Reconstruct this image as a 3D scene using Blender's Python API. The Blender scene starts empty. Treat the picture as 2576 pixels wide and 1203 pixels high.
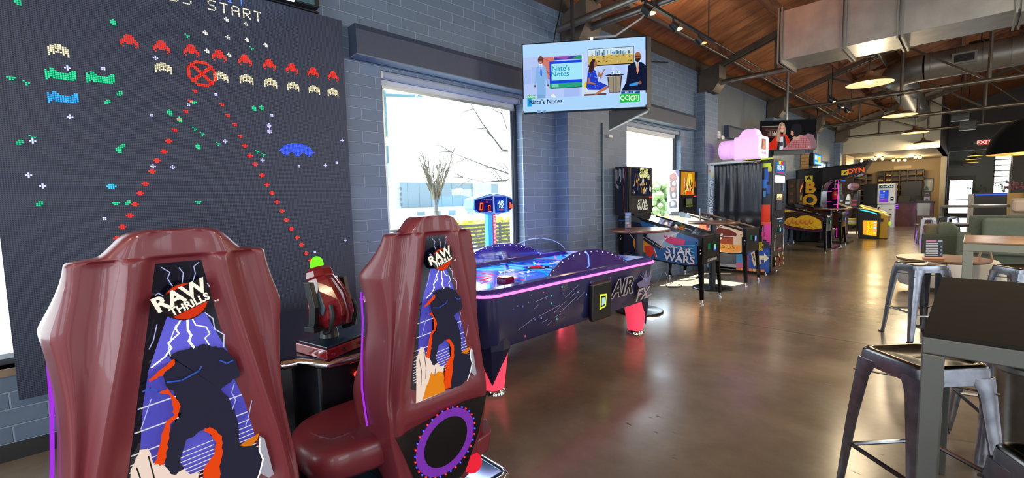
import bpy, math, random
from mathutils import Vector, Matrix
random.seed(7)
SC = bpy.context.scene
COL = SC.collection
PI = math.pi
# ---------------------------------------------------------------- camera
CAMH = 1.45
_yaw, _pitch, _roll, _f = 0.799956304, 0.0813722440, -0.0240648736, 1124.07452
_F = Vector((-math.sin(_yaw)*math.cos(_pitch), math.cos(_yaw)*math.cos(_pitch), -math.sin(_pitch)))
_R0 = Vector((math.cos(_yaw), math.sin(_yaw), 0.0)); _U0 = _R0.cross(_F)
_R = math.cos(_roll)*_R0 + math.sin(_roll)*_U0
_U = -math.sin(_roll)*_R0 + math.cos(_roll)*_U0
cam = bpy.data.cameras.new('camera'); camo = bpy.data.objects.new('camera', cam); COL.objects.link(camo)
cam.sensor_fit = 'HORIZONTAL'; cam.sensor_width = 36.0; cam.lens = _f/2576.0*36.0; cam.clip_start = 0.02; cam.clip_end = 600
M = Matrix((( _R.x, _U.x, -_F.x, 0.0), (_R.y, _U.y, -_F.y, 0.0), (_R.z, _U.z, -_F.z, CAMH), (0, 0, 0, 1)))
camo.matrix_world = M
SC.camera = camo
SC.view_settings.view_transform = 'Standard'; SC.view_settings.look = 'None'
SC.view_settings.exposure = 0.16; SC.view_settings.gamma = 1.0; SC.view_settings.use_curve_mapping = False
# ---------------------------------------------------------------- world, sun, daylight through the windows
W = bpy.data.worlds.new('sky'); SC.world = W; W.use_nodes = True
bg = W.node_tree.nodes['Background']; bg.inputs[0].default_value = (0.80, 0.91, 1.0, 1); bg.inputs[1].default_value = 8.5
def lamp(name, kind, loc, energy, color=(1, 1, 1), **k):
    l = bpy.data.lights.new(name, kind); o = bpy.data.objects.new(name, l); COL.objects.link(o)
    l.energy = energy; l.color = color; o.location = loc
    for a, b in k.items():
        if a == 'dir': o.rotation_euler = Vector(b).to_track_quat('-Z', 'Y').to_euler()
        else: setattr(l, a, b)
    return o
lamp('sun', 'SUN', (-20, -10, 30), 46.0, (1.0, 0.96, 0.88), dir=(0.56, 0.45, -1.0), angle=0.009)
def portal(loc, d, sx, sy):
    o = lamp('daylight_portal', 'AREA', loc, 1.0, dir=d, shape='RECTANGLE', size=sx, size_y=sy)
    o.data.cycles.is_portal = True
WIN_Y = [(-2.12, -0.24), (2.14, 4.02), (6.42, 8.33), (19.2, 21.1)]
for a, b in WIN_Y: portal((-4.3, (a+b)/2, 1.66), (1, 0, 0), 2.3, 2.0)
BACKW = [(-2.9, -0.3), (1.2, 3.8), (5.0, 7.6)]
for a, b in BACKW: portal(((a+b)/2, -5.3, 1.9), (0, 1, 0), 2.7, 2.7)
RIGHTW = [(-3.0, -0.4), (2.0, 4.6), (7.0, 9.6), (12.0, 14.6)]
for a, b in RIGHTW: portal((8.3, (a+b)/2, 1.9), (-1, 0, 0), 2.7, 2.7)

# ---------------------------------------------------------------- materials
def lin(c):
    o = []
    for v in c[:3]:
        v = v/255.0
        o.append(v/12.92 if v <= 0.04045 else ((v+0.055)/1.055)**2.4)
    return (o[0], o[1], o[2], 1.0)
_mats = {}
def mat(rgb, rough=0.5, metal=0.0, emis=0.0, spec=0.5, noise=0.0, nscale=20.0, bump=0.0, bscale=60.0, coat=0.0, name=None):
    key = (tuple(rgb), rough, metal, emis, spec, noise, nscale, bump, bscale, coat)
    if key in _mats: return _mats[key]
    m = bpy.data.materials.new(name or 'paint'); m.use_nodes = True; nt = m.node_tree
    b = nt.nodes['Principled BSDF']; c = lin(rgb)
    b.inputs['Base Color'].default_value = c; b.inputs['Roughness'].default_value = rough
    b.inputs['Metallic'].default_value = metal; b.inputs['Specular IOR Level'].default_value = spec
    b.inputs['Coat Weight'].default_value = coat; b.inputs['Coat Roughness'].default_value = 0.05
    if emis:
        b.inputs['Emission Color'].default_value = c; b.inputs['Emission Strength'].default_value = emis
        b.inputs['Base Color'].default_value = (0.0, 0.0, 0.0, 1) if emis >= 0.7 else c
    if noise or bump:
        tc = nt.nodes.new('ShaderNodeTexCoord')
    if noise:
        n = nt.nodes.new('ShaderNodeTexNoise'); n.inputs['Scale'].default_value = nscale; n.inputs['Detail'].default_value = 5
        nt.links.new(tc.outputs['Object'], n.inputs['Vector'])
        r = nt.nodes.new('ShaderNodeValToRGB'); r.color_ramp.elements[0].position = 0.3; r.color_ramp.elements[1].position = 0.72
        r.color_ramp.elements[0].color = (c[0]*(1-noise), c[1]*(1-noise), c[2]*(1-noise), 1)
        r.color_ramp.elements[1].color = (min(1, c[0]*(1+noise)), min(1, c[1]*(1+noise)), min(1, c[2]*(1+noise)), 1)
        nt.links.new(n.outputs['Fac'], r.inputs['Fac']); nt.links.new(r.outputs['Color'], b.inputs['Base Color'])
    if bump:
        n2 = nt.nodes.new('ShaderNodeTexNoise'); n2.inputs['Scale'].default_value = bscale; n2.inputs['Detail'].default_value = 3
        nt.links.new(tc.outputs['Object'], n2.inputs['Vector'])
        bp = nt.nodes.new('ShaderNodeBump'); bp.inputs['Strength'].default_value = bump; bp.inputs['Distance'].default_value = 0.01
        nt.links.new(n2.outputs['Fac'], bp.inputs['Height']); nt.links.new(bp.outputs['Normal'], b.inputs['Normal'])
    _mats[key] = m
    return m
def emi(rgb, s=1.0):
    return mat(rgb, 0.6, emis=s, spec=0.0)
def nodes(m):
    m.use_nodes = True; nt = m.node_tree; return nt, nt.nodes, nt.links, nt.nodes['Principled BSDF']
def math_(N, L, op, a, b=None, c=None):
    n = N.new('ShaderNodeMath'); n.operation = op
    for i, v in enumerate((a, b, c)):
        if v is None: continue
        if isinstance(v, (int, float)): n.inputs[i].default_value = v
        else: L.new(v, n.inputs[i])
    return n.outputs[0]
def brick_mat(name, rgb, mortar=None, var=0.10, bump=0.6, rust=False):
    m = bpy.data.materials.new(name); nt, N, L, b = nodes(m)
    tc = N.new('ShaderNodeTexCoord'); sp = N.new('ShaderNodeSeparateXYZ'); L.new(tc.outputs['Object'], sp.inputs[0])
    u = math_(N, L, 'ADD', sp.outputs[0], sp.outputs[1])
    cb = N.new('ShaderNodeCombineXYZ'); L.new(u, cb.inputs[0]); L.new(sp.outputs[2], cb.inputs[1])
    br = N.new('ShaderNodeTexBrick'); L.new(cb.outputs[0], br.inputs['Vector'])
    br.inputs['Scale'].default_value = 1.0; br.inputs['Brick Width'].default_value = 0.305; br.inputs['Row Height'].default_value = 0.1016
    br.inputs['Mortar Size'].default_value = 0.0055; br.inputs['Mortar Smooth'].default_value = 0.35; br.offset = 0.5
    c = lin(rgb); mo = lin(mortar) if mortar else tuple(x*0.92 for x in c[:3])+(1,)
    br.inputs['Color1'].default_value = tuple(x*(1-var) for x in c[:3])+(1,); br.inputs['Color2'].default_value = tuple(min(1, x*(1+var)) for x in c[:3])+(1,)
    br.inputs['Mortar'].default_value = mo
    ns = N.new('ShaderNodeTexNoise'); ns.inputs['Scale'].default_value = 3.0; ns.inputs['Detail'].default_value = 6; L.new(tc.outputs['Object'], ns.inputs['Vector'])
    mx = N.new('ShaderNodeMixRGB'); mx.blend_type = 'MULTIPLY'; mx.inputs[0].default_value = 0.35
    rp = N.new('ShaderNodeValToRGB'); rp.color_ramp.elements[0].color = (0.6, 0.6, 0.6, 1); rp.color_ramp.elements[1].color = (1.2, 1.2, 1.2, 1)
    L.new(ns.outputs['Fac'], rp.inputs[0]); L.new(br.outputs['Color'], mx.inputs[1]); L.new(rp.outputs[0], mx.inputs[2])
    L.new(mx.outputs[0], b.inputs['Base Color']); b.inputs['Roughness'].default_value = 0.48
    n2 = N.new('ShaderNodeTexNoise'); n2.inputs['Scale'].default_value = 14.0; n2.inputs['Detail'].default_value = 4; L.new(tc.outputs['Object'], n2.inputs['Vector'])
    h = math_(N, L, 'SUBTRACT', math_(N, L, 'MULTIPLY', n2.outputs['Fac'], 0.35), br.outputs['Fac'])
    bp = N.new('ShaderNodeBump'); bp.inputs['Strength'].default_value = bump; bp.inputs['Distance'].default_value = 0.012
    L.new(h, bp.inputs['Height']); L.new(bp.outputs['Normal'], b.inputs['Normal'])
    return m
def concrete_mat():
    m = bpy.data.materials.new('polished_concrete'); nt, N, L, b = nodes(m)
    tc = N.new('ShaderNodeTexCoord')
    n1 = N.new('ShaderNodeTexNoise'); n1.inputs['Scale'].default_value = 0.9; n1.inputs['Detail'].default_value = 8; n1.inputs['Roughness'].default_value = 0.65
    L.new(tc.outputs['Object'], n1.inputs['Vector'])
    r1 = N.new('ShaderNodeValToRGB'); e = r1.color_ramp.elements
    e[0].position = 0.3; e[0].color = lin((92, 82, 72)); e[1].position = 0.7; e[1].color = lin((138, 124, 106))
    L.new(n1.outputs['Fac'], r1.inputs[0])
    # short dark scuffs and chips
    mp = N.new('ShaderNodeMapping'); mp.inputs['Scale'].default_value = (11, 46, 11); mp.inputs['Rotation'].default_value = (0, 0, 0.6)
    L.new(tc.outputs['Object'], mp.inputs['Vector'])
    n2 = N.new('ShaderNodeTexNoise'); n2.inputs['Scale'].default_value = 1.0; n2.inputs['Detail'].default_value = 3; L.new(mp.outputs[0], n2.inputs['Vector'])
    n3 = N.new('ShaderNodeTexNoise'); n3.inputs['Scale'].default_value = 1.3; L.new(tc.outputs['Object'], n3.inputs['Vector'])
    s = math_(N, L, 'MULTIPLY', math_(N, L, 'GREATER_THAN', n2.outputs['Fac'], 0.675), math_(N, L, 'GREATER_THAN', n3.outputs['Fac'], 0.50))
    n4 = N.new('ShaderNodeTexVoronoi'); n4.inputs['Scale'].default_value = 7.0; L.new(tc.outputs['Object'], n4.inputs['Vector'])
    s2 = math_(N, L, 'MAXIMUM', s, math_(N, L, 'LESS_THAN', n4.outputs['Distance'], 0.042))
    mx = N.new('ShaderNodeMixRGB'); L.new(math_(N, L, 'MULTIPLY', s2, 0.75), mx.inputs[0]); L.new(r1.outputs[0], mx.inputs[1]); mx.inputs[2].default_value = lin((40, 34, 30))
    # saw-cut joints every 4.26 m both ways
    sp = N.new('ShaderNodeSeparateXYZ'); L.new(tc.outputs['Object'], sp.inputs[0])
    jy = math_(N, L, 'LESS_THAN', math_(N, L, 'ABSOLUTE', math_(N, L, 'SUBTRACT', math_(N, L, 'MODULO', math_(N, L, 'ADD', sp.outputs[1], 42.6-9.55), 4.26), 0.1)), 0.006)
    jx = math_(N, L, 'LESS_THAN', math_(N, L, 'ABSOLUTE', math_(N, L, 'SUBTRACT', math_(N, L, 'MODULO', math_(N, L, 'ADD', sp.outputs[0], 42.0), 4.2), 0.1)), 0.0)
    j = math_(N, L, 'MAXIMUM', jy, jx)
    mj = N.new('ShaderNodeMixRGB'); L.new(j, mj.inputs[0]); L.new(mx.outputs[0], mj.inputs[1]); mj.inputs[2].default_value = lin((34, 28, 24))
    L.new(mj.outputs[0], b.inputs['Base Color'])
    n5 = N.new('ShaderNodeTexNoise'); n5.inputs['Scale'].default_value = 2.2; n5.inputs['Detail'].default_value = 6; L.new(tc.outputs['Object'], n5.inputs['Vector'])
    rr = N.new('ShaderNodeMapRange'); rr.inputs['To Min'].default_value = 0.13; rr.inputs['To Max'].default_value = 0.33; L.new(n5.outputs['Fac'], rr.inputs[0])
    L.new(math_(N, L, 'ADD', rr.outputs[0], math_(N, L, 'MULTIPLY', s2, 0.3)), b.inputs['Roughness'])
    b.inputs['Specular IOR Level'].default_value = 0.62
    bp = N.new('ShaderNodeBump'); bp.inputs['Strength'].default_value = 0.12; bp.inputs['Distance'].default_value = 0.004
    L.new(math_(N, L, 'SUBTRACT', n5.outputs['Fac'], s2), bp.inputs['Height']); L.new(bp.outputs[0], b.inputs['Normal'])
    return m
def wood_mat(name, c1, c2, rough=0.5, sc=(1, 12, 12), bump=0.1, plank=0.0, axis=1):
    m = bpy.data.materials.new(name); nt, N, L, b = nodes(m)
    tc = N.new('ShaderNodeTexCoord'); mp = N.new('ShaderNodeMapping'); mp.inputs['Scale'].default_value = sc; L.new(tc.outputs['Object'], mp.inputs[0])
    n = N.new('ShaderNodeTexNoise'); n.inputs['Scale'].default_value = 1.6; n.inputs['Detail'].default_value = 7; n.inputs['Distortion'].default_value = 1.2; L.new(mp.outputs[0], n.inputs['Vector'])
    r = N.new('ShaderNodeValToRGB'); e = r.color_ramp.elements; e[0].position = 0.32; e[0].color = lin(c1); e[1].position = 0.68; e[1].color = lin(c2)
    L.new(n.outputs['Fac'], r.inputs[0]); out = r.outputs[0]; hh = n.outputs['Fac']
    if plank:
        sp = N.new('ShaderNodeSeparateXYZ'); L.new(tc.outputs['Object'], sp.inputs[0])
        md = math_(N, L, 'MODULO', math_(N, L, 'ADD', sp.outputs[axis], 100.0), plank)
        ln_ = math_(N, L, 'LESS_THAN', md, 0.008)
        mx = N.new('ShaderNodeMixRGB'); L.new(ln_, mx.inputs[0]); L.new(out, mx.inputs[1]); mx.inputs[2].default_value = lin((40, 24, 16)); out = mx.outputs[0]
    L.new(out, b.inputs['Base Color']); b.inputs['Roughness'].default_value = rough
    bp = N.new('ShaderNodeBump'); bp.inputs['Strength'].default_value = bump; bp.inputs['Distance'].default_value = 0.01; L.new(hh, bp.inputs['Height']); L.new(bp.outputs[0], b.inputs['Normal'])
    return m
def glass_mat(name, tint=(255, 255, 255), gloss=0.08):
    m = bpy.data.materials.new(name); m.use_nodes = True; nt = m.node_tree; nt.nodes.clear(); N = nt.nodes; L = nt.links
    o = N.new('ShaderNodeOutputMaterial'); t = N.new('ShaderNodeBsdfTransparent'); t.inputs[0].default_value = lin(tint)
    g = N.new('ShaderNodeBsdfGlossy'); g.inputs['Roughness'].default_value = 0.02; fr = N.new('ShaderNodeLayerWeight'); fr.inputs[0].default_value = 0.5
    mx = N.new('ShaderNodeMixShader'); L.new(math_(N, L, 'ADD', math_(N, L, 'MULTIPLY', math_(N, L, 'POWER', fr.outputs['Facing'], 5.0), 0.6), gloss*0.5), mx.inputs[0]); L.new(t.outputs[0], mx.inputs[1]); L.new(g.outputs[0], mx.inputs[2]); L.new(mx.outputs[0], o.inputs[0])
    return m
M_BRICK = brick_mat('painted_brick', (92, 110, 134), mortar=(128, 146, 170), bump=0.9)  # lighter joints put the highlights along the mortar into the colour
M_CONC = concrete_mat()
M_DECK = wood_mat('roof_deck', (140, 84, 48), (196, 130, 80), 0.6, (0.35, 3.2, 3.2), 0.2, plank=1.22, axis=1)
M_JOIST = wood_mat('old_timber', (84, 50, 34), (148, 94, 62), 0.65, (9, 0.7, 9), 0.2)
M_DKJOIST = mat((66, 56, 50), 0.6, noise=0.2)
M_TABLE = wood_mat('table_walnut', (70, 44, 34), (116, 76, 58), 0.28, (2, 14, 14), 0.03)
M_OAK = wood_mat('table_oak', (112, 84, 56), (150, 116, 80), 0.3, (2, 14, 14), 0.03)
M_GREYWALL = mat((88, 96, 104), 0.55, noise=0.08, nscale=4, bump=0.15, bscale=12, name='grey_plaster')
M_CREAM = mat((176, 168, 150), 0.6, noise=0.05, nscale=3, name='cream_wall')
M_DARKWALL = mat((74, 74, 76), 0.6, noise=0.08, nscale=3, name='charcoal_wall')
M_BLACK = mat((18, 19, 23), 0.4)
M_BLACKGL = mat((12, 13, 18), 0.15, coat=0.5)
M_STEEL = mat((150, 152, 150), 0.38, 1.0, noise=0.12, nscale=9, name='raw_steel')
M_CHROME = mat((215, 220, 225), 0.08, 1.0, name='chrome')
M_GALV = mat((150, 152, 150), 0.42, 0.75, noise=0.14, nscale=5, bump=0.05, bscale=8, name='galvanised')
M_PIPE = mat((120, 114, 104), 0.34, 0.8, noise=0.2, nscale=5, name='painted_pipe')
M_TRUSS = mat((96, 86, 76), 0.5, 0.4, noise=0.2, nscale=5, name='old_truss_steel')
M_ALU = mat((150, 158, 165), 0.35, 0.8)
M_DKFRAME = mat((44, 50, 60), 0.4)
M_GLASS = glass_mat('window_glass', (250, 254, 255))
M_ACRYL = glass_mat('clear_acrylic', (236, 242, 250))
M_TOLIX = mat((138, 140, 150), 0.30, 0.95, noise=0.28, nscale=16, bump=0.06, bscale=30, name='brushed_gunmetal')
M_TOLIXDK = mat((92, 88, 84), 0.25, 1.0, noise=0.3, nscale=14, name='dark_gunmetal')
M_BRONZE = mat((92, 92, 88), 0.42, 0.55, noise=0.06, nscale=6, name='grey_steel_table')
M_DKTOP = mat((40, 38, 36), 0.9, 0.0, spec=0.03, noise=0.07, nscale=8, name='dark_table_top')
M_RUBBER = mat((20, 20, 20), 0.7)

# ---------------------------------------------------------------- mesh helpers
class MB:
    def __init__(s): s.v = []; s.f = []; s.m = []; s.sm = []; s.mats = []
    def mi(s, m):
        if m not in s.mats: s.mats.append(m)
        return s.mats.index(m)
    def add(s, vs, fs, m, smooth=False):
        o = len(s.v); s.v += [tuple(p) for p in vs]; k = s.mi(m)
        for f in fs: s.f.append(tuple(i+o for i in f)); s.m.append(k); s.sm.append(smooth)
        return s
    def box(s, x0, x1, y0, y1, z0, z1, m):
        vs = [(x, y, z) for x in (x0, x1) for y in (y0, y1) for z in (z0, z1)]
        return s.add(vs, [(0, 1, 3, 2), (4, 6, 7, 5), (0, 4, 5, 1), (2, 3, 7, 6), (0, 2, 6, 4), (1, 5, 7, 3)], m)
    def rbox(s, c, size, m, rot=(0, 0, 0)):
        R = Matrix.Rotation(rot[2], 3, 'Z') @ Matrix.Rotation(rot[1], 3, 'Y') @ Matrix.Rotation(rot[0], 3, 'X')
        vs = [Vector(c)+R @ Vector((x*size[0]/2, y*size[1]/2, z*size[2]/2)) for x in (-1, 1) for y in (-1, 1) for z in (-1, 1)]
        return s.add(vs, [(0, 1, 3, 2), (4, 6, 7, 5), (0, 4, 5, 1), (2, 3, 7, 6), (0, 2, 6, 4), (1, 5, 7, 3)], m)
    def bar(s, a, b, w, h, m, up=(0, 0, 1)):
        a = Vector(a); b = Vector(b); d = (b-a).normalized(); up = Vector(up)
        if abs(d.dot(up)) > 0.98: up = Vector((1, 0, 0))
        r = d.cross(up).normalized(); u = r.cross(d)
        vs = [p+r*sx*w/2+u*sz*h/2 for p in (a, b) for sx in (-1, 1) for sz in (-1, 1)]
        return s.add(vs, [(0, 1, 3, 2), (4, 6, 7, 5), (0, 4, 5, 1), (2, 3, 7, 6), (0, 2, 6, 4), (1, 5, 7, 3)], m)
    def prism(s, pts, ax, a, b, m, smooth=False):
        n = len(pts)
        def P(p, t): return (t, p[0], p[1]) if ax == 'x' else ((p[0], t, p[1]) if ax == 'y' else (p[0], p[1], t))
        vs = [P(p, a) for p in pts]+[P(p, b) for p in pts]
        fs = [tuple(range(n))[::-1], tuple(range(n, 2*n))]+[(i, (i+1) % n, n+(i+1) % n, n+i) for i in range(n)]
        return s.add(vs, fs, m, smooth)
    def loft(s, rings, m, caps=True, smooth=True, closed=True):
        n = len(rings[0]); vs = [p for r in rings for p in r]; fs = []
        for k in range(len(rings)-1):
            for i in range(n if closed else n-1):
                j = (i+1) % n; fs.append((k*n+i, k*n+j, (k+1)*n+j, (k+1)*n+i))
        if caps and closed: fs.append(tuple(range(n))[::-1]); fs.append(tuple(range((len(rings)-1)*n, len(rings)*n)))
        return s.add(vs, fs, m, smooth)
    def tube(s, pts, r, m, n=8, caps=True, closed=False):
        pts = [Vector(p) for p in pts]; rings = []; N_ = len(pts); prev = None
        for i, p in enumerate(pts):
            if closed: d = (pts[(i+1) % N_]-pts[i-1])
            else: d = (pts[min(i+1, N_-1)]-pts[max(i-1, 0)])
            d = d.normalized() if d.length > 1e-9 else Vector((0, 0, 1))
            up = Vector((0, 0, 1)) if abs(d.z) < 0.95 else Vector((1, 0, 0))
            if prev is not None:
                u0 = prev-d*prev.dot(d)
                if u0.length > 1e-4: up = u0
            a = d.cross(up).normalized(); b = a.cross(d).normalized(); prev = b
            rr = r[i] if isinstance(r, (list, tuple)) else r
            rings.append([p+a*rr*math.cos(t*2*PI/n)+b*rr*math.sin(t*2*PI/n) for t in range(n)])
        if closed: rings.append(rings[0])
        return s.loft(rings, m, caps and not closed)
    def lathe(s, prof, m, c=(0, 0, 0), n=20, ax='z', smooth=True, caps=True, sx=1.0, sy=1.0):
        rings = []
        for r, z in prof:
            ring = []
            for t in range(n):
                a = 2*PI*t/n; p = (r*math.cos(a)*sx, r*math.sin(a)*sy)
                q = (p[0], p[1], z) if ax == 'z' else ((z, p[0], p[1]) if ax == 'x' else (p[0], z, p[1]))
                ring.append((q[0]+c[0], q[1]+c[1], q[2]+c[2]))
            rings.append(ring)
        return s.loft(rings, m, caps, smooth)
    def build(s, name, parent=None, bevel=0.0, loc=(0, 0, 0), rz=0.0, sharp=38, segs=2, subsurf=0):
        me = bpy.data.meshes.new(name); me.from_pydata(s.v, [], s.f)
        for m in s.mats: me.materials.append(m)
        me.polygons.foreach_set('material_index', s.m); me.polygons.foreach_set('use_smooth', s.sm)
        me.update(); 
        if any(s.sm): me.set_sharp_from_angle(angle=math.radians(sharp))
        o = bpy.data.objects.new(name, me); COL.objects.link(o)
        if parent is not None: o.parent = parent
        o.location = loc; o.rotation_euler = (0, 0, rz)
        if bevel:
            b = o.modifiers.new('bevel', 'BEVEL'); b.width = bevel; b.segments = segs; b.limit_method = 'ANGLE'; b.angle_limit = math.radians(40)
        if subsurf:
            q = o.modifiers.new('sub', 'SUBSURF'); q.levels = subsurf; q.render_levels = subsurf
        return o
def tag(o, label=None, cat=None, group=None, kind=None):
    if label: o['label'] = label
    if cat: o['category'] = cat
    if group: o['group'] = group
    if kind: o['kind'] = kind
    return o
def thing(name, label, cat, loc=(0, 0, 0), rz=0.0, group=None):
    o = bpy.data.objects.new(name, None); COL.objects.link(o); o.empty_display_size = 0.1
    o.location = loc; o.rotation_euler = (0, 0, rz); return tag(o, label, cat, group)
def struct(name, mb, label=None, **k):
    o = mb.build(name, **k); o['kind'] = 'structure'
    if label: o['label'] = label; 
    return o
def dup(root, loc, rz, label, group=None):
    r = root.copy(); COL.objects.link(r); r.location = loc; r.rotation_euler = (0, 0, rz); r['label'] = label
    if group: r['group'] = group
    for ch in list(root.children):
        c = ch.copy(); COL.objects.link(c); c.parent = r
        for g in list(ch.children):
            d = g.copy(); COL.objects.link(d); d.parent = c
    return r
# flat artwork printed on / shown by a surface: thin coloured shapes stacked on a plane
_tx = {}
def text_mesh(body, bold=0.0, shear=0.0, align='CENTER'):
    k = (body, bold, shear, align)
    if k not in _tx:
        c = bpy.data.curves.new('t', 'FONT'); c.body = body; c.offset = bold; c.shear = shear; c.align_x = align; c.align_y = 'CENTER'; c.resolution_u = 3
        c.space_line = 0.8
        o = bpy.data.objects.new('t', c); me = bpy.data.meshes.new_from_object(o)
        _tx[k] = ([(v.co.x, v.co.y) for v in me.vertices], [tuple(p.vertices) for p in me.polygons])
        bpy.data.objects.remove(o); bpy.data.curves.remove(c); bpy.data.meshes.remove(me)
    return _tx[k]
class Art:
    """O origin, U and V unit directions; positions given in metres along U and V"""
    def __init__(s, O, U, V, step=0.0006, emit=0.0, rough=0.35):
        s.O = Vector(O); s.U = Vector(U).normalized(); s.V = Vector(V).normalized(); s.N = s.U.cross(s.V); s.k = 0; s.step = step
        s.mb = MB(); s.emit = emit; s.rough = rough
    def c(s, rgb, e=None):
        e = s.emit if e is None else e
        return emi(rgb, e) if e else mat(rgb, s.rough)
    def P(s, u, v): return s.O+s.U*u+s.V*v+s.N*(s.step*(s.k+1))
    def poly(s, pts, rgb, e=None):
        m = rgb if not isinstance(rgb, tuple) else s.c(rgb, e)
        s.mb.add([s.P(*p) for p in pts], [tuple(range(len(pts)))], m); s.k += 1; return s
    def rect(s, u0, v0, u1, v1, rgb, e=None): return s.poly([(u0, v0), (u1, v0), (u1, v1), (u0, v1)], rgb, e)
    def disc(s, u, v, r, rgb, e=None, ry=None, n=18, a0=0.0):
        ry = ry or r
        return s.poly([(u+r*math.cos(a0+2*PI*i/n), v+ry*math.sin(a0+2*PI*i/n)) for i in range(n)], rgb, e)
    def line(s, pts, w, rgb, e=None):
        m = rgb if not isinstance(rgb, tuple) else s.c(rgb, e)
        for a, b in zip(pts[:-1], pts[1:]):
            d = Vector((b[0]-a[0], b[1]-a[1]))
            if d.length < 1e-6: continue
            d.normalize(); n = Vector((-d.y, d.x))*w/2; e2 = d*w*0.3
            s.mb.add([s.P(a[0]-e2.x+n.x, a[1]-e2.y+n.y), s.P(a[0]-e2.x-n.x, a[1]-e2.y-n.y), s.P(b[0]+e2.x-n.x, b[1]+e2.y-n.y), s.P(b[0]+e2.x+n.x, b[1]+e2.y+n.y)], [(0, 1, 2, 3)], m)
        s.k += 1; return s
    def text(s, body, u, v, size, rgb, e=None, bold=0.02, rot=0.0, shear=0.0, sx=1.0, align='CENTER'):
        vs, fs = text_mesh(body, bold, shear, align); m = rgb if not isinstance(rgb, tuple) else s.c(rgb, e)
        ca, sa = math.cos(rot), math.sin(rot)
        s.mb.add([s.P(u+size*(x*sx*ca-y*sa), v+size*(x*sx*sa+y*ca)) for x, y in vs], fs, m); s.k += 1; return s
    def cells(s, rows, u, v, cw, ch, rgb, e=None, fill=1.0):
        """pixel pattern, rows top-down of '#'"""
        m = rgb if not isinstance(rgb, tuple) else s.c(rgb, e)
        for j, r in enumerate(rows):
            for i, x in enumerate(r):
                if x != ' ' and x != '.':
                    a = u+i*cw; b = v-j*ch
                    s.mb.add([s.P(a, b-ch*fill), s.P(a+cw*fill, b-ch*fill), s.P(a+cw*fill, b), s.P(a, b)], [(0, 1, 2, 3)], m)
        s.k += 1; return s
    def build(s, name, parent=None, **k): return s.mb.build(name, parent, **k)
def root2(o, p): o.parent = p; return o
# ================================================================ SETTING
WX = -3.91; WT = 0.24; SILL = 0.55; HEAD = 2.72; WTOP = 3.95; SLOPE = 0.32; RIDGE_X = 2.2; RX = 8.0; BY = -5.0; FY = 22.2; EY = 29.0
def roofz(x): return WTOP+0.02+(x-WX)*SLOPE if x < RIDGE_X else WTOP+0.02+(2*RIDGE_X-x-WX)*SLOPE
struct('floor', MB().box(WX-WT, RX, BY-.3, 40, -0.12, 0.0, M_CONC))
w = MB()
def wall_x(w, x0, x1, ya, yb, z0, z1, holes, m):
    """wall running along Y with holes [(y0,y1,z0,z1)]"""
    y = ya
    for a, b, c, d in sorted(holes):
        if a > y: w.box(x0, x1, y, a, z0, z1, m)
        if c > z0: w.box(x0, x1, a, b, z0, c, m)
        if z1 > d: w.box(x0, x1, a, b, d, z1, m)
        y = b
    if yb > y: w.box(x0, x1, y, yb, z0, z1, m)
wall_x(w, WX-WT, WX, BY, 30.2, 0, WTOP, [(a, b, SILL, HEAD) for a, b in WIN_Y], M_BRICK)
for k in range(0, 5):
    yc = 4.95+4.26*k
    w.box(WX-.01, WX+.22, yc-.31, yc+.31, 0, 3.5, M_BRICK)          # brick piers under the trusses
struct('wall_left', w)
# smooth grey panel covering bay three, and wall cladding beyond
struct('trim_1', MB().box(WX, WX+.03, 9.60, 13.10, 0, WTOP-.05, M_GREYWALL))
b = MB()
b.box(WX, WX+.015, BY, 4.6, 0, 0.10, M_BLACK)
struct('baseboard_left', b)
# right wall and back wall with invented unseen windows that let in fill daylight
w = MB(); M_RW = mat((120, 118, 112), 0.6, noise=0.06, nscale=3)
wall_x(w, RX, RX+.3, BY-.3, 40, 0, 5.0, [(a, b, .6, 3.2) for a, b in RIGHTW], M_RW)
struct('wall_right', w)
w = MB(); x = WX-WT
for a, b_ in BACKW:
    w.box(x, a, BY-.3, BY, 0, 6.2, M_RW); w.box(a, b_, BY-.3, BY, 0, .6, M_RW); w.box(a, b_, BY-.3, BY, 3.2, 6.2, M_RW); x = b_
w.box(x, RX, BY-.3, BY, 0, 6.2, M_RW)
struct('wall_back', w)
# ceiling: plank deck in two slopes
c = MB()
T = .06
for a, b_ in ((WX-WT, RIDGE_X), (RIDGE_X, RX+.3)):
    za, zb = roofz(a)+.24, roofz(b_)+.24
    c.add([(a, BY-.3, za), (b_, BY-.3, zb), (b_, EY, zb), (a, EY, za), (a, BY-.3, za+T), (b_, BY-.3, zb+T), (b_, EY, zb+T), (a, EY, za+T)],
          [(0, 3, 2, 1), (4, 5, 6, 7), (0, 1, 5, 4), (1, 2, 6, 5), (2, 3, 7, 6), (3, 0, 4, 7)], M_DECK)
struct('ceiling', c)
w = MB(); w.box(WX-WT, WX, BY, 30.2, WTOP, WTOP+.22, M_DKJOIST); struct('trim_2', w)     # dark wall plate under the deck
# purlins running down the room
pur = 0
xs = [WX+.45+1.05*i for i in range(12)]
for x in xs:
    if x > RX-.3 or abs(x-RIDGE_X) < .15: continue
    z = roofz(x)+.12
    m = MB(); m.bar((x, BY, z), (x, FY, z), .05, .22, M_JOIST)
    o = struct('trim_3' if pur == 0 else 'trim_3.%03d' % pur, m); pur += 1
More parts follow.
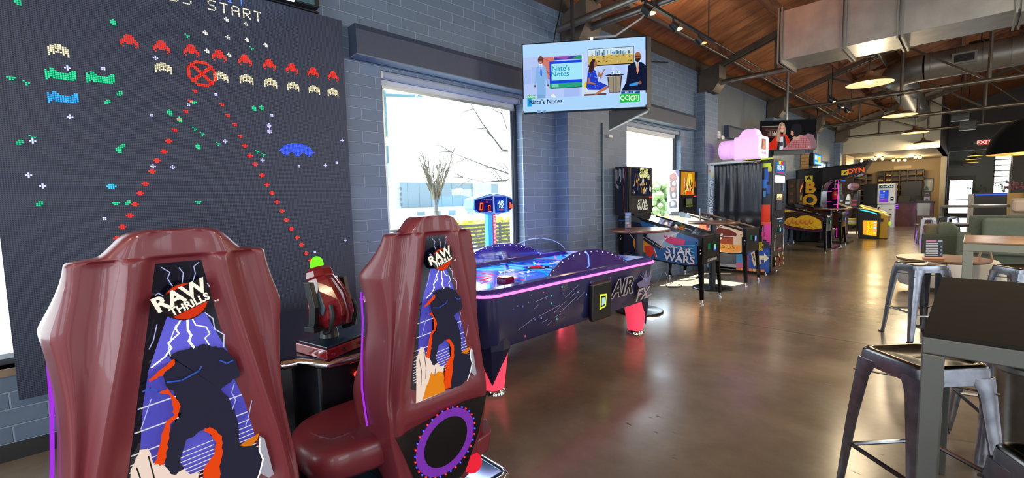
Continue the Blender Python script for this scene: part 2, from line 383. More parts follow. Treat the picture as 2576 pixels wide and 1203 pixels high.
# cross bridging and short blocking boards between the purlins
m = MB()
for y0 in range(-3, 22, 2):
    for i in range(0, 5):
        x0, x1 = xs[i], min(xs[i+1], RIDGE_X-.2)
        if (i+y0) % 2: continue
        m.bar((x0, y0+.4, roofz(x0)+.02), (x1, y0+.4, roofz(x1)+.22), .04, .05, M_JOIST)
        m.bar((x0, y0+.46, roofz(x0)+.22), (x1, y0+.46, roofz(x1)+.02), .04, .05, M_JOIST)
struct('trim_4', m)
# steel trusses
CHZ = 3.69
for k in range(-1, 5):
    y = 4.95+4.26*k
    m = MB()
    xl = WX+.12
    # top chord: two angles back to back, follows the slope
    for dy in (-.06, .06):
        m.bar((xl-.1, y+dy, roofz(xl-.1)-.07), (RIDGE_X, y+dy, roofz(RIDGE_X)-.07), .05, .10, M_TRUSS)
        m.bar((RX-.1, y+dy, roofz(RX-.1)-.07), (RIDGE_X, y+dy, roofz(RIDGE_X)-.07), .05, .10, M_TRUSS)
    m.tube([(xl+.05, y, CHZ), (RX-.2, y, CHZ)], .05, M_PIPE, 12)
    for i in range(1, 9):
        xx = WX+i*1.35
        if xx > RX-.4: break
        m.tube([(xx, y, CHZ), (xx, y, roofz(xx)-.07)], .032, M_TRUSS, 8)
        m.tube([(xx, y, roofz(xx)-.1), (min(RX-.4, xx+1.35), y, CHZ)], .025, M_TRUSS, 6)
    # haunch at the wall
    m.prism([(WX+.02, 3.52), (WX+.30, 3.52), (WX+.42, CHZ), (WX+.42, roofz(WX+.42)-.1), (WX+.02, roofz(WX)-.1)], 'y', y-.17, y+.17, M_TRUSS)
    o = m.build('steel_truss', bevel=0)
    tag(o, ['steel roof truss behind the camera', 'steel roof truss above the nearest brick pier and the big television',
            'steel roof truss over the second brick pier, behind the big duct', 'steel roof truss third from the camera, over the second hanging television',
            'steel roof truss fourth from the camera, in front of the pale wall', 'farthest steel roof truss against the pale wall'][k+1], 'truss', 'roof trusses')
    o['kind'] = 'structure'
# far pale wall above the alcove, its lowered ceiling and walls
w = MB()
w.prism([(WX-.05, 3.05), (-.88, 3.05), (-.88, roofz(-.88)+.2), (WX-.05, roofz(WX)+.2)], 'y', FY, FY+.15, M_CREAM)
struct('wall_far', w)
struct('ceiling_alcove', MB().box(WX-.02, -.88, FY+.1, EY, 3.05, 3.15, mat((188, 180, 160), .6)))
w = MB(); w.box(WX, -1.05, EY-.05, EY+.1, 0, 3.06, mat((168, 146, 112), .6)); struct('wall_alcove', w)
w = MB(); w.box(-1.05, -.88, EY-1.0, EY+.1, 0, 3.06, M_CREAM); w.box(-.98, -.88, FY+.1, EY, 3.05, 4.9, M_DARKWALL); struct('trim_5', w)
# charcoal wall with an opening into the next room
w = MB()
w.box(-1.0, -.84, EY, EY+.25, 0, 6.2, M_DARKWALL); w.box(-.84, 1.15, EY, EY+.25, 3.30, 6.2, M_DARKWALL); w.box(1.15, RX, EY, EY+.25, 0, 6.2, M_DARKWALL)
w.box(WX-WT, -1.0, EY+.1, EY+.25, 3.05, 5.5, M_DARKWALL)
struct('wall_far_right', w)
# the next room seen through the opening
w = MB(); MG = mat((92, 98, 98), .6)
w.box(-3, -1.05, 36, 36.2, 0, 4, MG); w.box(-1.05, .1, 36, 36.2, 2.35, 4, MG); w.box(.1, .75, 36, 36.2, 0, 4, MG)
w.box(.75, 1.6, 36, 36.2, 0, 1.2, MG); w.box(.75, 1.6, 36, 36.2, 3.4, 4, MG); w.box(1.6, 4, 36, 36.2, 0, 4, MG)
w.box(-3.1, 4, EY+.2, 36.2, 4, 4.1, M_BLACK); w.box(-3.1, -3, EY+.2, 36.2, 0, 4, MG); w.box(4, 4.1, EY+.2, 36.2, 0, 4, MG)
struct('wall_next_room', w)
struct('trim_6', MB().box(1.3, 1.5, 30.5, 31.5, 0, 3.35, mat((176, 140, 96), .5)).box(1.16, 1.3, 30.5, 31.5, 0, 3.35, mat((150, 160, 155), .5)))
# ---- windows
def window(n, ya, yb, x=WX-.15):
    f = MB()
    z0, z1 = SILL, HEAD
    for (a, b_, c_, d) in ((ya, ya+.06, z0, z1), (yb-.06, yb, z0, z1), (ya, yb, z0, z0+.06), (ya, yb, z1-.06, z1)):
        f.box(x-.04, x+.05, a, b_, c_, d, M_DKFRAME)
    for (a, b_) in ((ya+.06, ya+.09), (yb-.09, yb-.06)):
        f.box(x-.02, x+.03, a, b_, z0+.06, z1-.06, M_ALU)
    o = f.build('window_%d' % n, bevel=.004); o['kind'] = 'structure'
    g = MB().box(x-.004, x+.002, ya+.08, yb-.08, z0+.05, z1-.05, M_GLASS).build('pane', o)
    s = MB().box(WX-WT+.02, WX+.012, ya-.0, yb+.0, z0-.045, z0, mat((120, 104, 84), .6, noise=.1)).build('window_sill', o)
    return o
for i, (a, b_) in enumerate(WIN_Y): window(i+1, a, b_)
def roller(ya, yb, label):
    t = thing('roller_shade', label, 'blind', (WX, (ya+yb)/2, 2.70))
    h = (yb-ya)/2
    MB().tube([(-.07, -h, 0), (-.07, h, 0)], .045, mat((150, 158, 168), .4)).build('shade_roll', t)
    MB().box(-.10, -.09, -h+.03, h-.03, -.10, 0, mat((190, 196, 205), .5)).box(-.108, -.082, -h+.03, h-.03, -.125, -.10, M_ALU).build('shade_hem', t)
    for s in (-1, 1): MB().box(-.12, -.02, s*h-.01, s*h+.01, -.05, .06, M_ALU).build('bracket', t)
roller(2.16, 4.0, 'rolled-up window shade at the head of the near big window')
roller(6.44, 8.31, 'rolled-up window shade at the head of the window behind the pinball machines')
def fabric():
    m = bpy.data.materials.new('shade_fabric'); nt, N, L, b = nodes(m)
    tr = N.new('ShaderNodeBsdfTranslucent'); tr.inputs[0].default_value = (.85, .88, .9, 1); mx = N.new('ShaderNodeMixShader'); mx.inputs[0].default_value = .6
    L.new(b.outputs[0], mx.inputs[1]); L.new(tr.outputs[0], mx.inputs[2]); L.new(mx.outputs[0], N['Material Output'].inputs[0]); b.inputs['Base Color'].default_value = (.8, .82, .84, 1); return m
t = thing('roller_shade', 'white translucent window shade pulled down at the left edge, beside the LED screen', 'blind', (WX, -1.18, 2.70))
MB().tube([(-.07, -.93, 0), (-.07, .93, 0)], .045, mat((150, 158, 168), .4)).build('shade_roll', t)
MB().box(-.100, -.098, -.92, .92, -2.08, 0, fabric()).build('shade_cloth', t)
MB().box(-.108, -.09, -.92, .92, -2.11, -2.08, M_ALU).build('shade_hem', t)
def valance(ya, yb, label, zb=2.77, zt=3.03):
    m = MB(); c_ = mat((52, 62, 84), .5, noise=.08)
    m.prism([(WX+.001, zb), (WX+.15, zb), (WX+.15, zt-.05), (WX+.13, zt), (WX+.001, zt)], 'y', ya, yb, c_)
    m.box(WX+.02, WX+.16, ya-.006, yb+.006, zb-.012, zb, mat((96, 110, 130), .4))
    tag(m.build('window_valance', bevel=.003), label, 'valance', 'window valances')
valance(1.84, 4.55, 'long dark blue valance box above the near big window')
valance(6.2, 8.66, 'dark blue valance box above the window behind the pinball machines')
valance(10.36, 12.6, 'black valance box on the grey wall above the camera-topped booth')
# glazed door and window of the next room, daylight behind
def door_far():
    f = MB(); dk = mat((44, 36, 30), .5)
    f.box(-1.05, -.93, 36, 36.12, 0, 2.35, dk).box(-.02, .1, 36, 36.12, 0, 2.35, dk).box(-.93, -.02, 36, 36.12, 2.1, 2.35, dk).box(-.93, -.02, 36, 36.1, 0, .25, dk).box(-.93, -.02, 36, 36.1, .98, 1.02, dk)
    o = f.build('door_1'); o['kind'] = 'structure'
    MB().box(-.93, -.02, 36.03, 36.04, .25, 2.1, M_GLASS).build('pane', o)
    f = MB(); f.box(.75, .8, 36, 36.1, 1.2, 3.4, dk).box(1.55, 1.6, 36, 36.1, 1.2, 3.4, dk).box(.75, 1.6, 36, 36.1, 1.2, 1.25, dk).box(.75, 1.6, 36, 36.1, 3.35, 3.4, dk)
    for z in (1.9, 2.2, 2.5, 2.8, 3.1): f.box(.75, 1.6, 36.0, 36.06, z, z+.07, mat((200, 200, 196), .5))
    o = f.build('window_6'); o['kind'] = 'structure'
    MB().box(.8, 1.55, 36.06, 36.07, 1.25, 3.35, M_GLASS).build('pane', o)
door_far()
def big_win(n, loc, axis):  # frames of the added windows in the unseen right and back walls
    f = MB(); x, y = loc
    if axis == 'y':
        for a in (y[0], sum(y)/2-.03, y[1]-.06): f.box(x+.1, x+.2, a, a+.06, .6, 3.2, M_DKFRAME)
        for z in (.6, 3.14): f.box(x+.1, x+.2, y[0], y[1], z, z+.06, M_DKFRAME)
    else:
        for a in (y[0], sum(y)/2-.03, y[1]-.06): f.box(a, a+.06, x-.2, x-.1, .6, 3.2, M_DKFRAME)
        for z in (.6, 3.14): f.box(y[0], y[1], x-.2, x-.1, z, z+.06, M_DKFRAME)
    o = f.build('window_%d' % n); o['kind'] = 'structure'
for i, (a, b_) in enumerate(RIGHTW): big_win(7+i, (RX, (a, b_)), 'y')
for i, (a, b_) in enumerate(BACKW): big_win(11+i, (BY, (a, b_)), 'x')

# ================================================================ OUTSIDE
struct('floor_outside', MB().box(-220, WX-WT-.01, -60, 260, -.5, -.25, mat((120, 122, 112), .9, noise=.1, nscale=.3)), label='pale pavement outside the windows')
GP = mat((70, 84, 92), .7, noise=.05, nscale=.2)
o = thing('office_building', 'long pale grey panelled building across the street, seen through the near window', 'building', (-46, 34.3, -.25))
m = MB().box(-6, 0, -8, 8, 0, 4.35, GP); m.build('wall', o)
for k in range(1, 10): MB().box(0, .02, -8+1.6*k-.02, -8+1.6*k+.02, 1.4, 4.3, mat((58, 72, 80), .7)).build('panel_joint', o)
for z in (1.6, 2.2, 2.8, 3.4): MB().box(0, .03, -7.6, -7.2, z, z+.35, mat((30, 40, 48), .5)).build('window', o)
MB().box(.0, 6, -11, 0.5, 0, 1.35, mat((140, 156, 166), .7)).build('low_wing', o)
for yy in (-9, -7, -5, -2.4, -1): MB().box(6.0, 6.03, yy, yy+.9, .45, 1.0, mat((60, 80, 92), .4)).build('window', o)
o = tag(MB().box(-56, -52.5, 22.5, 29.8, -.25, 3.35, mat((88, 102, 112), .7)).build('grey_building'), 'small grey block at the left edge of the near window view', 'building')
o = thing('white_house', 'white two-storey house seen between the two nearest pinball backboxes', 'house', (-25, 48.5, -.25))
MB().box(-5, 0, -3.5, 3.5, 0, 3.0, mat((190, 192, 186), .7)).build('wall', o)
MB().prism([(-5.4, 3.0), (.4, 3.0), (-2.5, 4.3)], 'y', -3.8, 3.8, mat((104, 110, 112), .7)).build('roof', o)
for yy in (-2.6, -1.1): 
    for z in (.5, 1.9): MB().box(0, .04, yy, yy+.8, z, z+.7, mat((70, 82, 90), .4)).build('window', o)
# bare tree
def bare_tree(loc, h, spread, nb, label, seed, col=(58, 52, 42)):
    rnd = random.Random(seed); t = thing('bare_tree', label, 'tree', loc); bk = mat(col, .8); m = MB()
    m.tube([(0, 0, 0), (.05, 0, h*.12), (0, .03, h*.26)], [.17, .14, .12], bk, 8); m.build('trunk', t)
    m = MB(); tw = MB()
    for i in range(nb):
        a = 2*PI*i/nb+rnd.uniform(-.2, .2); sp = spread*rnd.uniform(.35, 1.0); hh = h*rnd.uniform(.75, 1.0); pts = []
        for k in range(6):
            f = k/5; pts.append((math.cos(a)*sp*(f**1.35)+rnd.uniform(-.04, .04), math.sin(a)*sp*(f**1.35)+rnd.uniform(-.04, .04), h*.24+(hh-h*.24)*f))
        m.tube(pts, [.07, .06, .05, .04, .03, .018], bk, 5)
        for q in range(14):
            f = rnd.uniform(.3, .98); k = min(4, int(f*5)); p = Vector(pts[k]).lerp(Vector(pts[k+1]), f*5-k); b_ = a+rnd.uniform(-1.2, 1.2); ln = rnd.uniform(.3, .8)
            e = p+Vector((math.cos(b_)*ln*.5, math.sin(b_)*ln*.5, ln)); md = p.lerp(e, .5)+Vector((rnd.uniform(-.06, .06), rnd.uniform(-.06, .06), 0))
            tw.tube([p, md, e], [.024, .018, .010], bk, 4)
    m.build('limb', t); tw.build('twig', t)
bare_tree((-22, 15.2, -.25), 5.0, 1.5, 16, 'leafless vase-shaped tree in the near window view', 3)
def branch(pts, r, nm, label):
    m = MB(); rnd = random.Random(len(pts)); bk = mat((48, 44, 38), .8)
    m.tube(pts, [r*(1-.8*i/(len(pts)-1)) for i in range(len(pts))], bk, 5)
    for i in range(len(pts)-1):
        for q in range(3):
            p = Vector(pts[i]).lerp(Vector(pts[i+1]), rnd.random()); e = p+Vector((rnd.uniform(-.2, .1), -rnd.uniform(.2, .7), rnd.uniform(-.35, .45)))
            m.tube([p, p.lerp(e, .5)+Vector((0, 0, .05)), e], [r*.4, r*.3, r*.12], bk, 4)
    return m
m = branch([(-8, 8.6, 2.6), (-8.1, 7.6, 2.75), (-8, 6.9, 3.3), (-8, 6.4, 3.9)], .034, 'b', '')
for pts in ([(-8.2, 9.0, 1.7), (-8, 8.0, 2.1), (-8.1, 7.0, 2.35), (-8, 5.9, 2.6)], [(-8, 8.8, 2.35), (-8.1, 7.7, 2.0), (-8, 6.9, 1.95), (-8, 6.2, 2.05)], [(-8.3, 8.9, 3.3), (-8.1, 7.9, 3.0), (-8, 7.4, 3.9)]):
    q = branch(pts, .032, 'b', ''); off = len(m.v); m.v += q.v; m.f += [tuple(i+off for i in f) for f in q.f]; m.m += q.m; m.sm += q.sm
m.tube([(-8.6, 10.4, -.25), (-8.5, 10.2, 1.6), (-8.3, 9.2, 2.6), (-8, 8.6, 2.7)], [.12, .1, .06, .02], mat((92, 84, 70), .8), 6)
m.tube([(-8.5, 10.2, 1.6), (-8.2, 9.2, 1.65), (-8, 8.8, 2.35)], [.07, .04, .02], mat((92, 84, 70), .8), 6)
m.tube([(-8.3, 9.2, 2.6), (-8.3, 8.9, 3.3)], [.05, .02], mat((92, 84, 70), .8), 6)
tag(m.build('street_tree'), 'thin bare branches reaching into the near window view from the right', 'tree')
# fence, hedge, pole, crane, wires
t = thing('slat_fence', 'dark horizontal slat fence beyond the near window', 'fence', (-12, 10, -.25)); dk = mat((46, 44, 42), .7)
for k in range(6):
    MB().box(-.02, .02, -4.4+k*1.8, -4.3+k*1.8, 0, 1.0, dk).build('post', t)
m = MB()
for k in range(7): m.box(-.015, .015, -4.4, 4.7, .12+k*.13, .20+k*.13, dk)
m.build('slat', t)
def bush(name, label, loc, size, n, col, seed, cat='hedge', r=(.12, .2)):
    rnd = random.Random(seed); m = MB(); g = mat(col, .8, noise=.3, nscale=3)
    for i in range(n):
        p = (rnd.uniform(-size[0], size[0]), rnd.uniform(-size[1], size[1]), rnd.uniform(0.0, size[2]))
        rr = rnd.uniform(*r); s_ = []
        for q in range(5):
            a = -PI/2+PI*q/4; s_.append((max(.005, rr*math.cos(a)*rnd.uniform(.8, 1.2)), rr*math.sin(a)))
        m.lathe(s_, g, p, 6, smooth=False)
    return tag(m.build(name, loc=loc), label, cat)
bush('hedge', 'yellow-green hedge behind the slat fence', (-13.4, 11.2, -.15), (.3, 2.6, .95), 240, (150, 150, 40), 5)
bush('forsythia_bush', 'bright yellow bush left of the leafless tree', (-15, 9.5, -.1), (.4, .9, .5), 50, (170, 160, 50), 6, 'bush')
bush('garden_bush', 'yellow-green bush in the window behind the pinball machines', (-9.5, 18.3, -.1), (.5, 1.6, .8), 90, (140, 150, 60), 9, 'bush')
bush('leafy_tree', 'pale green tree beside the white house', (-22, 42.5, -.2), (1.2, 2.0, 3.2), 180, (104, 122, 78), 12, 'tree', (.3, .5))
m = MB(); m.tube([(-30, 16.6, -.25), (-30, 16.55, 4.2)], .06, mat((120, 110, 96), .8), 6)
for z in (3.4, 2.6): m.tube([(-30, 16.6, z), (-34, 26, z-.15), (-38, 36, z+.1)], .012, M_BLACK, 4)
tag(m.build('utility_pole'), 'leaning utility pole with sagging wires at the left of the near window', 'pole')
m = MB(); cr = mat((20, 62, 74), .6)
m.bar((-150, 83, -.25), (-150, 83, 43), 1.0, 1.0, cr); m.bar((-150, 82, 41.2), (-150, 99, 43.2), .9, 1.0, cr)
for k in range(9): m.bar((-150, 91+k*.9, 43.2), (-150, 91.3+k*.9, 44.2), .25, .3, cr)
m.bar((-150, 96, 42.8), (-150, 96, 40.5), .8, 2.2, mat((180, 190, 190), .6)); m.bar((-150, 82.5, 46), (-150, 86, 44.5), .2, .2, cr)
tag(m.build('tower_crane'), 'teal tower crane on the skyline at the upper left of the near window', 'crane')
# parked car
t = thing('parked_car', 'white hatchback parked beyond the slat fence at the window edge', 'car', (-14.95, 16.25, -.25))
cb = MB(); cw = mat((150, 152, 156), .2, coat=.6)
prof = [(-2.05, .28), (-2.1, .55), (-1.95, .78), (-1.1, .92), (-.55, 1.38), (.9, 1.42), (1.75, 1.0), (2.0, .9), (2.05, .3)]
cb.prism(prof, 'x', -.85, .85, cw); cb.build('body', t, bevel=.06, segs=3)
gl = MB().prism([(-.98, .93), (-.5, 1.3), (.85, 1.34), (1.5, 1.0)], 'x', -.87, .87, mat((40, 48, 56), .1)); gl.build('side_window', t)
for yy in (-1.32, 1.25):
    for xx in (-.82, .82):
        MB().lathe([(.02, -.1), (.31, -.1), (.33, 0), (.31, .1), (.02, .1)], M_RUBBER, (xx, yy, .32), 20, 'x').lathe([(.02, -.11), (.19, -.115), (.19, .115), (.02, .11)], mat((170, 172, 176), .3, .8), (xx, yy, .32), 10, 'x').build('wheel', t)
# ================================================================ LED SCREEN GAME
FONT5 = {'P': ['####.', '#...#', '#...#', '####.', '#....', '#....', '#....'], 'R': ['####.', '#...#', '#...#', '####.', '#.#..', '#..#.', '#...#'],
 'E': ['#####', '#....', '#....', '####.', '#....', '#....', '#####'], 'S': ['.####', '#....', '#....', '.###.', '....#', '....#', '####.'],
 'T': ['#####', '..#..', '..#..', '..#..', '..#..', '..#..', '..#..'], 'A': ['.###.', '#...#', '#...#', '#####', '#...#', '#...#', '#...#'],
 'C': ['.####', '#....', '#....', '#....', '#....', '#....', '.####'], 'D': ['####.', '#...#', '#...#', '#...#', '#...#', '#...#', '####.'],
 'I': ['.###.', '..#..', '..#..', '..#..', '..#..', '..#..', '.###.'], ' ': ['.....']*7}
def led_material():
    m = bpy.data.materials.new('led_panel'); nt, N, L, b = nodes(m)
    tc = N.new('ShaderNodeTexCoord'); sp = N.new('ShaderNodeSeparateXYZ'); L.new(tc.outputs['Object'], sp.inputs[0])
    P = 0.0104
    fy = math_(N, L, 'ABSOLUTE', math_(N, L, 'SUBTRACT', math_(N, L, 'FRACT', math_(N, L, 'DIVIDE', math_(N, L, 'ADD', sp.outputs[1], 50*P), P)), 0.5))
    fz = math_(N, L, 'ABSOLUTE', math_(N, L, 'SUBTRACT', math_(N, L, 'FRACT', math_(N, L, 'DIVIDE', math_(N, L, 'ADD', sp.outputs[2], 50*P), P)), 0.5))
    d = math_(N, L, 'LESS_THAN', math_(N, L, 'MAXIMUM', fy, fz), 0.31)
    mx = N.new('ShaderNodeMixRGB'); L.new(d, mx.inputs[0]); mx.inputs[1].default_value = lin((48, 60, 90)); mx.inputs[2].default_value = lin((6, 8, 16))
    L.new(mx.outputs[0], b.inputs['Base Color']); b.inputs['Roughness'].default_value = 0.55
    return m
LX = -3.86
t = thing('led_game_screen', 'giant LED wall screen showing red and cream pixel bugs on a starry dark field', 'arcade screen', (LX, 0.72, 0.36))
MB().box(-.035, 0, -1.04, 1.045, 0, 2.69, led_material()).build('led_panel', t)
MB().box(-.045, -.034, -1.03, 1.035, .02, 2.67, M_BLACK).build('back_housing', t)
P_ = 0.0104
A = Art((0.0004, 0, 0), (0, 1, 0), (0, 0, 1), 0.0004)
def px(rows, y, z, col, e=1.6, s=P_, hot=None):
    """lit dots of a sprite centred at wall position y, z"""
    y -= .72; z -= .36; w = len(rows[0])*s; h = len(rows)*s
    u0 = round((y-w/2)/P_)*P_; v0 = round((z+h/2)/P_)*P_
    R = rows
    if s > P_*1.5:
        k = round(s/P_); R = [''.join(c*k for c in r) for r in rows for _ in range(k)]
    A.cells(R, u0+P_*.12, v0-P_*.12, P_, P_, col, e, fill=.76)
BUG = ['...###...', '..#####..', '..#####..', '.#######.', '#########', '##.###.##', '#.......#', '.#.....#.']
BUG2 = ['...###...', '.#######.', '#########', '###.#.###', '#########', '#.#...#.#', '#.......#']
WIDE = ['#..##.......##..#', '##.###.....###.##', '#################', '.###############.', '.###############.', '.##.#########.##.', '##.............##', '#...............#']
UFO_ = ['.........#########.........', '......###############......', '....###################....', '...#####################...', '..#######################..', '.#########################.', '###########################', '..######..#######..######..', '...####....#####....####...', '....##......###......##....']
RED = (255, 52, 30); CRM = (250, 236, 190); GRNc = (40, 225, 150); BLc = (45, 130, 255)
for y, z in [(0.329, 2.557), (0.499, 2.559), (0.662, 2.56), (0.831, 2.562), (0.998, 2.564), (1.162, 2.567), (1.325, 2.567), (1.494, 2.57), (1.656, 2.569)]: px(BUG, y, z, RED, 1.3)
for y, z in [(-0.003, 2.422), (0.499, 2.416), (0.832, 2.419), (0.991, 2.423), (1.159, 2.425), (1.326, 2.427), (1.492, 2.428), (1.655, 2.423)]: px(BUG2, y, z, CRM, 1.2)
for y, z in [(0.0, 2.278), (0.17, 2.281)]: px([r[1:14] for r in WIDE], y, z, GRNc, 1.2)
px([r[1:14] for r in WIDE], 0.001, 2.136, (50, 165, 255), 1.4)
px(UFO_, 1.333, 1.921, (60, 90, 255), 1.6)
cir = []
for j in range(17):
    r = ''
    for i in range(17):
        d = math.hypot(i-8, j-8); r += '#' if (7.0 <= d <= 8.6 or (d < 7 and (abs(i-j) < 1.2 or abs(i+j-16) < 1.2))) else '.'
    cir.append(r)
px(cir, 0.715, 2.415, RED, 1.3)
for y, z in [(0.662, 2.285), (0.632, 2.21), (0.597, 2.143), (0.561, 2.076), (0.525, 2.002), (0.491, 1.927), (0.456, 1.855), (0.421, 1.786), (0.385, 1.713), (0.35, 1.638), (0.314, 1.567), (0.281, 1.494), (0.248, 1.424), (0.211, 1.35), (0.177, 1.285), (0.136, 1.201), (0.821, 2.216), (0.851, 2.142), (0.887, 2.071), (0.919, 1.998), (0.949, 1.929), (0.982, 1.857), (1.015, 1.786), (1.049, 1.711), (1.081, 1.638), (1.111, 1.567), (1.147, 1.494), (1.175, 1.424), (1.21, 1.356), (1.244, 1.28), (1.277, 1.206), (1.31, 1.141), (1.344, 1.071), (1.373, 1.008), (1.407, .94)]:
    px(['.##.', '####', '.##.'][:3] if z < 1.95 else ['###', '.##'], y, z, (255, 50, 36), 1.5)
rb = random.Random(3)
for y, z in [(-0.153, 2.655), (0.255, 2.653), (-0.205, 2.218), (-0.149, 2.209), (0.253, 2.206), (0.192, 2.145), (0.646, 2.653), (0.645, 2.206), (0.507, 2.121), (0.555, 2.081), (0.642, 2.016), (0.684, 1.984), (0.772, 1.923), (0.65, 1.897), (1.029, 2.211), (1.076, 2.22), (-0.144, 1.889), (-0.202, 1.859), (0.247, 1.877), (0.222, 1.85), (0.25, 1.512), (0.194, 1.501), (-0.146, 1.512), (0.631, 1.509), (1.024, 1.886), (1.067, 1.862), (1.038, 2.654)]:
    px(rb.choice([['.##', '###', '##.'], ['.#.', '###', '###', '.##'], ['####', '.##.'], ['#..', '.##', '.#.']]), y, z, (40, 220, 150), 1.1)
for y, z in [(0.452, 2.464), (0.029, 2.323), (0.188, 2.35), (0.017, 2.024), (0.618, 2.175), (0.413, 2.083), (1.148, 2.171), (1.121, 2.088), (1.118, 2.045), (-0.147, 1.875), (0.823, 1.949), (0.499, 1.749), (0.39, 1.753), (-0.181, 1.677), (-0.129, 1.618), (1.059, 1.819), (1.324, 1.789), (1.541, 1.798), (1.631, 1.825), (1.691, 2.023), (0.13, 1.406), (-0.061, 1.121), (0.785, 2.276), (1.41, 1.082), (1.667, 1.153)]:
    px(rb.choice([['##', '##'], ['.#.', '###', '.#.']]), y, z, (190, 190, 255), 1.6)
px(['.###.', '#####', '.###.'], 0.176, 1.618, (40, 190, 255), 1.5)
for z in (2.088, 2.045): px(['.#.', '###', '###', '.#.'], 1.12, z, (200, 190, 255), 1.2)
for y, z in [(0.75, 2.691), (0.88, 2.697), (1.006, 2.7), (1.136, 2.696), (0.747, 2.57), (0.879, 2.569), (0.881, 2.82), (1.006, 2.821)]: px(['.#.', '###', '.##'], y, z, (245, 245, 230), 1.2)
def word(s, y1, z, col, e, k=1.0, sp=1):
    """right end at y1"""
    n = len(s); rows = ['']*7
    for i, ch in enumerate(s):
        for j in range(7): rows[j] += FONT5[ch][j]+('.'*sp if i < n-1 else '')
    w = len(rows[0])*P_*k; px(rows, y1-w/2, z, col, e, P_*k)
for i, ch in enumerate('START'): px(FONT5[ch], 0.795+.0728*i, 2.892, (250, 240, 205), 1.3)
for i, ch in enumerate('PRESS'): px(FONT5[ch], 0.795-.0728*(6-i), 2.892, (250, 240, 205), 1.3)
for i, ch in enumerate('CREDIT'): px(FONT5[ch], 0.985-.0728*(5-i), 2.976, (80, 130, 255), 1.5)
for i, ch in enumerate('CREDITS'): px(FONT5[ch], 1.212-.0624*(6-i), 0.47, (250, 235, 150), 1.3)
A.build('lit_dots', t)
# marquee above the screen
t = thing('game_marquee', 'backlit marquee box with green letters above the LED wall screen', 'marquee', (LX, .6, 3.052))
MB().box(-.04, .10, -1.2, .94, 0.01, .5, M_BLACK).box(-.04, .02, -1.2, .97, .0, .012, M_BLACK).build('housing', t, bevel=.004)
A = Art((.101, 0, 0), (0, 1, 0), (0, 0, 1), .0006, emit=.5)
A.rect(-1.18, .02, .9, .48, (60, 84, 92), .35)
A.poly([(-.9, .10), (.22, .06), (.28, .36), (-.85, .40)], (120, 200, 40), 1.0); A.poly([(-.7, .12), (.1, .10), (.14, .30), (-.66, .32)], (60, 84, 92), .35)
for i in range(14): A.disc(-.9+i*.13, .06+.33*((i*7) % 5)/5, .006, (255, 255, 255), 2.0, n=6)
A.build('marquee_panel', t)
MB().box(.10, .112, -1.15, .74, .0, .018, emi((225, 245, 255), 3.0)).build('light_bar', t)

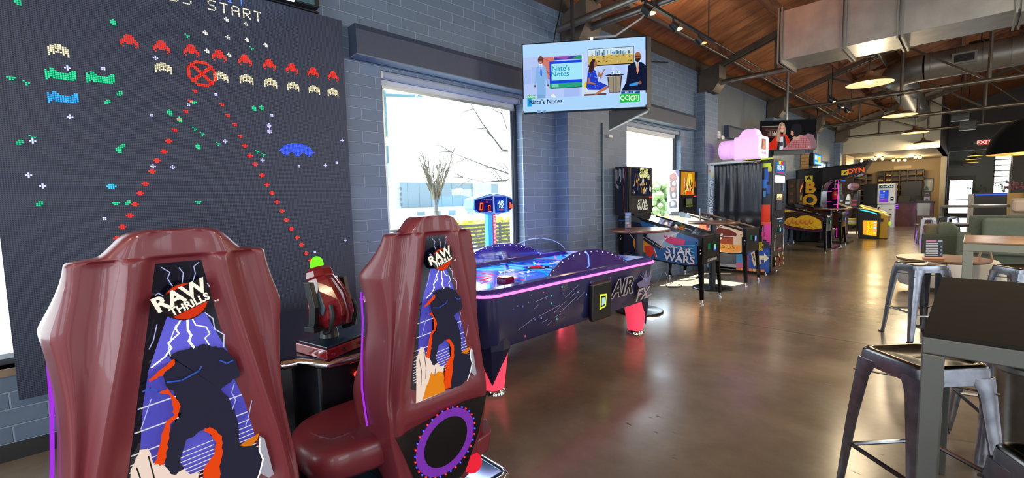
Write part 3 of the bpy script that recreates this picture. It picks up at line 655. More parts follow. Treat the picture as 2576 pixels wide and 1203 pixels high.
# ================================================================ SEATS
M_RED = mat((112, 38, 48), 0.40, spec=0.5, coat=0.2, bump=0.05, bscale=900, name='burgundy_plastic')
M_REDG = mat((124, 26, 36), 0.14, coat=0.8, name='glossy_red')
E_PUR = emi((170, 56, 230), 0.9)
def raw_art(parent):
    A = Art((.0205, 0, 0), (0, 1, 0), (0, 0, 1), .0005, rough=.12)
    def hw(z): return .049+(1.313-z)*.196
    ZT, ZB = 1.313, .605
    A.poly([(-hw(ZB), ZB), (hw(ZB), ZB), (hw(ZT), ZT), (-hw(ZT), ZT)], (14, 14, 30), .0)
    vio = (84, 82, 180)
    A.poly([(-.035, 1.17), (.05, 1.165), (.10, 1.03), (-.085, 1.03)], vio, .5)
    A.poly([(-.082, 1.04), (-.03, 1.05), (-.045, .74), (-.125, .74), (-.10, .95)], (68, 66, 160), .45); A.poly([(.06, .97), (.10, .98), (.165, .76), (.09, .76)], (68, 66, 160), .45)
    A.poly([(-.05, .83), (.05, .85), (.05, .72), (-.06, .72)], (76, 74, 170), .45)
    # white speed stripes
    for i, z in enumerate((.958, .898, .842, .818, .80, .787, .775, .764, .753, .743, .733, .723, .713)):
        for a, b in ((-1, -.25), (-.25, .3), (.45, 1)):
            if a == -.25 and i < 4: continue
            A.line([(a*hw(z)*.93, z-.004+a*.012), (b*hw(z)*.93, z-.004+b*.012)], .0026 if i > 2 else .0035, (240, 240, 245), .7)
    # dark jagged shape, plain rock-like mass
    rr = random.Random(4)
    def jag(P, k_=4):
        o = []
        for a, b in zip(P[:-1], P[1:]):
            for k in range(k_):
                f = k/k_; o.append((a[0]+(b[0]-a[0])*f+rr.uniform(-.0025, .0025), a[1]+(b[1]-a[1])*f+rr.uniform(-.0025, .0025)))
        return o+[P[-1]]
    body = [(-.041, 1.072), (-.01, 1.078), (.016, 1.079), (.04, 1.082), (.063, 1.068), (.085, 1.057), (.112, 1.016), (.118, .969), (.09, .958), (.070, .945), (.093, .889), (.105, .828), (.104, .776), (.152, .737), (.160, .69), (.140, .63), (.10, .612), (.03, .612),
            (.045, .683), (.055, .763), (.045, .80), (.024, .846), (.004, .839), (-.022, .828), (-.035, .785), (-.028, .735), (-.04, .70), (-.075, .70), (-.070, .78), (-.060, .85), (-.047, .884), (-.028, .895), (-.028, .93), (-.038, .974), (-.053, .99), (-.055, 1.02), (-.035, 1.05), (-.041, 1.072)]
    A.poly(jag(body), (40, 40, 58), .14)
    org = (250, 78, 24)
    A.poly(jag([(-.031, 1.057), (-.064, 1.033), (-.086, 1.018), (-.084, 1.012), (-.057, 1.021), (-.029, 1.045)]), org, .75)
    A.poly(jag([(-.066, .978), (-.048, .982), (-.025, .929), (-.031, .90), (-.051, .886), (-.058, .837), (-.069, .79), (-.072, .74), (-.086, .74), (-.088, .797), (-.078, .835), (-.060, .894), (-.041, .908), (-.041, .939), (-.049, .968)]), org, .75)
    A.poly(jag([(.020, .845), (.035, .848), (.062, .811), (.060, .763), (.046, .683), (.036, .62), (-.004, .62), (.006, .70), (.019, .74), (.043, .763), (.047, .794), (.034, .827)]), org, .75)
    A.poly([(.103, .765), (.13, .775), (.155, .782), (.150, .765), (.132, .752), (.115, .757)], (240, 130, 30), .7)
    A.poly(jag([(-.150, .61), (-.135, .80), (-.114, .845), (-.10, .84), (-.088, .79), (-.070, .783), (-.052, .745), (-.030, .755), (-.020, .735), (.004, .73), (-.006, .69), (-.02, .612)]), (250, 226, 210), .8)
    A.poly(jag([(-.120, .612), (-.085, .68), (-.066, .72), (-.05, .70), (-.028, .715), (-.004, .70), (.004, .612)]), (238, 140, 30), .8)
    for p in ([(-.125, .80), (-.115, .74), (-.12, .68)], [(-.10, .82), (-.092, .75), (-.096, .70)], [(-.045, .73), (-.05, .70)]): A.line(p, .003, (40, 30, 34), 0)
    A.poly([(.172, .635), (.186, .64), (.168, .76), (.155, .775), (.150, .735), (.160, .70), (.150, .66)], (150, 150, 165), .2); A.line([(.155, .765), (.152, .73), (.16, .70), (.148, .66), (.13, .625)], .004, (236, 236, 240), .6)
    # lightning
    A.line([(-.01, 1.16), (-.022, 1.14), (-.016, 1.125), (-.04, 1.105), (-.034, 1.09), (-.05, 1.07), (-.078, 1.05)], .004, (220, 225, 255), 1.4)
    A.line([(-.02, 1.15), (-.032, 1.12), (-.04, 1.09), (-.038, 1.07)], .0025, (220, 225, 255), 1.1)
    A.line([(.005, 1.16), (.004, 1.13), (.01, 1.115), (.004, 1.10), (.014, 1.08)], .0055, (225, 230, 255), 1.5)
    A.line([(.015, 1.16), (.022, 1.14), (.045, 1.13), (.052, 1.11), (.040, 1.10), (.048, 1.08)], .003, (220, 225, 255), 1.3)
    A.line([(.045, 1.17), (.062, 1.15), (.064, 1.12), (.085, 1.10), (.082, 1.065)], .0025, (200, 205, 255), 1.0)
    for p in ([(-.02, 1.25), (-.03, 1.275), (-.024, 1.29), (-.04, 1.305)], [(.0, 1.26), (.004, 1.285), (-.004, 1.30)], [(.02, 1.25), (.03, 1.28), (.028, 1.30), (.04, 1.31)], [(.04, 1.235), (.055, 1.25), (.06, 1.24)], [(-.04, 1.23), (-.052, 1.24), (-.058, 1.235)], [(.10, .955), (.092, .93), (.10, .905), (.09, .88)], [(.14, .89), (.13, .85), (.12, .82)], [(-.06, 1.16), (-.07, 1.12), (-.08, 1.1)], [(-.085, .97), (-.11, .90)]):
        A.line(p, .0022, (190, 195, 250), .8)
    for p in ([(-.10, .995), (-.085, 1.0), (-.07, .985), (-.065, .965)], [(.07, 1.03), (.085, 1.018), (.10, 1.022)], [(-.05, 1.005), (-.02, 1.0), (.02, 1.015), (.025, 1.025)]): A.line(p, .004, (50, 80, 170), .25)
    # round orange badge with two lines of lettering
    A.disc(.004, 1.21, .051, (30, 16, 20), .0, n=30); A.disc(.004, 1.21, .048, (236, 62, 30), .7, n=26)
    ca, sa = math.cos(.36), math.sin(.36)
    def rp(x, y): return (x*ca-y*sa, 1.215+x*sa+y*ca)
    A.poly([rp(-.066, -.005), rp(.062, -.005), rp(.062, .036), rp(-.066, .03)], (28, 18, 22), .0)
    A.poly([rp(-.046, -.03), rp(.056, -.03), rp(.056, -.004), rp(-.046, -.004)], (28, 18, 22), .0)
    A.text('RAW', *rp(-.002, .013), .054, (252, 240, 222), 1.0, .035, .36, sx=.98)
    A.text('THRILLS', *rp(.006, -.018), .029, (252, 240, 222), 1.0, .035, .36, sx=.88)
    A.text('TM', *rp(.062, -.040), .008, (252, 240, 222), .8, .02, .36)
    A.build('back_artwork', parent)
def make_seat(loc, label, cu):
    t = thing('arcade_chair', label, 'chair', loc, 0, 'burgundy arcade chairs')
    # z, panel, lip, ridge, valley, fold, tip, dx tip
    rows = [(1.402, .02, .03, .045, .055, .062, .066, -.03, -.0), (1.398, .05, .058, .075, .085, .094, .098, -.035, -.0), (1.385, .055, .065, .095, .105, .112, .118, -.035, 0), (1.36, .055, .066, .105, .122, .132, .138, -.035, 0),
            (1.340, .055, .067, .108, .135, .150, .158, -.035, 0), (1.336, .055, .067, .108, .136, .156, .166, -.035, 0), (1.331, .055, .067, .108, .145, .205, .219, -.035, 0), (1.326, .055, .067, .108, .150, .214, .225, -.04, 1), (1.31, .058, .07, .108, .152, .216, .227, -.045, 1), (1.28, .062, .074, .110, .158, .220, .234, -.06, 1),
            (1.22, .073, .086, .118, .168, .238, .258, -.10, 1), (1.160, .085, .10, .128, .178, .255, .292, -.16, 1), (1.148, .087, .102, .130, .180, .257, .290, -.16, 1), (1.09, .099, .114, .142, .190, .248, .280, -.15, 1), (1.0, .118, .134, .162, .200, .238, .272, -.14, 1),
            (.90, .137, .154, .184, .212, .238, .272, -.15, 1), (.80, .158, .175, .207, .226, .246, .280, -.19, 1), (.70, .178, .196, .224, .240, .262, .292, -.24, 1), (.64, .186, .204, .232, .248, .270, .298, -.26, 1),
            (.60, .190, .208, .236, .254, .272, .298, -.27, 2), (.54, .19, .21, .238, .256, .272, .294, -.27, 2), (.50, .19, .21, .236, .254, .270, .290, -.26, 3), (.42, .175, .195, .22, .238, .258, .280, -.24, 3), (.34, .150, .17, .20, .22, .245, .266, -.2, 3), (.22, .09, .12, .16, .19, .22, .24, -.08, 3), (.125, .08, .10, .14, .17, .2, .22, -.08, 3)]
    rings = []
    for (z, p, l, r, v, f, w, dx, k) in rows:
        if k == 0: xs = (.03, .035, .040, .040, .025, .005, dx)
        elif k == 1: xs = (.012, .016, .042, .055, -.004, .014, dx)
        elif k == 2: xs = (.040, .044, .048, .050, .020, .016, dx)
        else: xs = (.012, .014, .030, .040, .020, .012, dx)
        half = [(p, xs[1]), (l, xs[2]), (r, xs[3]), ((r+v)/2, (xs[3]*.35+xs[4]*.65)), (v, xs[4]), ((v+f)/2, xs[4]*.6+xs[5]*.4+(.006 if k else 0)), (f, xs[5]), (w, xs[6])]
        back = [(xs[0], 0, z)]
        ring = [(x, -y, z) for y, x in half[::-1]]+back+[(x, y, z) for y, x in half]
        ring += [(dx-.02, w*.93, z), (-.075 if k else -.05, f*.6, z), (-.085 if k else -.05, 0, z), (-.075 if k else -.05, -f*.6, z), (dx-.02, -w*.93, z)]
        rings.append(ring)
    m = MB(); m.loft(rings[::-1], M_RED); m.build('backrest', t, sharp=70, subsurf=1)
    raw_art(t)
    # lower speaker panel with ring of lights
    hexp = [(-.245, .488), (-.12, .497), (.12, .525), (.245, .515), (.19, .35), (.11, .205), (.055, .15), (-.07, .12), (-.165, .26)]
    sp = MB(); sp.prism(hexp, 'x', .020, .043, M_BLACKGL); so = sp.build('speaker_panel', t)
    g = MB(); n = 36
    def gm():
        m_ = bpy.data.materials.new('speaker_mesh'); nt, N, L, b = nodes(m_); tc = N.new('ShaderNodeTexCoord'); s3 = N.new('ShaderNodeSeparateXYZ'); L.new(tc.outputs['Object'], s3.inputs[0])
        a = math_(N, L, 'ADD', math_(N, L, 'FRACT', math_(N, L, 'MULTIPLY', s3.outputs[1], 260.0)), math_(N, L, 'FRACT', math_(N, L, 'MULTIPLY', s3.outputs[2], 260.0)))
        c_ = math_(N, L, 'GREATER_THAN', a, .75)
        b.inputs['Base Color'].default_value = lin((60, 20, 80)); b.inputs['Emission Color'].default_value = lin((150, 50, 220)); L.new(math_(N, L, 'MULTIPLY', c_, .55), b.inputs['Emission Strength'])
        return m_
    if not hasattr(make_seat, 'gm'): make_seat.gm = gm()
    def el(k, f): return (math.cos(2*PI*k/n)*.165*f+(.012*math.sin(2*PI*k/n)), .378+math.sin(2*PI*k/n)*.15*f)
    vs = []; fs = []
    for k in range(n): a = el(k, .97); b_ = el(k, .72); vs += [(.0445, a[0], a[1]), (.0445, b_[0], b_[1])]
    for k in range(n): j = (k+1) % n; fs.append((2*k, 2*j, 2*j+1, 2*k+1))
    g.add(vs, fs, make_seat.gm); g.build('glowing_mesh', so)
    for k in range(n):
        a = el(k, 1.0); c_ = emi((255, 40, 50), 3.0) if k % 2 else emi((60, 60, 255), 3.4)
        MB().lathe([(.0005, -.004), (.0035, -.002), (.0035, .002), (.0005, .004)], c_, (.046, a[0], a[1]), 6, 'x').build('light_dot', so)
    # side light strips, cushion, base
    for s in (-1, 1):
        MB().tube([(-.165, s*.268, 1.08), (-.16, s*.270, .95), (-.165, s*.281, .8), (-.155, s*.292, .66), (-.13, s*.289, .5)], .0045, E_PUR, 6).build('light_strip', t)
        if s < 0: continue
        MB().loft([[(x, s*.20+y*(1-.3*k), z) for x, y, z in [(-.06, -.03, .30-.1*k), (.03, -.02, .30-.08*k), (.05, .07, .33-.08*k), (-.02, .10, .36-.08*k), (-.09, .07, .34-.08*k)]] for k in (0, 1.2)], M_RED).build('side_bolster', t, bevel=.01)
        MB().lathe([(.001, -.03), (.04, -.02), (.05, .0), (.04, .02), (.001, .03)], emi((235, 40, 60), .9), (.03, s*.16, .20), 12, 'x', sy=1.0).build('tail_light', t)
    c = MB(); rr_ = []
    for z, f in ((.30, .86), (.33, .98), (.38, 1.0), (.43, .98), (.452, .92), (.458, .80)):
        ring = []
        for k in range(28):
            a = 2*PI*k/28; ca, sa = math.cos(a), math.sin(a); q = 3.6
            ex = (abs(ca)**(2/q))*(1 if ca >= 0 else -1); ey = (abs(sa)**(2/q))*(1 if sa >= 0 else -1)
            ring.append((-.27+.215*ex*f, (cu[0]+cu[1])/2+(cu[1]-cu[0])/2*ey*f, z+.02+(.03*ex if z > .4 else 0)*(-1)*.4))
        rr_.append(ring)
    c.loft(rr_, M_RED); c.build('cushion', t, sharp=60)
    MB().box(-.55, -.02, -.16, .16, .113, .31, M_BLACK).build('seat_pedestal', t, bevel=.02)
    return t
s1 = make_seat((-1.50, .188, 0), 'burgundy high-backed arcade chair nearest the camera, lightning artwork on its back', (-.27, .27))
s2 = make_seat((-1.66, 1.125, 0), 'burgundy arcade chair beside the air hockey table, purple light ring low on its back', (-.54, .30))
for s in (s1, s2):
    for ch in s.children:
        pass
# platform with chrome tubes
t = thing('seat_platform', 'low platform with chrome edge tubes under the two burgundy seats', 'platform', (-1.72, .55, 0))
MB().box(-.40, .14, -1.0, .88, 0, .10, M_BLACK).box(-.40, .14, -1.0, .88, .10, .113, mat((120, 160, 190), .12, .9)).build('deck', t, bevel=.005)
MB().tube([(-.40, .90, .10), (.12, .90, .10), (.155, .885, .10), (.165, .85, .10), (.165, -1.0, .10)], .02, M_CHROME, 10).tube([(.155, .885, .10), (.17, .90, .0)], .02, M_CHROME, 8).build('edge_tube', t)

# ================================================================ GUN CONSOLE
CT = .72
t = thing('gun_console', 'black gun console with chrome front rail, in front of the LED screen', 'arcade console', (-2.9, .65, 0))
half = [(.60, .0), (.62, .08), (.76, .16), (.78, .42), (.66, .50), (.60, .60), (.35, .86), (0, .95), (-.45, .9)]
top = [(x, y) for x, y in half]+[(x, -y*.78) for x, y in half[::-1] if y > 0]
MB().prism(top, 'z', CT-.05, CT, mat((16, 20, 44), .25)).build('console_top', t, bevel=.008)
MB().prism([(x*.93-.02, y*.95) for x, y in top], 'z', 0, CT-.05, mat((14, 14, 24), .35)).build('cabinet', t, bevel=.01)
rail = [(x+.012, y, CT-.025) for x, y in half[1:6]]
MB().tube([(x+.012, y*1.0, CT-.025) for x, y in half[:6]], .022, M_CHROME, 10).tube([(x+.012, -y*.78, CT-.025) for x, y in half[:6]], .022, M_CHROME, 10).build('front_rail', t)
MB().tube([(x+.01, y+.01, CT-.0) for x, y in half[5:]], .010, E_PUR, 6).build('light_strip', t)
a = MB().box(.705, .712, .36, .385, .25, .47, mat((150, 120, 60), .35, .8)).build('coin_slot_plate', t)
MB().box(.711, .714, .368, .376, .30, .44, M_BLACK).build('slot', a)
MB().lathe([(.016, 0), (.016, .012), (.006, .016)], emi((255, 60, 50), 1.3), (.712, .33, .585), 12, 'x').build('coin_button', t)
MB().lathe([(.014, 0), (.014, .01), (.006, .012)], M_CHROME, (.712, .42, .585), 12, 'x').build('lock', t)
def gun(yc, label):
    g = thing('light_gun', label, 'light gun', (-2.28, yc, CT+.001), 0, 'light guns on the console')
    b = MB(); b.prism([(-.12, -.12), (.13, -.15), (.13, .10), (-.12, .13)], 'z', 0, .05, M_REDG)
    b.prism([(-.11, -.11), (.12, -.14), (.12, .09), (-.11, .12)], 'z', .05, .062, mat((20, 40, 62), .2)); b.build('gun_base', g, bevel=.005)
    for y in (-.12, -.05, .06):
        MB().lathe([(.008, 0), (.008, .012), (.002, .014)], M_BLACK if y > -.1 else M_REDG, (.133, y, .026), 8, 'x').build('base_knob', g)
    MB().tube([(-.02, 0, .06), (-.02, 0, .13)], [.05, .035], M_BLACK, 12).build('swivel', g)
    for s in (-1, 1):
        MB().loft([[(x+dx, s*.105+y, z) for dx, y in ((-.022, -.014), (.022, -.014), (.022, .014), (-.022, .014))] for x, z in ((-.02, .12), (-.0, .16), (.01, .24), (-.01, .32), (-.02, .36))], M_BLACK, smooth=False).build('fork_arm', g, bevel=.004)
    MB().rbox((-.02, 0, .125), (.07, .24, .03), M_BLACK).build('fork_base', g, bevel=.004)
    # body lofted along its leaning axis
    def ring(c, w, h, tl=0): 
        ax = Vector((-.30, 0, 1)).normalized(); sd = Vector((0, 1, 0)); fr = sd.cross(ax)
        return [tuple(Vector(c)+sd*w*x+fr*h*y) for x, y in ((-.5, -1), (.5, -1), (1, -.45), (1, .45), (.5, 1), (-.5, 1), (-1, .45), (-1, -.45))]
    m = MB(); m.loft([ring((.02, -.0, .12), .055, .075), ring((.015, 0, .16), .078, .115), ring((.0, 0, .20), .074, .125), ring((-.01, 0, .24), .080, .12), ring((-.03, -.0, .30), .072, .10), ring((-.045, 0, .345), .062, .082), ring((-.056, 0, .365), .052, .062), ring((-.060, 0, .37), .060, .070), ring((-.070, 0, .402), .055, .062), ring((-.078, 0, .42), .038, .042)], M_REDG, smooth=False)
    m.build('gun_body', g, bevel=.007)
    for s in (-1, 1): MB().loft([[(x+.0, s*(.0765), z) for x, z in ((.04, .19), (.055, .23), (.02, .31), (.0, .30), (.015, .22))], [(x+.0, s*(.083), z) for x, z in ((.04, .19), (.055, .23), (.02, .31), (.0, .30), (.015, .22))]], mat((120, 150, 175), .2, .6), smooth=False).build('side_badge', g)
    MB().tube([(.12, 0, .15), (.13, 0, .20), (.095, 0, .30), (.03, 0, .37)], .014, mat((88, 20, 28), .2), 8).build('top_rib', g)
    MB().lathe([(.032, 0), (.034, .02), (.028, .045), (.015, .058), (.001, .062)], emi((120, 255, 40), 1.1), (0, 0, 0), 12).build('muzzle_dome', g, loc=(-.078, 0, .415))
    for s in (-1, 1): MB().tube([(.02, s*.06, .10), (.08, s*.075, .12), (.10, s*.075, .20), (.085, s*.07, .25)], .012, M_BLACK, 8).build('handle', g)
    return g
g1 = gun(.90, 'red light gun with green tip on a black fork, visible between the two seats')
g1.rotation_euler = (0, 0, .35)
# ================================================================ AIR HOCKEY TABLE
M_NAVY = mat((30, 34, 78), .3, coat=.4, noise=.25, nscale=4, name='navy_space_print')
E_PINK = emi((255, 84, 160), 4.0); E_PINKL = mat((250, 70, 100), .4, emis=.62)
def air_hockey():
    t = thing('air_hockey_table', 'long blue air hockey table with glowing pink edge and pink lit legs', 'air hockey table', (-3.0, 3.24, 0))
    hw, hl, T = .64, 1.235, .80
    def outline(o=0.0, r=.14, n=6):
        P = []
        for sx, sy, a0 in ((1, -1, -PI/2), (1, 1, 0), (-1, 1, PI/2), (-1, -1, PI)):
            for k in range(n+1):
                a = a0+PI/2*k/n; P.append((sx*(hw-r)+math.cos(a)*(r+o), sy*(hl-r)+math.sin(a)*(r+o)))
        return P
    O = outline()
    m = MB(); m.loft([[(x*.94, y*.95, .37) for x, y in O], [(x*.97, y*.98, .45) for x, y in O], [(x*.985, y*.99, .62) for x, y in O], [(x, y, T-.03) for x, y in O]], M_NAVY, caps=True); m.build('cabinet', t)
    # top rim, tilted inward, and playfield
    m = MB(); I = outline(-.085, .10); I2 = outline(-.10, .10)
    m.loft([[(x, y, T-.03) for x, y in outline(.008)], [(x, y, T+.0) for x, y in outline(.005)], [(x, y, T+.025) for x, y in outline(-.02)], [(x, y, T+.028) for x, y in I], [(x, y, T-.015) for x, y in I2]], mat((52, 40, 120), .18, coat=.5), caps=False); m.build('rim', t)
    m = MB(); m.add([(x, y, T-.012) for x, y in I2], [tuple(range(len(I2)))], mat((24, 84, 214), .08, coat=.6, emis=.65)); pf = m.build('playfield', t)
    A = Art((0, 0, T-.0115), (1, 0, 0), (0, 1, 0), .0003, emit=.9)
    rnd = random.Random(11)
    for i in range(38):
        u = rnd.uniform(-.5, .5); v = rnd.uniform(-1.05, 1.05); l = rnd.uniform(.15, .5); a = rnd.choice([.6, .7, 2.4, 2.5]); w_ = rnd.uniform(.008, .05)
        du, dv = math.cos(a)*l/2, math.sin(a)*l/2
        u0, u1, v0, v1 = max(-.53, min(.53, u-du)), max(-.53, min(.53, u+du)), max(-1.1, min(1.1, v-dv)), max(-1.1, min(1.1, v+dv))
        A.line([(u0, v0), (u1, v1)], w_, rnd.choice([(30, 110, 255), (20, 160, 240), (60, 60, 220), (120, 190, 255), (90, 40, 200)]), rnd.choice([.5, .8, 1.0]))
    A.rect(-.53, -.008, .53, .008, (60, 230, 255), 1.4)
    for s in (-1, 1):
        A.rect(-.53, s*.16-.004, .53, s*.16+.004, (60, 200, 255), 1.2); A.line([(-.5, s*.55), (.5, s*.60)], .02, (255, 60, 90), .9)
        A.line([(-.3, s*.9), (-.2, s*.75), (.1, s*.72), (.15, s*.85)], .03, (255, 60, 90), .9)
    A.disc(0, 0, .13, (20, 24, 70), .3, n=28); A.disc(0, 0, .085, (210, 215, 230), .7, n=28); A.disc(0, 0, .07, (210, 30, 50), .8, n=28)
    for s in (-1, 1):
        A.text('AIR', -.05, s*.36+.0, .16, (225, 235, 255), 1.0, .03, PI/2 if s > 0 else PI/2, .3); A.text('FX', .14, s*.30, .14, (225, 235, 255), 1.0, .03, PI/2, .3)
    A.build('playfield_art', pf)
    # pink light line
    m = MB(); n_ = len(O); m.tube([(x, y, T-.018) for x, y in outline(.014)], .0105, E_PINK, 6, closed=True); m.build('light_strip', t)
    # arched side shields with studs
    for s in (-1, 1):
        arc = [(-.50, 0), (-.42, .07), (-.3, .13), (-.15, .172), (.02, .188), (.2, .18), (.38, .145), (.52, .10), (.66, .04), (.74, 0)]
        x0 = s*(hw-.06)
        m = MB(); m.prism([(y, T+.022+z) for y, z in arc], 'x', x0-.006, x0+.006, mat((58, 36, 110), .12, coat=.7)); sh = m.build('side_shield', t)
        stud = MB()
        for i in range(19):
            f = i/18*(len(arc)-1); k = min(len(arc)-2, int(f)); g = f-k; y = arc[k][0]*(1-g)+arc[k+1][0]*g; z = arc[k][1]*(1-g)+arc[k+1][1]*g
            if 0 < i < 18:
                MB().lathe([(.001, -.009), (.0055, -.008), (.0055, .008), (.001, .009)], emi((205, 225, 255), 1.6), (x0, y, T+.010+z*.95), 6, 'x').build('stud', sh)
        MB().tube([(x0+s*.008, .02, T+.20), (x0+s*.012, .06, T+.16), (x0+s*.012, .07, T+.06), (x0+s*.010, .045, T+.045)], .005, emi((110, 150, 255), 1.5), 6).build('light_tube', sh)
        MB().prism([(-.02, T+.03), (.10, T+.03), (.0, T+.20), (-.05, T+.20)], 'x', x0-s*.02-.002, x0-s*.02+.002, M_ACRYL).build('acrylic_brace', sh)
    g = MB(); arc = [(.14, 0), (.22, .09), (.36, .15), (.54, .185), (.74, .185), (.95, .15), (1.12, .08), (1.2, .01)]
    g.prism([(y, T+.03+z) for y, z in arc], 'x', -hw+.03, -hw+.036, M_ACRYL); g.tube([(-hw+.033, y, T+.03+z) for y, z in arc], .004, mat((180, 200, 235), .1), 6); g.build('clear_shield', t)
    # tapering lit legs with dark pointed skirts
    for sx in (-1, 1):
        for sy in (-1, 1):
            x, y = sx*.48, sy*1.03-(.0 if sy < 0 else -.03)
            l = MB(); l.lathe([(.125, .38), (.118, .30), (.100, .16), (.086, .05), (.084, .035)], E_PINKL, (x, y, 0), 24); lg = l.build('leg', t)
            MB().lathe([(.084, .036), (.09, .03), (.098, .012), (.1, 0), (.001, 0)], M_CHROME, (x, y, 0), 24).build('foot', lg)
            c = MB(); R = .135
            a0 = math.atan2(sy, sx)
            pts = [(x+R*math.cos(a0+d), y+R*math.sin(a0+d)) for d in (-1.3, -.65, 0, .65, 1.3)]
            vt = [(p[0], p[1], .44) for p in pts]+[(p[0], p[1], .36) for p in pts]
            tip = (x+.105*math.cos(a0), y+.105*math.sin(a0), .09)
            vs = vt+[tip]; fs = [(i, i+1, 6+i, 5+i) for i in range(4)]+[(5+i, 6+i, 10) for i in range(4)]
            c.add(vs, fs, mat((22, 26, 58), .3)); so = c.build('leg_skirt', t); sm = so.modifiers.new('th', 'SOLIDIFY'); sm.thickness = .012
    # printed long side facing the room
    A = Art((hw*.975+.012, 0, 0), (0, 1, 0), (0, 0, 1), .0004, rough=.25)
    rn = random.Random(5)
    for i in range(46):
        u = rn.uniform(-1.0, .35); v = rn.uniform(.42, .74); A.disc(u, v, rn.uniform(.002, .010), rn.choice([(120, 150, 220), (190, 90, 130), (90, 90, 180), (90, 170, 190)]), .25, n=8)
    for i in range(12):
        u = rn.uniform(-.95, .0); v = rn.uniform(.45, .7); a = rn.uniform(.2, .9); l = rn.uniform(.05, .3)
        u1 = u+math.cos(a)*l; v1 = min(.745, v+math.sin(a)*l*.6); A.line([(u, v), (u1, v1)], .002, (170, 170, 220), .2)
    A.poly([(.98, .72), (.90, .62), (.78, .60), (.86, .52), (.80, .45), (.95, .47), (1.02, .44), (1.04, .56), (1.10, .66), (1.0, .62)], (116, 110, 150), .0)
    for k in range(5): A.line([(.98, .60), (.85+.06*k, .68+.015*(k % 3))], .003, (140, 160, 210), .2)
    A.text('AIR', .50, .595, .215, (165, 160, 180), 0, .07, 0, .42, 1.12); A.text('AIR', .50, .595, .215, (12, 12, 18), 0, .02, 0, .42, 1.12)
    A.text('FX', .87, .47, .17, (40, 36, 50), 0, .07, 0, .42, 1.25); A.text('FX', .87, .47, .17, (168, 160, 172), 0, .02, 0, .42, 1.25)
    A.line([(.93, .425), (1.07, .445)], .018, (168, 160, 172), 0)
    A.build('side_print', t)
    # card reader box
    b = MB(); b.box(hw*.975, hw*.975+.055, .0, .31, .36, .71, mat((14, 14, 18), .3)); bx = b.build('card_reader_box', t, bevel=.02, segs=3)
    A = Art((hw*.975+.056, .155, .53), (0, 1, 0), (0, 0, 1), .001)
    rr = [(-.055, -.07), (.045, -.055), (.06, .06), (-.045, .07)]
    A.poly([(x*1.0, y) for x, y in rr], (225, 255, 60), 1.6); A.poly([(x*.78, y*.78) for x, y in rr], (20, 22, 20), 0); A.poly([(x*.5+.004, y*.52) for x, y in rr], (170, 215, 205), 1.0)
    A.build('lit_reader', bx)
    return t
air_hockey()
m = MB(); m.lathe([(.001, 0), (.05, 0), (.052, .012), (.045, .02), (.02, .024), (.018, .045), (.024, .058), (.02, .068), (.001, .07)], M_REDG, (0, 0, 0), 24)
t = thing('air_hockey_mallet', 'small dark red mallet holder block with a white stick on the near corner of the air hockey table', 'mallet', (-2.60, 2.44, .79))
t['label'] = 'dark red box-shaped mallet on the near corner of the air hockey table'
MB().loft([[(x*k*.055, y*k*.05, z) for x, y in ((1, -1), (1, 1), (-1, 1), (-1, -1))] for k, z in ((.95, 0), (1, .01), (1, .055), (.9, .068))], mat((110, 14, 34), .12, coat=.8), smooth=False).build('block', t, bevel=.006)
MB().tube([(0, 0, .066), (-.005, -.01, .15)], .004, mat((225, 230, 240), .3), 8).build('stick', t)
# overhead scoreboard on its post
t = thing('score_display', 'blue overhead scoreboard on a cyan and pink lit post behind the air hockey table', 'scoreboard', (-3.74, 3.30, 0))
MB().box(-.03, .03, -.055, .01, 0, 1.33, mat((20, 150, 210), .3, emis=.35)).build('post', t, bevel=.004)
MB().box(-.03, .034, .012, .055, 0.0, 1.33, mat((200, 20, 90), .3, emis=.8)).build('post_light_panel', t)
m = MB()
for col in (.022, .034, .046):
    for k in range(34): m.box(.034, .037, col-.003, col+.003, .86+k*.0135, .866+k*.0135, emi((255, 190, 215), 2.2))
tag(m.build('light_dots', t), kind='stuff')
hb = [(-.28, .10), (-.05, .155), (.0, .145), (.05, .155), (.24, .12), (.29, .09), (.29, -.01), (.22, -.06), (.02, -.075), (-.24, -.05), (-.29, -.01)]
MB().prism([(y, 1.40+z) for y, z in hb], 'x', -.09, .075, mat((34, 120, 190), .25, coat=.4)).build('housing', t, bevel=.008)
A = Art((.0765, 0, 1.40), (0, 1, 0), (0, 0, 1), .0006)
A.poly([(-.275, .085), (-.02, .13), (-.02, -.055), (-.23, -.04), (-.275, -.01)], (26, 24, 96), .25)
A.poly([(.0, .125), (.18, .12), (.165, -.055), (.015, -.06)], (24, 40, 130), .4); A.poly([(.20, .11), (.275, .08), (.275, -.005), (.205, -.045)], (26, 24, 80), .25)
A.rect(.035, -.04, .155, .085, (30, 110, 210), .7)
A.text('AIR', .093, .05, .055, (240, 245, 255), 1.1, .03, 0, .2); A.text('FX', .097, .01, .055, (240, 245, 255), 1.1, .03, 0, .2); A.poly([(.06, -.02), (.13, -.02), (.095, -.035)], (240, 40, 50), 1.0)
for i in range(9): A.disc(-.16+.014*i, .085+(.008 if i % 2 else 0), .003, (235, 235, 245), 1.0, n=6)
def digit(u, v, w, h, sw=.010):
    A.rect(u-w/2, v-h/2, u+w/2, v+h/2, (70, 10, 20), .3); A.line([(u-w*.33, v-h*.36), (u+w*.25, v-h*.36), (u+w*.35, v+h*.36), (u-w*.23, v+h*.36), (u-w*.33, v-h*.36)], sw, (255, 90, 50), 2.0)
digit(-.195, .015, .065, .095); digit(-.085, .0, .045, .065, .008); digit(.225, .02, .03, .075, .008); digit(.257, .01, .024, .05, .006)
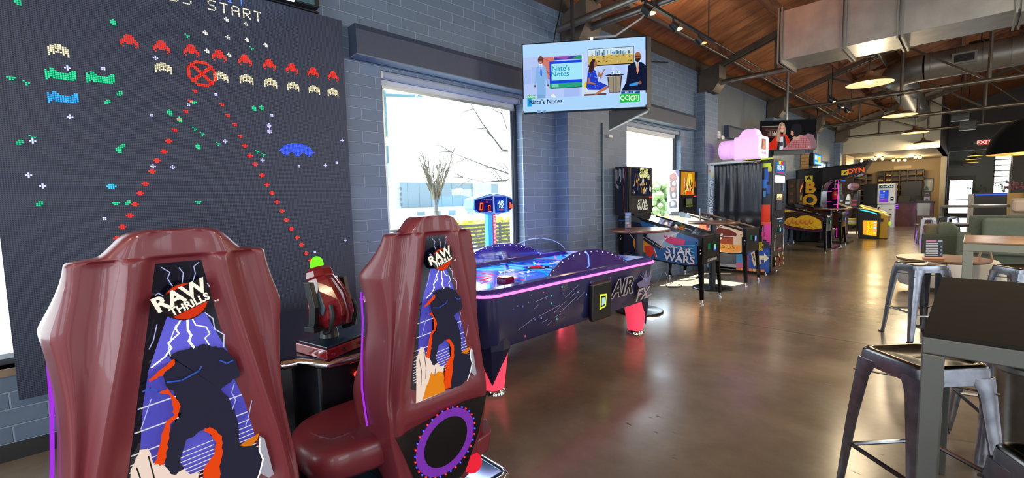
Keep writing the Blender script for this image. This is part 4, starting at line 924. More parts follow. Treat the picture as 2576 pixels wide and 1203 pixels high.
A.rect(-.13, .055, -.11, .07, (240, 60, 60), 1.2); A.rect(-.22, -.045, -.175, -.04, (230, 230, 240), 1.0); A.rect(-.11, -.043, -.06, -.038, (230, 230, 240), 1.0)
A.build('display_face', t)

# ================================================================ PINBALL MACHINES
M_CAB = mat((16, 17, 22), .28, coat=.3)
def pinball(yc, label, style, group='pinball machines'):
    t = thing('pinball_machine', label, 'pinball machine', (-3.19, yc, 0), 0, group)
    hw = .295
    side = [(.665, .545), (.665, .905), (.60, .925), (-.30, 1.17), (-.66, 1.17), (-.66, .62), (.40, .50), (.62, .52)]
    m = MB(); m.prism(side, 'y', -hw, -hw+.02, M_CAB); m.prism(side, 'y', hw-.02, hw, M_CAB)
    m.box(.645, .665, -hw, hw, .545, .905, M_CAB); m.prism([(.64, .53), (-.64, .63), (-.64, .65), (.64, .55)], 'y', -hw, hw, M_CAB); m.box(-.66, -.64, -hw, hw, .62, 1.17, M_CAB)
    m.build('cabinet', t, bevel=.004)
    # playfield and glass
    def sl(x): return .925+(.60-x)*.272
    pf = MB(); pf.add([(.56, -hw+.02, sl(.56)-.05), (.56, hw-.02, sl(.56)-.05), (-.42, hw-.02, sl(-.42)-.05), (-.42, -hw+.02, sl(-.42)-.05)], [(0, 1, 2, 3)], mat(style['field'], .3)); pfo = pf.build('playfield', t)
    ang = math.atan(.272)
    A = Art((.56, 0, sl(.56)-.048), (0, 1, 0), (-math.cos(ang), 0, math.sin(ang)), .0012)
    rn = random.Random(style['seed'])
    for i in range(26):
        u = rn.uniform(-.25, .25); v = rn.uniform(.12, .95); c_ = rn.choice(style['pal'])
        if i % 2: A.disc(u, v, rn.uniform(.012, .045), c_, .15, n=14)
        else: A.poly([(u+rn.uniform(-.07, .07), v+rn.uniform(-.08, .08)) for _ in range(4)], c_, .15)
    A.poly([(-.26, .0), (.26, .0), (.26, .09), (.08, .13), (-.08, .13), (-.26, .09)], (20, 20, 24), 0)
    A.build('playfield_art', pfo)
    for i in range(5): MB().lathe([(.02, 0), (.024, .015), (.018, .045), (.001, .05)], emi(style['pal'][i % len(style['pal'])], .6), (-.15+(.12*(i % 3)), -.12+.11*(i % 3)+.04*(i//3), sl(-.15+.12*(i % 3))-.05), 10).build('bumper', pfo)
    MB().box(-.1, .12, hw-.10, hw-.03, sl(.0)-.045, sl(.0)-.0, mat((60, 86, 92), .2)).build('ramp', pfo)
    g = MB(); g.add([(.58, -hw+.02, sl(.58)+.004), (.58, hw-.02, sl(.58)+.004), (-.42, hw-.02, sl(-.42)+.004), (-.42, -hw+.02, sl(-.42)+.004)], [(0, 1, 2, 3)], M_ACRYL); g.build('playfield_glass', t)
    for s in (-1, 1): MB().bar((.60, s*(hw-.006), sl(.6)+.008), (-.33, s*(hw-.006), sl(-.33)+.008), .028, .016, style.get('rail', M_CAB)).build('side_rail', t, bevel=.003)
    MB().box(.585, .672, -hw-.002, hw+.002, .905, .94, M_CAB).build('lock_bar', t, bevel=.006)
    for s in (-1, 1):
        MB().lathe([(.012, -.012), (.012, .008), (.008, .012), (.001, .012)], M_CHROME, (.58, s*(hw+.008), .84), 10, 'y').build('flipper_button', t)
    # legs
    for sx in (1, -1):
        for sy in (-1, 1):
            x0, y0 = (.648, sy*(hw+.004)) if sx > 0 else (-.62, sy*(hw+.004)); ztop = .80 if sx > 0 else .95
            ft = (x0+sx*.03, y0+sy*.025, .055)
            l = MB(); 
            def Lr(p, w): 
                return [(p[0]+sx*w*.28, p[1]+sy*.006, p[2]), (p[0]-sx*w, p[1]+sy*.006, p[2]), (p[0]-sx*w, p[1]-sy*.002, p[2]), (p[0]+sx*w*.12, p[1]-sy*.002, p[2]), (p[0]+sx*w*.12, p[1]-sy*w, p[2]), (p[0]+sx*w*.28, p[1]-sy*w, p[2])]
            l.loft([Lr(ft, .035), Lr((x0, y0, .55), .05), Lr((x0, y0, ztop), .058)], mat((34, 34, 38), .2, .7), smooth=False); lo = l.build('leg', t)
            MB().lathe([(.001, 0), (.028, 0), (.028, .01), (.01, .016), (.008, .06), (.001, .06)], M_CHROME, (ft[0]-sx*.01, ft[1]-sy*.01, 0), 12).build('leveler', lo)
            for z in (ztop-.06, ztop-.11): MB().lathe([(.010, 0), (.010, .006), (.003, .010)] if sy > 0 else [(.003, -.010), (.010, -.006), (.010, 0)], M_CHROME, (x0-sx*.012, y0+sy*.006, z), 8, 'y').build('leg_bolt', lo)
    # coin door front
    A = Art((.6655, 0, .72), (0, 1, 0), (0, 0, 1), .0008)
    A.rect(-.17, -.15, .17, .13, (12, 12, 14), 0); A.rect(-.135, .02, -.06, .10, (16, 90, 60), .35)
    fr = MB().box(.667, .69, .01, .085, .71, .80, M_BLACK).build('card_reader', t, bevel=.006)
    B = Art((.691, .048, .755), (0, 1, 0), (0, 0, 1), .0008); cc = style.get('card', ((30, 220, 120), (60, 80, 255)))
    B.rect(-.036, -.042, .036, .042, cc[0], 1.2); B.rect(-.030, -.042, .036, .0, cc[1], 1.2); B.rect(-.02, -.026, .022, .026, (210, 200, 190), .8); B.build('lit_frame', fr)
    if style.get('front'): A.text(style['front'], .02, -.135, .055, (190, 190, 195), 0, .02, sx=1.1)
    A.build('coin_door', t)
    # backbox
    bw = .37; ff = -.445
    nb = MB(); nb.box(-.66, -.40, -.26, .26, 1.15, 1.24, M_CAB); nb.build('neck', t)
    bb = MB(); bb.prism([(-.665, 1.215), (ff-.02, 1.215), (ff, 1.24), (ff+.01, 1.93), (ff-.01, 1.955), (-.665, 1.955)], 'y', -bw, bw, style.get('bbmat', M_CAB)); bo = bb.build('backbox', t, bevel=.004)
    A = Art((ff+.0095, 0, 1.24), (0, 1, 0), (.012, 0, 1), .0008, emit=.6)
    style['glass'](A); A.build('backglass', bo)
    # side art (camera side) and backbox side
    A = Art((0, -hw-.0005, 0), (1, 0, 0), (0, 0, 1), .0006, rough=.25); A.N = Vector((0, -1, 0))
    A.poly([(.60, .56), (.60, .885), (.57, .90), (-.30, 1.14), (-.655, 1.14), (-.655, .635), (.40, .52), (.57, .535)], style['side'], 0)
    style['sideart'](A); A.build('side_art', t)
    A = Art((0, -bw-.0005, 0), (1, 0, 0), (0, 0, 1), .0006, rough=.3); A.N = Vector((0, -1, 0))
    style['bbside'](A); A.build('backbox_side_art', bo)
    for s in (-1, 1): MB().prism([(-.50, 1.18), (-.44, 1.22), (-.30, 1.17), (-.26, 1.13), (-.28, 1.10), (-.45, 1.12)], 'y', s*(hw+.003)-.003, s*(hw+.003)+.003, mat((90, 96, 106), .3, .5)).build('hinge_plate', t)
    for k in range(4): MB().lathe([(.011, 0), (.011, .01), (.004, .016)], emi((255, 190, 120), 1.5), (ff-.015, -.15+.06*k, 1.222), 8, 'x').build('lamp', bo)
    return t
def glassA(A):
    A.rect(-.355, .01, .355, .70, (10, 11, 18), 0); A.rect(-.30, .27, .29, .685, (22, 26, 44), .5)
    rn = random.Random(8)
    for i in range(60):
        u = rn.gauss(0, .15); v = rn.uniform(.28, .58)
        if abs(u) > .27: continue
        h = rn.uniform(.02, .09); w = rn.uniform(.008, .03)
        A.poly([(u-w, v), (u+w*.6, v-h*.3), (u+w, v+h*.6), (u-w*.3, v+h)], rn.choice([(225, 225, 225), (236, 190, 90), (60, 66, 80), (120, 60, 40), (30, 34, 46), (210, 170, 90), (90, 120, 150)]), .7) if v+h < .66 else None
    A.text('STAR', .0, .645, .10, (240, 236, 150), 1.0, .035, sx=1.05); A.text('WARS', .0, .575, .10, (240, 236, 150), 1.0, .035, sx=1.05)
    A.text('STAR', -.04, .165, .11, (225, 225, 205), .8, .03, sx=1.05); A.text('WARS', -.04, .085, .11, (225, 225, 205), .8, .03, sx=1.05)
    A.rect(.16, .235, .25, .255, (220, 60, 70), .6)
def sideA(A):
    A.poly([(-.655, .64), (-.30, .60), (-.10, .80), (-.30, 1.13), (-.655, 1.13)], (24, 26, 48), 0)
    A.poly([(-.05, 1.07), (-.22, .85), (.05, .72), (.25, .80), (.30, .96)], (176, 176, 196), 0)
    A.poly([(.10, .93), (.42, .87), (.40, .80), (.14, .80)], (212, 44, 110), 0)
    for k in range(4): A.line([(.12-.02*k, .77+.03*k), (.55, .80-.05*k)], .010, (90, 190, 225), 0)
    for k in range(5): A.line([(-.05+.02*k, .80-.02*k), (.34-.05*k, .98-.012*k)], .006, (228, 222, 232), 0)
    A.poly([(-.40, .80), (-.33, .92), (-.24, .88), (-.10, .80), (-.08, .72), (-.20, .66), (-.36, .68)], (228, 148, 54), 0)
    A.poly([(-.20, .76), (-.08, .76), (-.04, .68), (-.09, .60), (-.18, .61)], (214, 62, 44), 0)
    A.line([(-.08, .74), (-.02, .60)], .02, (206, 50, 50), 0); A.line([(-.05, .74), (.0, .60)], .010, (240, 225, 225), 0)
    rn = random.Random(2)
    A.poly([(-.40, 1.0), (-.30, .96), (-.02, .82), (.10, .74), (.04, .72), (-.12, .78), (-.34, .92), (-.41, .96)], (40, 40, 52), 0)
    for k in range(16): A.line([(-.36+.028*k, .965-.0148*k), (-.33+.028*k, .935-.013*k)], .006, (196, 196, 204), 0)
    A.line([(-.47, .95), (-.36, .84)], .008, (200, 210, 220), 0)
    A.text('STAR', .33, .71, .145, (30, 50, 110), 0, .06, -.06, sx=1.12); A.text('WARS', .34, .60, .145, (30, 50, 110), 0, .06, -.06, sx=1.12)
    A.text('STAR', .33, .71, .145, (206, 208, 228), 0, .026, -.06, sx=1.12); A.text('WARS', .34, .60, .145, (206, 208, 228), 0, .026, -.06, sx=1.12)
    A.line([(.38, .785), (.46, .755)], .010, (120, 44, 60), 0)
def bbsideA(A):
    A.rect(-.66, 1.22, -.455, 1.95, (26, 30, 48), 0); A.line([(-.47, 1.93), (-.52, 1.6), (-.50, 1.24)], .006, (190, 50, 70), 0)
    for i in range(7): A.line([(-.65+.022*i, 1.92-.01*(i % 3)), (-.65+.022*i, 1.72+.03*(i % 4))], .008, (190, 195, 205), 0)
    for i in range(3): A.line([(-.65, 1.70-.02*i), (-.60, 1.66-.02*i)], .008, (190, 195, 205), 0)
def glassB(A):
    A.rect(-.355, .01, .355, .70, (10, 11, 16), 0); A.rect(-.33, .27, .22, .685, (226, 150, 40), .7)
    rn = random.Random(18); A.poly([(-.2, .3), (-.05, .66), (.1, .66), (.18, .3)], (250, 205, 60), .9)
    for i in range(40):
        u = rn.gauss(-.05, .11); v = rn.uniform(.29, .5); h = rn.uniform(.03, .12); w = rn.uniform(.008, .025)
        if -.31 < u < .2: A.poly([(u-w, v), (u+w, v), (u+w*.5, v+h), (u-w*.5, v+h*.9)], rn.choice([(60, 40, 30), (40, 44, 50), (230, 220, 190), (150, 70, 30), (30, 24, 24)]), .6)
    A.rect(-.2, .285, .06, .345, (240, 90, 30), .8); A.rect(-.2, .05, .08, .22, (50, 56, 50), .3)
    for i in range(8): A.line([(-.19+.03*i, .20), (-.17+.03*i, .10)], .006, (150, 160, 110), .5)
    A.rect(-.19, .065, .07, .075, (190, 180, 80), .6); A.rect(.10, .235, .22, .258, (210, 60, 90), .6)
def sideB(A):
    A.poly([(-.10, 1.06), (.45, .90), (.45, .62), (-.2, .66)], (150, 70, 46), 0)
    A.poly([(-.10, .70), (.58, .66), (.58, .56), (.40, .53), (-.3, .61)], (236, 150, 66), 0)
    A.poly([(.0, 1.0), (.25, .98), (.50, .86), (.52, .80), (.25, .76), (.02, .84)], (104, 44, 36), 0)
    A.line([(.05, .93), (.2, .96), (.42, .92), (.53, .85), (.5, .80), (.3, .80), (.12, .86)], .012, (214, 204, 190), 0)
    A.line([(.10, .78), (.18, .92), (.28, 1.0)], .010, (228, 222, 210), 0)
    rn = random.Random(6)
    for i in range(14): A.disc(rn.uniform(.02, .34), rn.uniform(.70, .86), rn.uniform(.01, .028), rn.choice([(228, 224, 214), (60, 50, 50), (200, 190, 180), (150, 140, 130)]), 0, n=8)
    A.text('MANDALORIAN', .22, .635, .085, (110, 60, 30), 0, .03, -.05, sx=.95); A.text('MANDALORIAN', .22, .638, .085, (238, 186, 96), 0, .01, -.05, sx=.95)
def bbsideB(A):
    A.rect(-.66, 1.22, -.455, 1.95, (120, 108, 150), 0)
    for i, (v, c_) in enumerate(((1.84, (96, 62, 50)), (1.72, (206, 150, 120)), (1.62, (120, 70, 60)), (1.52, (200, 140, 110)), (1.36, (214, 200, 190)))):
        A.poly([(-.62+.02*(i % 2), v-.07), (-.49, v-.06), (-.50, v+.05), (-.55, v+.07), (-.62, v+.03)], (80-8*i, 56, 60), 0); A.disc(-.56+.02*(i % 2), v, .032, c_, 0, ry=.045, n=10)
def glassC(A):
    A.rect(-.355, .01, .355, .70, (12, 12, 16), 0); A.rect(-.10, .27, .34, .69, (50, 40, 44), .3); A.rect(.05, .06, .2, .22, (150, 130, 80), .4)
    for i in range(9): A.poly([(-.02+.03*i, .30+.02*i), (.05+.03*i, .32+.03*i), (.0+.035*i, .46+.022*i)], ((236, 120, 30), (250, 190, 90), (220, 80, 30))[i % 3], .8)
def sideC(A):
    rn = random.Random(33)
    A.poly([(-.64, 1.12), (-.3, 1.12), (.0, .98), (-.1, .66), (-.64, .68)], (120, 50, 120), 0)
    A.poly([(-.5, 1.13), (-.35, 1.12), (.0, 1.04), (-.05, .98), (-.4, 1.04)], (220, 190, 50), 0)
    for i in range(5): A.line([(-.55+.1*i, .92), (-.5+.1*i, .80)], .02, (220, 90, 150), 0)
    A.poly([(-.655, .66), (-.62, 1.0), (-.45, .96), (-.30, .80), (-.35, .66)], (206, 160, 50), 0)
    A.poly([(-.62, .9), (-.5, .98), (-.4, .90), (-.45, .78), (-.6, .76)], (150, 60, 140), 0)
    A.poly([(-.3, .70), (-.35, 1.0), (-.1, 1.05), (.25, .98), (.5, .93), (.585, .86), (.585, .58), (.40, .545), (.0, .60)], (60, 40, 26), 0)
    A.poly([(-.28, .74), (-.20, .86), (-.08, .90), (.02, .86), (.10, .92), (.25, .94), (.40, .90), (.55, .80), (.57, .62), (.4, .58), (.1, .62), (-.2, .68)], (222, 180, 48), 0)
    for i in range(6): A.disc(-.16+.10*i, .75+.03*(i % 2), .052, (190, 120, 40), 0, ry=.07, n=12); A.disc(-.15+.10*i, .77+.03*(i % 2), .03, (226, 160, 70), 0, ry=.045, n=12)
    for i in range(7): A.line([(-.2+.1*i, .66), (-.12+.1*i, .62)], .008, (90, 60, 20), 0)
def bbsideC(A):
    A.rect(-.66, 1.22, -.455, 1.95, (70, 52, 44), 0)
    for i in range(6): A.disc(-.56+.03*(i % 2), 1.3+.11*i, .05, ((110, 76, 60), (60, 70, 52))[i % 2], 0, n=8)
def sideD(A):
    for i in range(8): A.poly([(.05+.05*i, .60), (.12+.05*i, .60+.02*i), (.08+.05*i, .88-.01*i)], ((130, 52, 30), (90, 36, 26))[i % 2], 0)
ST_A = dict(seed=1, field=(26, 30, 46), side=(42, 96, 160), pal=[(210, 110, 50), (120, 180, 200), (235, 235, 235), (90, 40, 30), (160, 210, 240)], front='STAR WARS', glass=glassA, sideart=sideA, bbside=bbsideA)
ST_B = dict(seed=2, field=(70, 54, 44), side=(206, 176, 150), pal=[(200, 120, 80), (120, 200, 220), (225, 205, 180), (90, 60, 50), (230, 150, 90)], glass=glassB, sideart=sideB, bbside=bbsideB, card=((60, 160, 255), (60, 90, 255)), rail=mat((150, 120, 100), .3))
ST_C = dict(seed=3, field=(30, 30, 34), side=(96, 44, 100), pal=[(200, 150, 50), (120, 60, 120)], glass=glassC, sideart=sideC, bbside=bbsideC, card=((40, 230, 120), (30, 160, 90)))
ST_D = dict(seed=4, field=(30, 26, 24), side=(60, 30, 22), pal=[(160, 80, 40), (90, 50, 30)], glass=glassC, sideart=sideD, bbside=bbsideC, card=((80, 60, 255), (60, 90, 255)))
pinball(6.36, 'nearest pinball machine, blue side with white two-line title lettering', ST_A)
pinball(8.06, 'orange and cream pinball machine just in front of the photo booth', ST_B)
pinball(13.75, 'pinball machine with purple and yellow artwork beyond the photo booth', ST_C)
pinball(15.64, 'farthest pinball machine, dark brown sided, next to the black boxing game', ST_D)
# power cords by the near pinball
def cord(name, pts, label):
    m = MB(); P = []
    for i in range(len(pts)-1):
        for k in range(6):
            f = k/6; p0 = Vector(pts[max(0, i-1)]); p1 = Vector(pts[i]); p2 = Vector(pts[i+1]); p3 = Vector(pts[min(len(pts)-1, i+2)])
            P.append(.5*((2*p1)+(p2-p0)*f+(2*p0-5*p1+4*p2-p3)*f*f+(3*p1-p0-3*p2+p3)*f**3))
    P.append(Vector(pts[-1])); m.tube(P, .006, M_BLACK, 6); return tag(m.build(name), label, 'cord')
cord('power_cord', [(-3.70, 6.55, .006), (-3.62, 6.8, .01), (-3.70, 7.15, .12), (-3.72, 7.3, .20), (-3.6, 7.2, .10), (-3.5, 6.95, .008), (-3.35, 6.85, .008), (-3.28, 7.05, .008), (-3.4, 7.2, .008)], 'looped black power cord on the floor under the nearest pinball machine')
cord('power_cord', [(-3.85, 7.7, .35), (-3.7, 7.6, .05), (-3.5, 7.55, .008), (-3.4, 7.9, .008), (-3.55, 8.2, .008), (-3.8, 8.0, .008)], 'black cord coiled at the wall behind the two near pinball machines')

# ================================================================ ROUND BAR TABLES
def round_table(loc, label, r=.385, h=1.075, br=.30, first=[None]):
    if first[0] is not None: return dup(first[0], loc, .6, label)
    t = thing('round_bar_table', label, 'table', loc, 0, 'round bar tables')
    MB().lathe([(.001, h-.035), (r-.012, h-.035), (r, h-.025), (r, h-.008), (r-.008, h), (.001, h)], M_TABLE, (0, 0, 0), 48).build('tabletop', t, sharp=30)
    MB().lathe([(.05, .03), (.05, h-.04)], mat((40, 42, 48), .35, .4), (0, 0, 0), 24).lathe([(.14, h-.042), (.14, h-.036)], M_BLACK, (0, 0, 0), 24).build('column', t)
    MB().lathe([(.001, .0), (br, .0), (br, .014), (br-.012, .022), (.09, .034), (.055, .04), (.001, .04)], mat((36, 38, 42), .22, .6), (0, 0, 0), 40).build('base', t, sharp=25)
    first[0] = t; return t
round_table((-2.97, 5.17, 0), 'round walnut bar table between the air hockey table and the nearest pinball machine')
round_table((-2.86, 7.24, 0), 'round walnut bar table between the two near pinball machines')
round_table((-2.70, 14.85, 0), 'round dark bar table between the two far pinball machines')
def table_tent(loc, rz, label, col=(70, 78, 104)):
    t = thing('table_tent', label, 'menu holder', loc, rz, 'upright card holders')
    MB().box(-.045, .045, -.035, .035, 0, .006, M_ACRYL).build('foot', t)
    MB().box(-.040, .040, -.004, .004, .006, .21, mat((60, 66, 84), .25)).build('holder', t)
    A = Art((0, -.0045, .006), (1, 0, 0), (0, 0, 1), .0005); A.rect(-.037, .004, .037, .20, col, 0)
    for k in range(7): A.rect(-.028, .15-.016*k, .012, .154-.016*k, (170, 180, 200), 0)
    A.rect(-.034, .16, .034, .195, (110, 130, 190), 0); A.rect(.0, .02, .03, .045, (190, 90, 60), 0); A.build('card', t)
table_tent((-3.14, 5.18, 1.075), .7, 'upright clear card holder on the round table beside the air hockey table')
table_tent((-3.05, 7.20, 1.075), -.9, 'narrow dark card holder on the round table between the two near pinball machines', (36, 40, 46))
# ================================================================ PHOTO BOOTH
def booth():
    t = thing('photo_booth', 'tall photo booth with black curtain and colourful pixel-block panels', 'photo booth', (-3.125, 9.425, 0))
    hw, d = .58, .375; Z0, Z1 = .05, 2.13
    dk = mat((20, 20, 30), .3, coat=.3); wh = mat((190, 194, 200), .4)
    m = MB(); m.box(-hw, hw, d-.02, d, Z0, Z1, dk); m.box(-hw, -hw+.02, -d, d, Z0, Z1, dk); m.box(hw-.02, hw, -d, d, Z0, Z1, dk)
    m.box(-hw, hw, -d, d, Z1-.03, Z1, dk); m.box(-hw, hw, -d, d, Z0, Z0+.05, dk); m.box(.42, .44, -d, d, Z0, Z1, dk)
    m.build('cabinet', t, bevel=.004)
    m = MB(); m.box(-hw+.02, -.42, -d, -d+.02, Z0, Z1-.03, mat((204, 222, 240), .3)); lp = m.build('left_panel', t)
    A = Art((-.495, -d-.0005, 0), (1, 0, 0), (0, 0, 1), .0006, rough=.25); 
    A.rect(-.062, .06, .072, 2.1, (196, 220, 242), 0)
    A.rect(-.062, 1.9, .072, 2.1, (206, 214, 226), 0); A.rect(-.05, 1.95, -.01, 2.0, (232, 140, 120), 0); A.rect(.0, 1.86, .05, 1.93, (236, 226, 140), 0)
    for i, ch in enumerate('PIXEL PIX'):
        z = 1.72-.175*i
        A.text(ch, .005, z, .185, (40, 100, 190), 0, .07); A.text(ch, .005, z, .185, (250, 252, 255), 0, .015)
    A.build('panel_print', lp)
    m = MB(); m.box(.44, hw-.02, -d, -d+.02, Z0, Z1-.03, dk); rp = m.build('right_panel', t)
    A = Art((.50, -d-.0005, 0), (1, 0, 0), (0, 0, 1), .0006, rough=.25)
    A.rect(-.085, .06, .088, 2.1, (40, 42, 52), 0)
    for (a, b_, c_, e_, col) in ((-.04, 1.72, .03, 1.95, (40, 90, 190)), (-.07, 1.60, .0, 1.76, (50, 120, 220)), (-.0, 1.50, .06, 1.66, (44, 84, 170)), (-.05, 1.44, -.01, 1.55, (70, 150, 220)),
                                  (-.085, 1.0, .07, 1.30, (232, 62, 34)), (-.075, .92, .088, .99, (240, 90, 60)), (-.03, .66, .088, .95, (222, 84, 170)), (.02, .56, .088, .67, (222, 84, 170)), (-.07, .72, -.0, .80, (190, 60, 140)),
                                  (-.085, 1.98, .07, 2.05, (206, 226, 60)), (.02, 1.9, .08, 1.98, (200, 200, 70))):
        A.rect(a, b_, c_, e_, col, 0)
    A.line([(-.05, .90), (-.05, .62), (.0, .62), (.0, .52), (.088, .52)], .008, (236, 120, 200), 0)
    A.build('panel_print', rp)
    # lower right panel with arrow
    m = MB(); m.box(.0, .44, -d, -d+.02, Z0, .92, dk); lo = m.build('lower_panel', t)
    A = Art((.22, -d-.0012, 0), (1, 0, 0), (0, 0, 1), .0006, rough=.25)
    A.rect(-.22, .05, .355, .50, (44, 92, 200), 0); A.rect(-.22, .05, .0, .35, (226, 120, 170), 0); A.rect(-.22, .20, -.08, .5, (70, 170, 230), 0)
    for i in range(7): A.rect(-.20+.07*i, .05, -.14+.07*i, .10+.05*((i*3) % 3), ((250, 150, 90), (255, 200, 120), (236, 110, 90))[i % 3], 0)
    for i in range(6): A.line([(-.2+.1*i, .22+.03*i), (-.12+.1*i, .22+.03*i), (-.12+.1*i, .30+.03*i)], .004, (150, 180, 240), 0)
    A.rect(.04, .50, .355, .62, (60, 62, 84), 0)
    for i, w_ in enumerate(('GET', 'YOUR', 'PIX', 'HERE')): A.text(w_, .19, .595-.042*i, .052, (30, 30, 20), 0, .08); A.text(w_, .19, .595-.042*i, .052, (242, 226, 50), 0, .03)
    A.poly([(.19, .36), (.27, .36), (.27, .41), (.35, .32), (.27, .23), (.27, .285), (.19, .285)], (240, 246, 220), 0)
    for dx, r_ in ((.02, .35), (.07, .28)):
        A.poly([(dx+.02, .40), (dx+.09, .44), (dx+.16, .22), (dx+.08, .14)], (240, 232, 214), 0); A.poly([(dx+.04, .38), (dx+.08, .40), (dx+.10, .34), (dx+.06, .33)], (150, 100, 70), 0); A.poly([(dx+.06, .31), (dx+.10, .32), (dx+.12, .25), (dx+.08, .24)], (110, 80, 60), 0)
    A.build('panel_print', lo)
    m = MB(); m.box(-.42, -.02, -.10, .30, Z0+.05, .52, wh); m.build('bench', t, bevel=.01)
    m = MB(); m.box(-.44, .0, .33, .352, .5, 2.0, mat((70, 74, 84), .5)); m.build('back_panel', t)
    m = MB(); m.box(-.44, .0, -d, -d+.03, Z0, Z0+.10, wh); m.build('threshold', t)
    # curtain: pleated sheet
    m = MB(); n = 90; vs = []; cu = mat((32, 38, 52), .34, spec=.6, bump=.25, bscale=14)
    lv = [(1.0, 2.075), (.75, 2.04), (.5, 1.8), (.4, 1.45), (.5, 1.2), (.55, .93)]
    for k, (amp, z) in enumerate(lv):
        for i in range(n+1):
            f = i/n; x = -.43+.865*f
            fr = 26 if k < 2 else 9; ph = .4*k
            y = -d-.03+.020*amp*math.sin(f*fr*PI*1.0+ph*.3)+.010*math.sin(f*31+ph)*(.6 if k > 1 else .4)-.012*(k > 1)
            dz = .012*math.sin(f*24) if k == 0 else (-.03*f if k == 5 else 0)
            vs.append((x, y, z+dz))
    fs = [(k*(n+1)+i, k*(n+1)+i+1, (k+1)*(n+1)+i+1, (k+1)*(n+1)+i) for k in range(len(lv)-1) for i in range(n)]
    m.add(vs, fs, cu, True); m.box(-.006, .0, -d-.058, -d-.05, .95, 2.0, mat((40, 44, 54), .5)); c = m.build('curtain', t, sharp=180); q = c.modifiers.new('th', 'SOLIDIFY'); q.thickness = .003
    MB().tube([(-.50, -d-.03, 2.085), (.50, -d-.03, 2.085)], .009, M_CHROME, 8).build('curtain_rod', t)
    MB().box(-hw, .40, -d-.02, -d+.0, 2.10, 2.135, mat((196, 204, 214), .4)).box(.40-.3, .60, -d-.02, -d, 2.115, 2.145, mat((214, 230, 60), .4)).build('top_trim', t)
    # customer side facing the aisle
    m = MB(); m.box(hw, hw+.03, -d+.01, d+.01, Z0+.02, Z1, mat((22, 20, 28), .22, coat=.5)); fp = m.build('service_front', t, bevel=.006)
    A = Art((hw+.031, .01, 0), (0, 1, 0), (0, 0, 1), .0008, rough=.25)
    A.rect(-.24, 1.87, .27, 2.08, (30, 130, 210), .8); A.rect(-.10, 2.04, .13, 2.10, (240, 215, 40), .9); A.rect(.04, 2.03, .17, 2.09, (230, 50, 60), .9); A.rect(-.16, 1.875, .20, 1.90, (236, 60, 120), .9)
    A.text('PIXEL PIX', .01, 1.975, .115, (20, 40, 110), .0, .07, sx=.82); A.text('PIXEL PIX', .01, 1.975, .115, (240, 246, 250), 1.1, .03, sx=.82)
    A.rect(-.30, 1.70, .29, 1.83, (255, 255, 255), 2.2)
    A.rect(-.20, 1.18, .17, 1.52, (16, 18, 24), 0); A.rect(-.18, 1.38, .15, 1.49, (210, 190, 150), .6); A.rect(-.18, 1.20, .15, 1.37, (60, 64, 72), .3)
    for i in range(5): A.rect(-.17+.06*i, 1.37, -.14+.06*i, 1.42+.012*(i % 3), (70, 60, 50), .2)
    A.rect(.17, 1.55, .23, 1.70, (60, 120, 170), 0); A.rect(.22, 1.5, .27, 1.62, (40, 80, 120), 0)
    A.rect(-.17, 1.02, .17, 1.04, (170, 175, 185), .3); A.rect(-.04, .97, .10, .995, (60, 130, 200), .4)
    A.disc(.0, .90, .018, (200, 200, 205), .3)
    A.rect(-.31, .45, -.27, .62, (150, 150, 160), 0); A.rect(.24, .55, .29, .85, (150, 150, 160), 0)
    for s in (-.28, .26): A.poly([(s-.012, .52), (s-.03, .52), (s, .42), (s+.03, .52), (s+.012, .52), (s+.012, .66), (s-.012, .66)], (210, 210, 215), .1)
    for i in range(3): A.line([(-.30, .70+.03*i), (-.24, .70+.03*i)], .008, (170, 170, 180), 0); A.line([(.22, .74+.03*i), (.28, .74+.03*i)], .008, (170, 170, 180), 0)
    A.rect(-.09, .455, .09, .485, (160, 80, 100), .2)
    A.rect(-.24, .12, -.03, .32, (92, 20, 36), 0); A.rect(.02, .12, .22, .32, (92, 20, 36), 0)
    for (a, b_) in ((-.07, .33), (-.02, .30), (.18, .33), (.22, .24), (.22, .14), (-.28, .28), (-.01, .14), (-.27, .18)): A.rect(a, b_, a+.03, b_+.055, (214, 200, 110), .1)
    A.disc(.0, .385, .016, (220, 215, 200), .4)
    A.build('front_print', fp)
    f2 = MB().box(hw+.031, hw+.055, -.02, .07, .78, .86, M_BLACK).build('card_reader', fp, bevel=.006)
    B = Art((hw+.056, .025, .82), (0, 1, 0), (0, 0, 1), .0006); B.rect(-.04, -.036, .04, .036, (50, 230, 150), 1.0); B.rect(-.028, -.036, .04, .02, (50, 110, 255), 1.0); B.rect(-.02, -.02, .025, .016, (190, 210, 230), .8); B.build('lit_frame', f2)
    for x in (-hw+.08, hw-.08):
        for y in (-d+.06, d-.06): MB().lathe([(.001, 0), (.03, 0), (.03, .012), (.01, .02), (.01, .06), (.001, .06)], M_CHROME, (x, y, 0), 10).build('leveler', t)
    return t
booth()
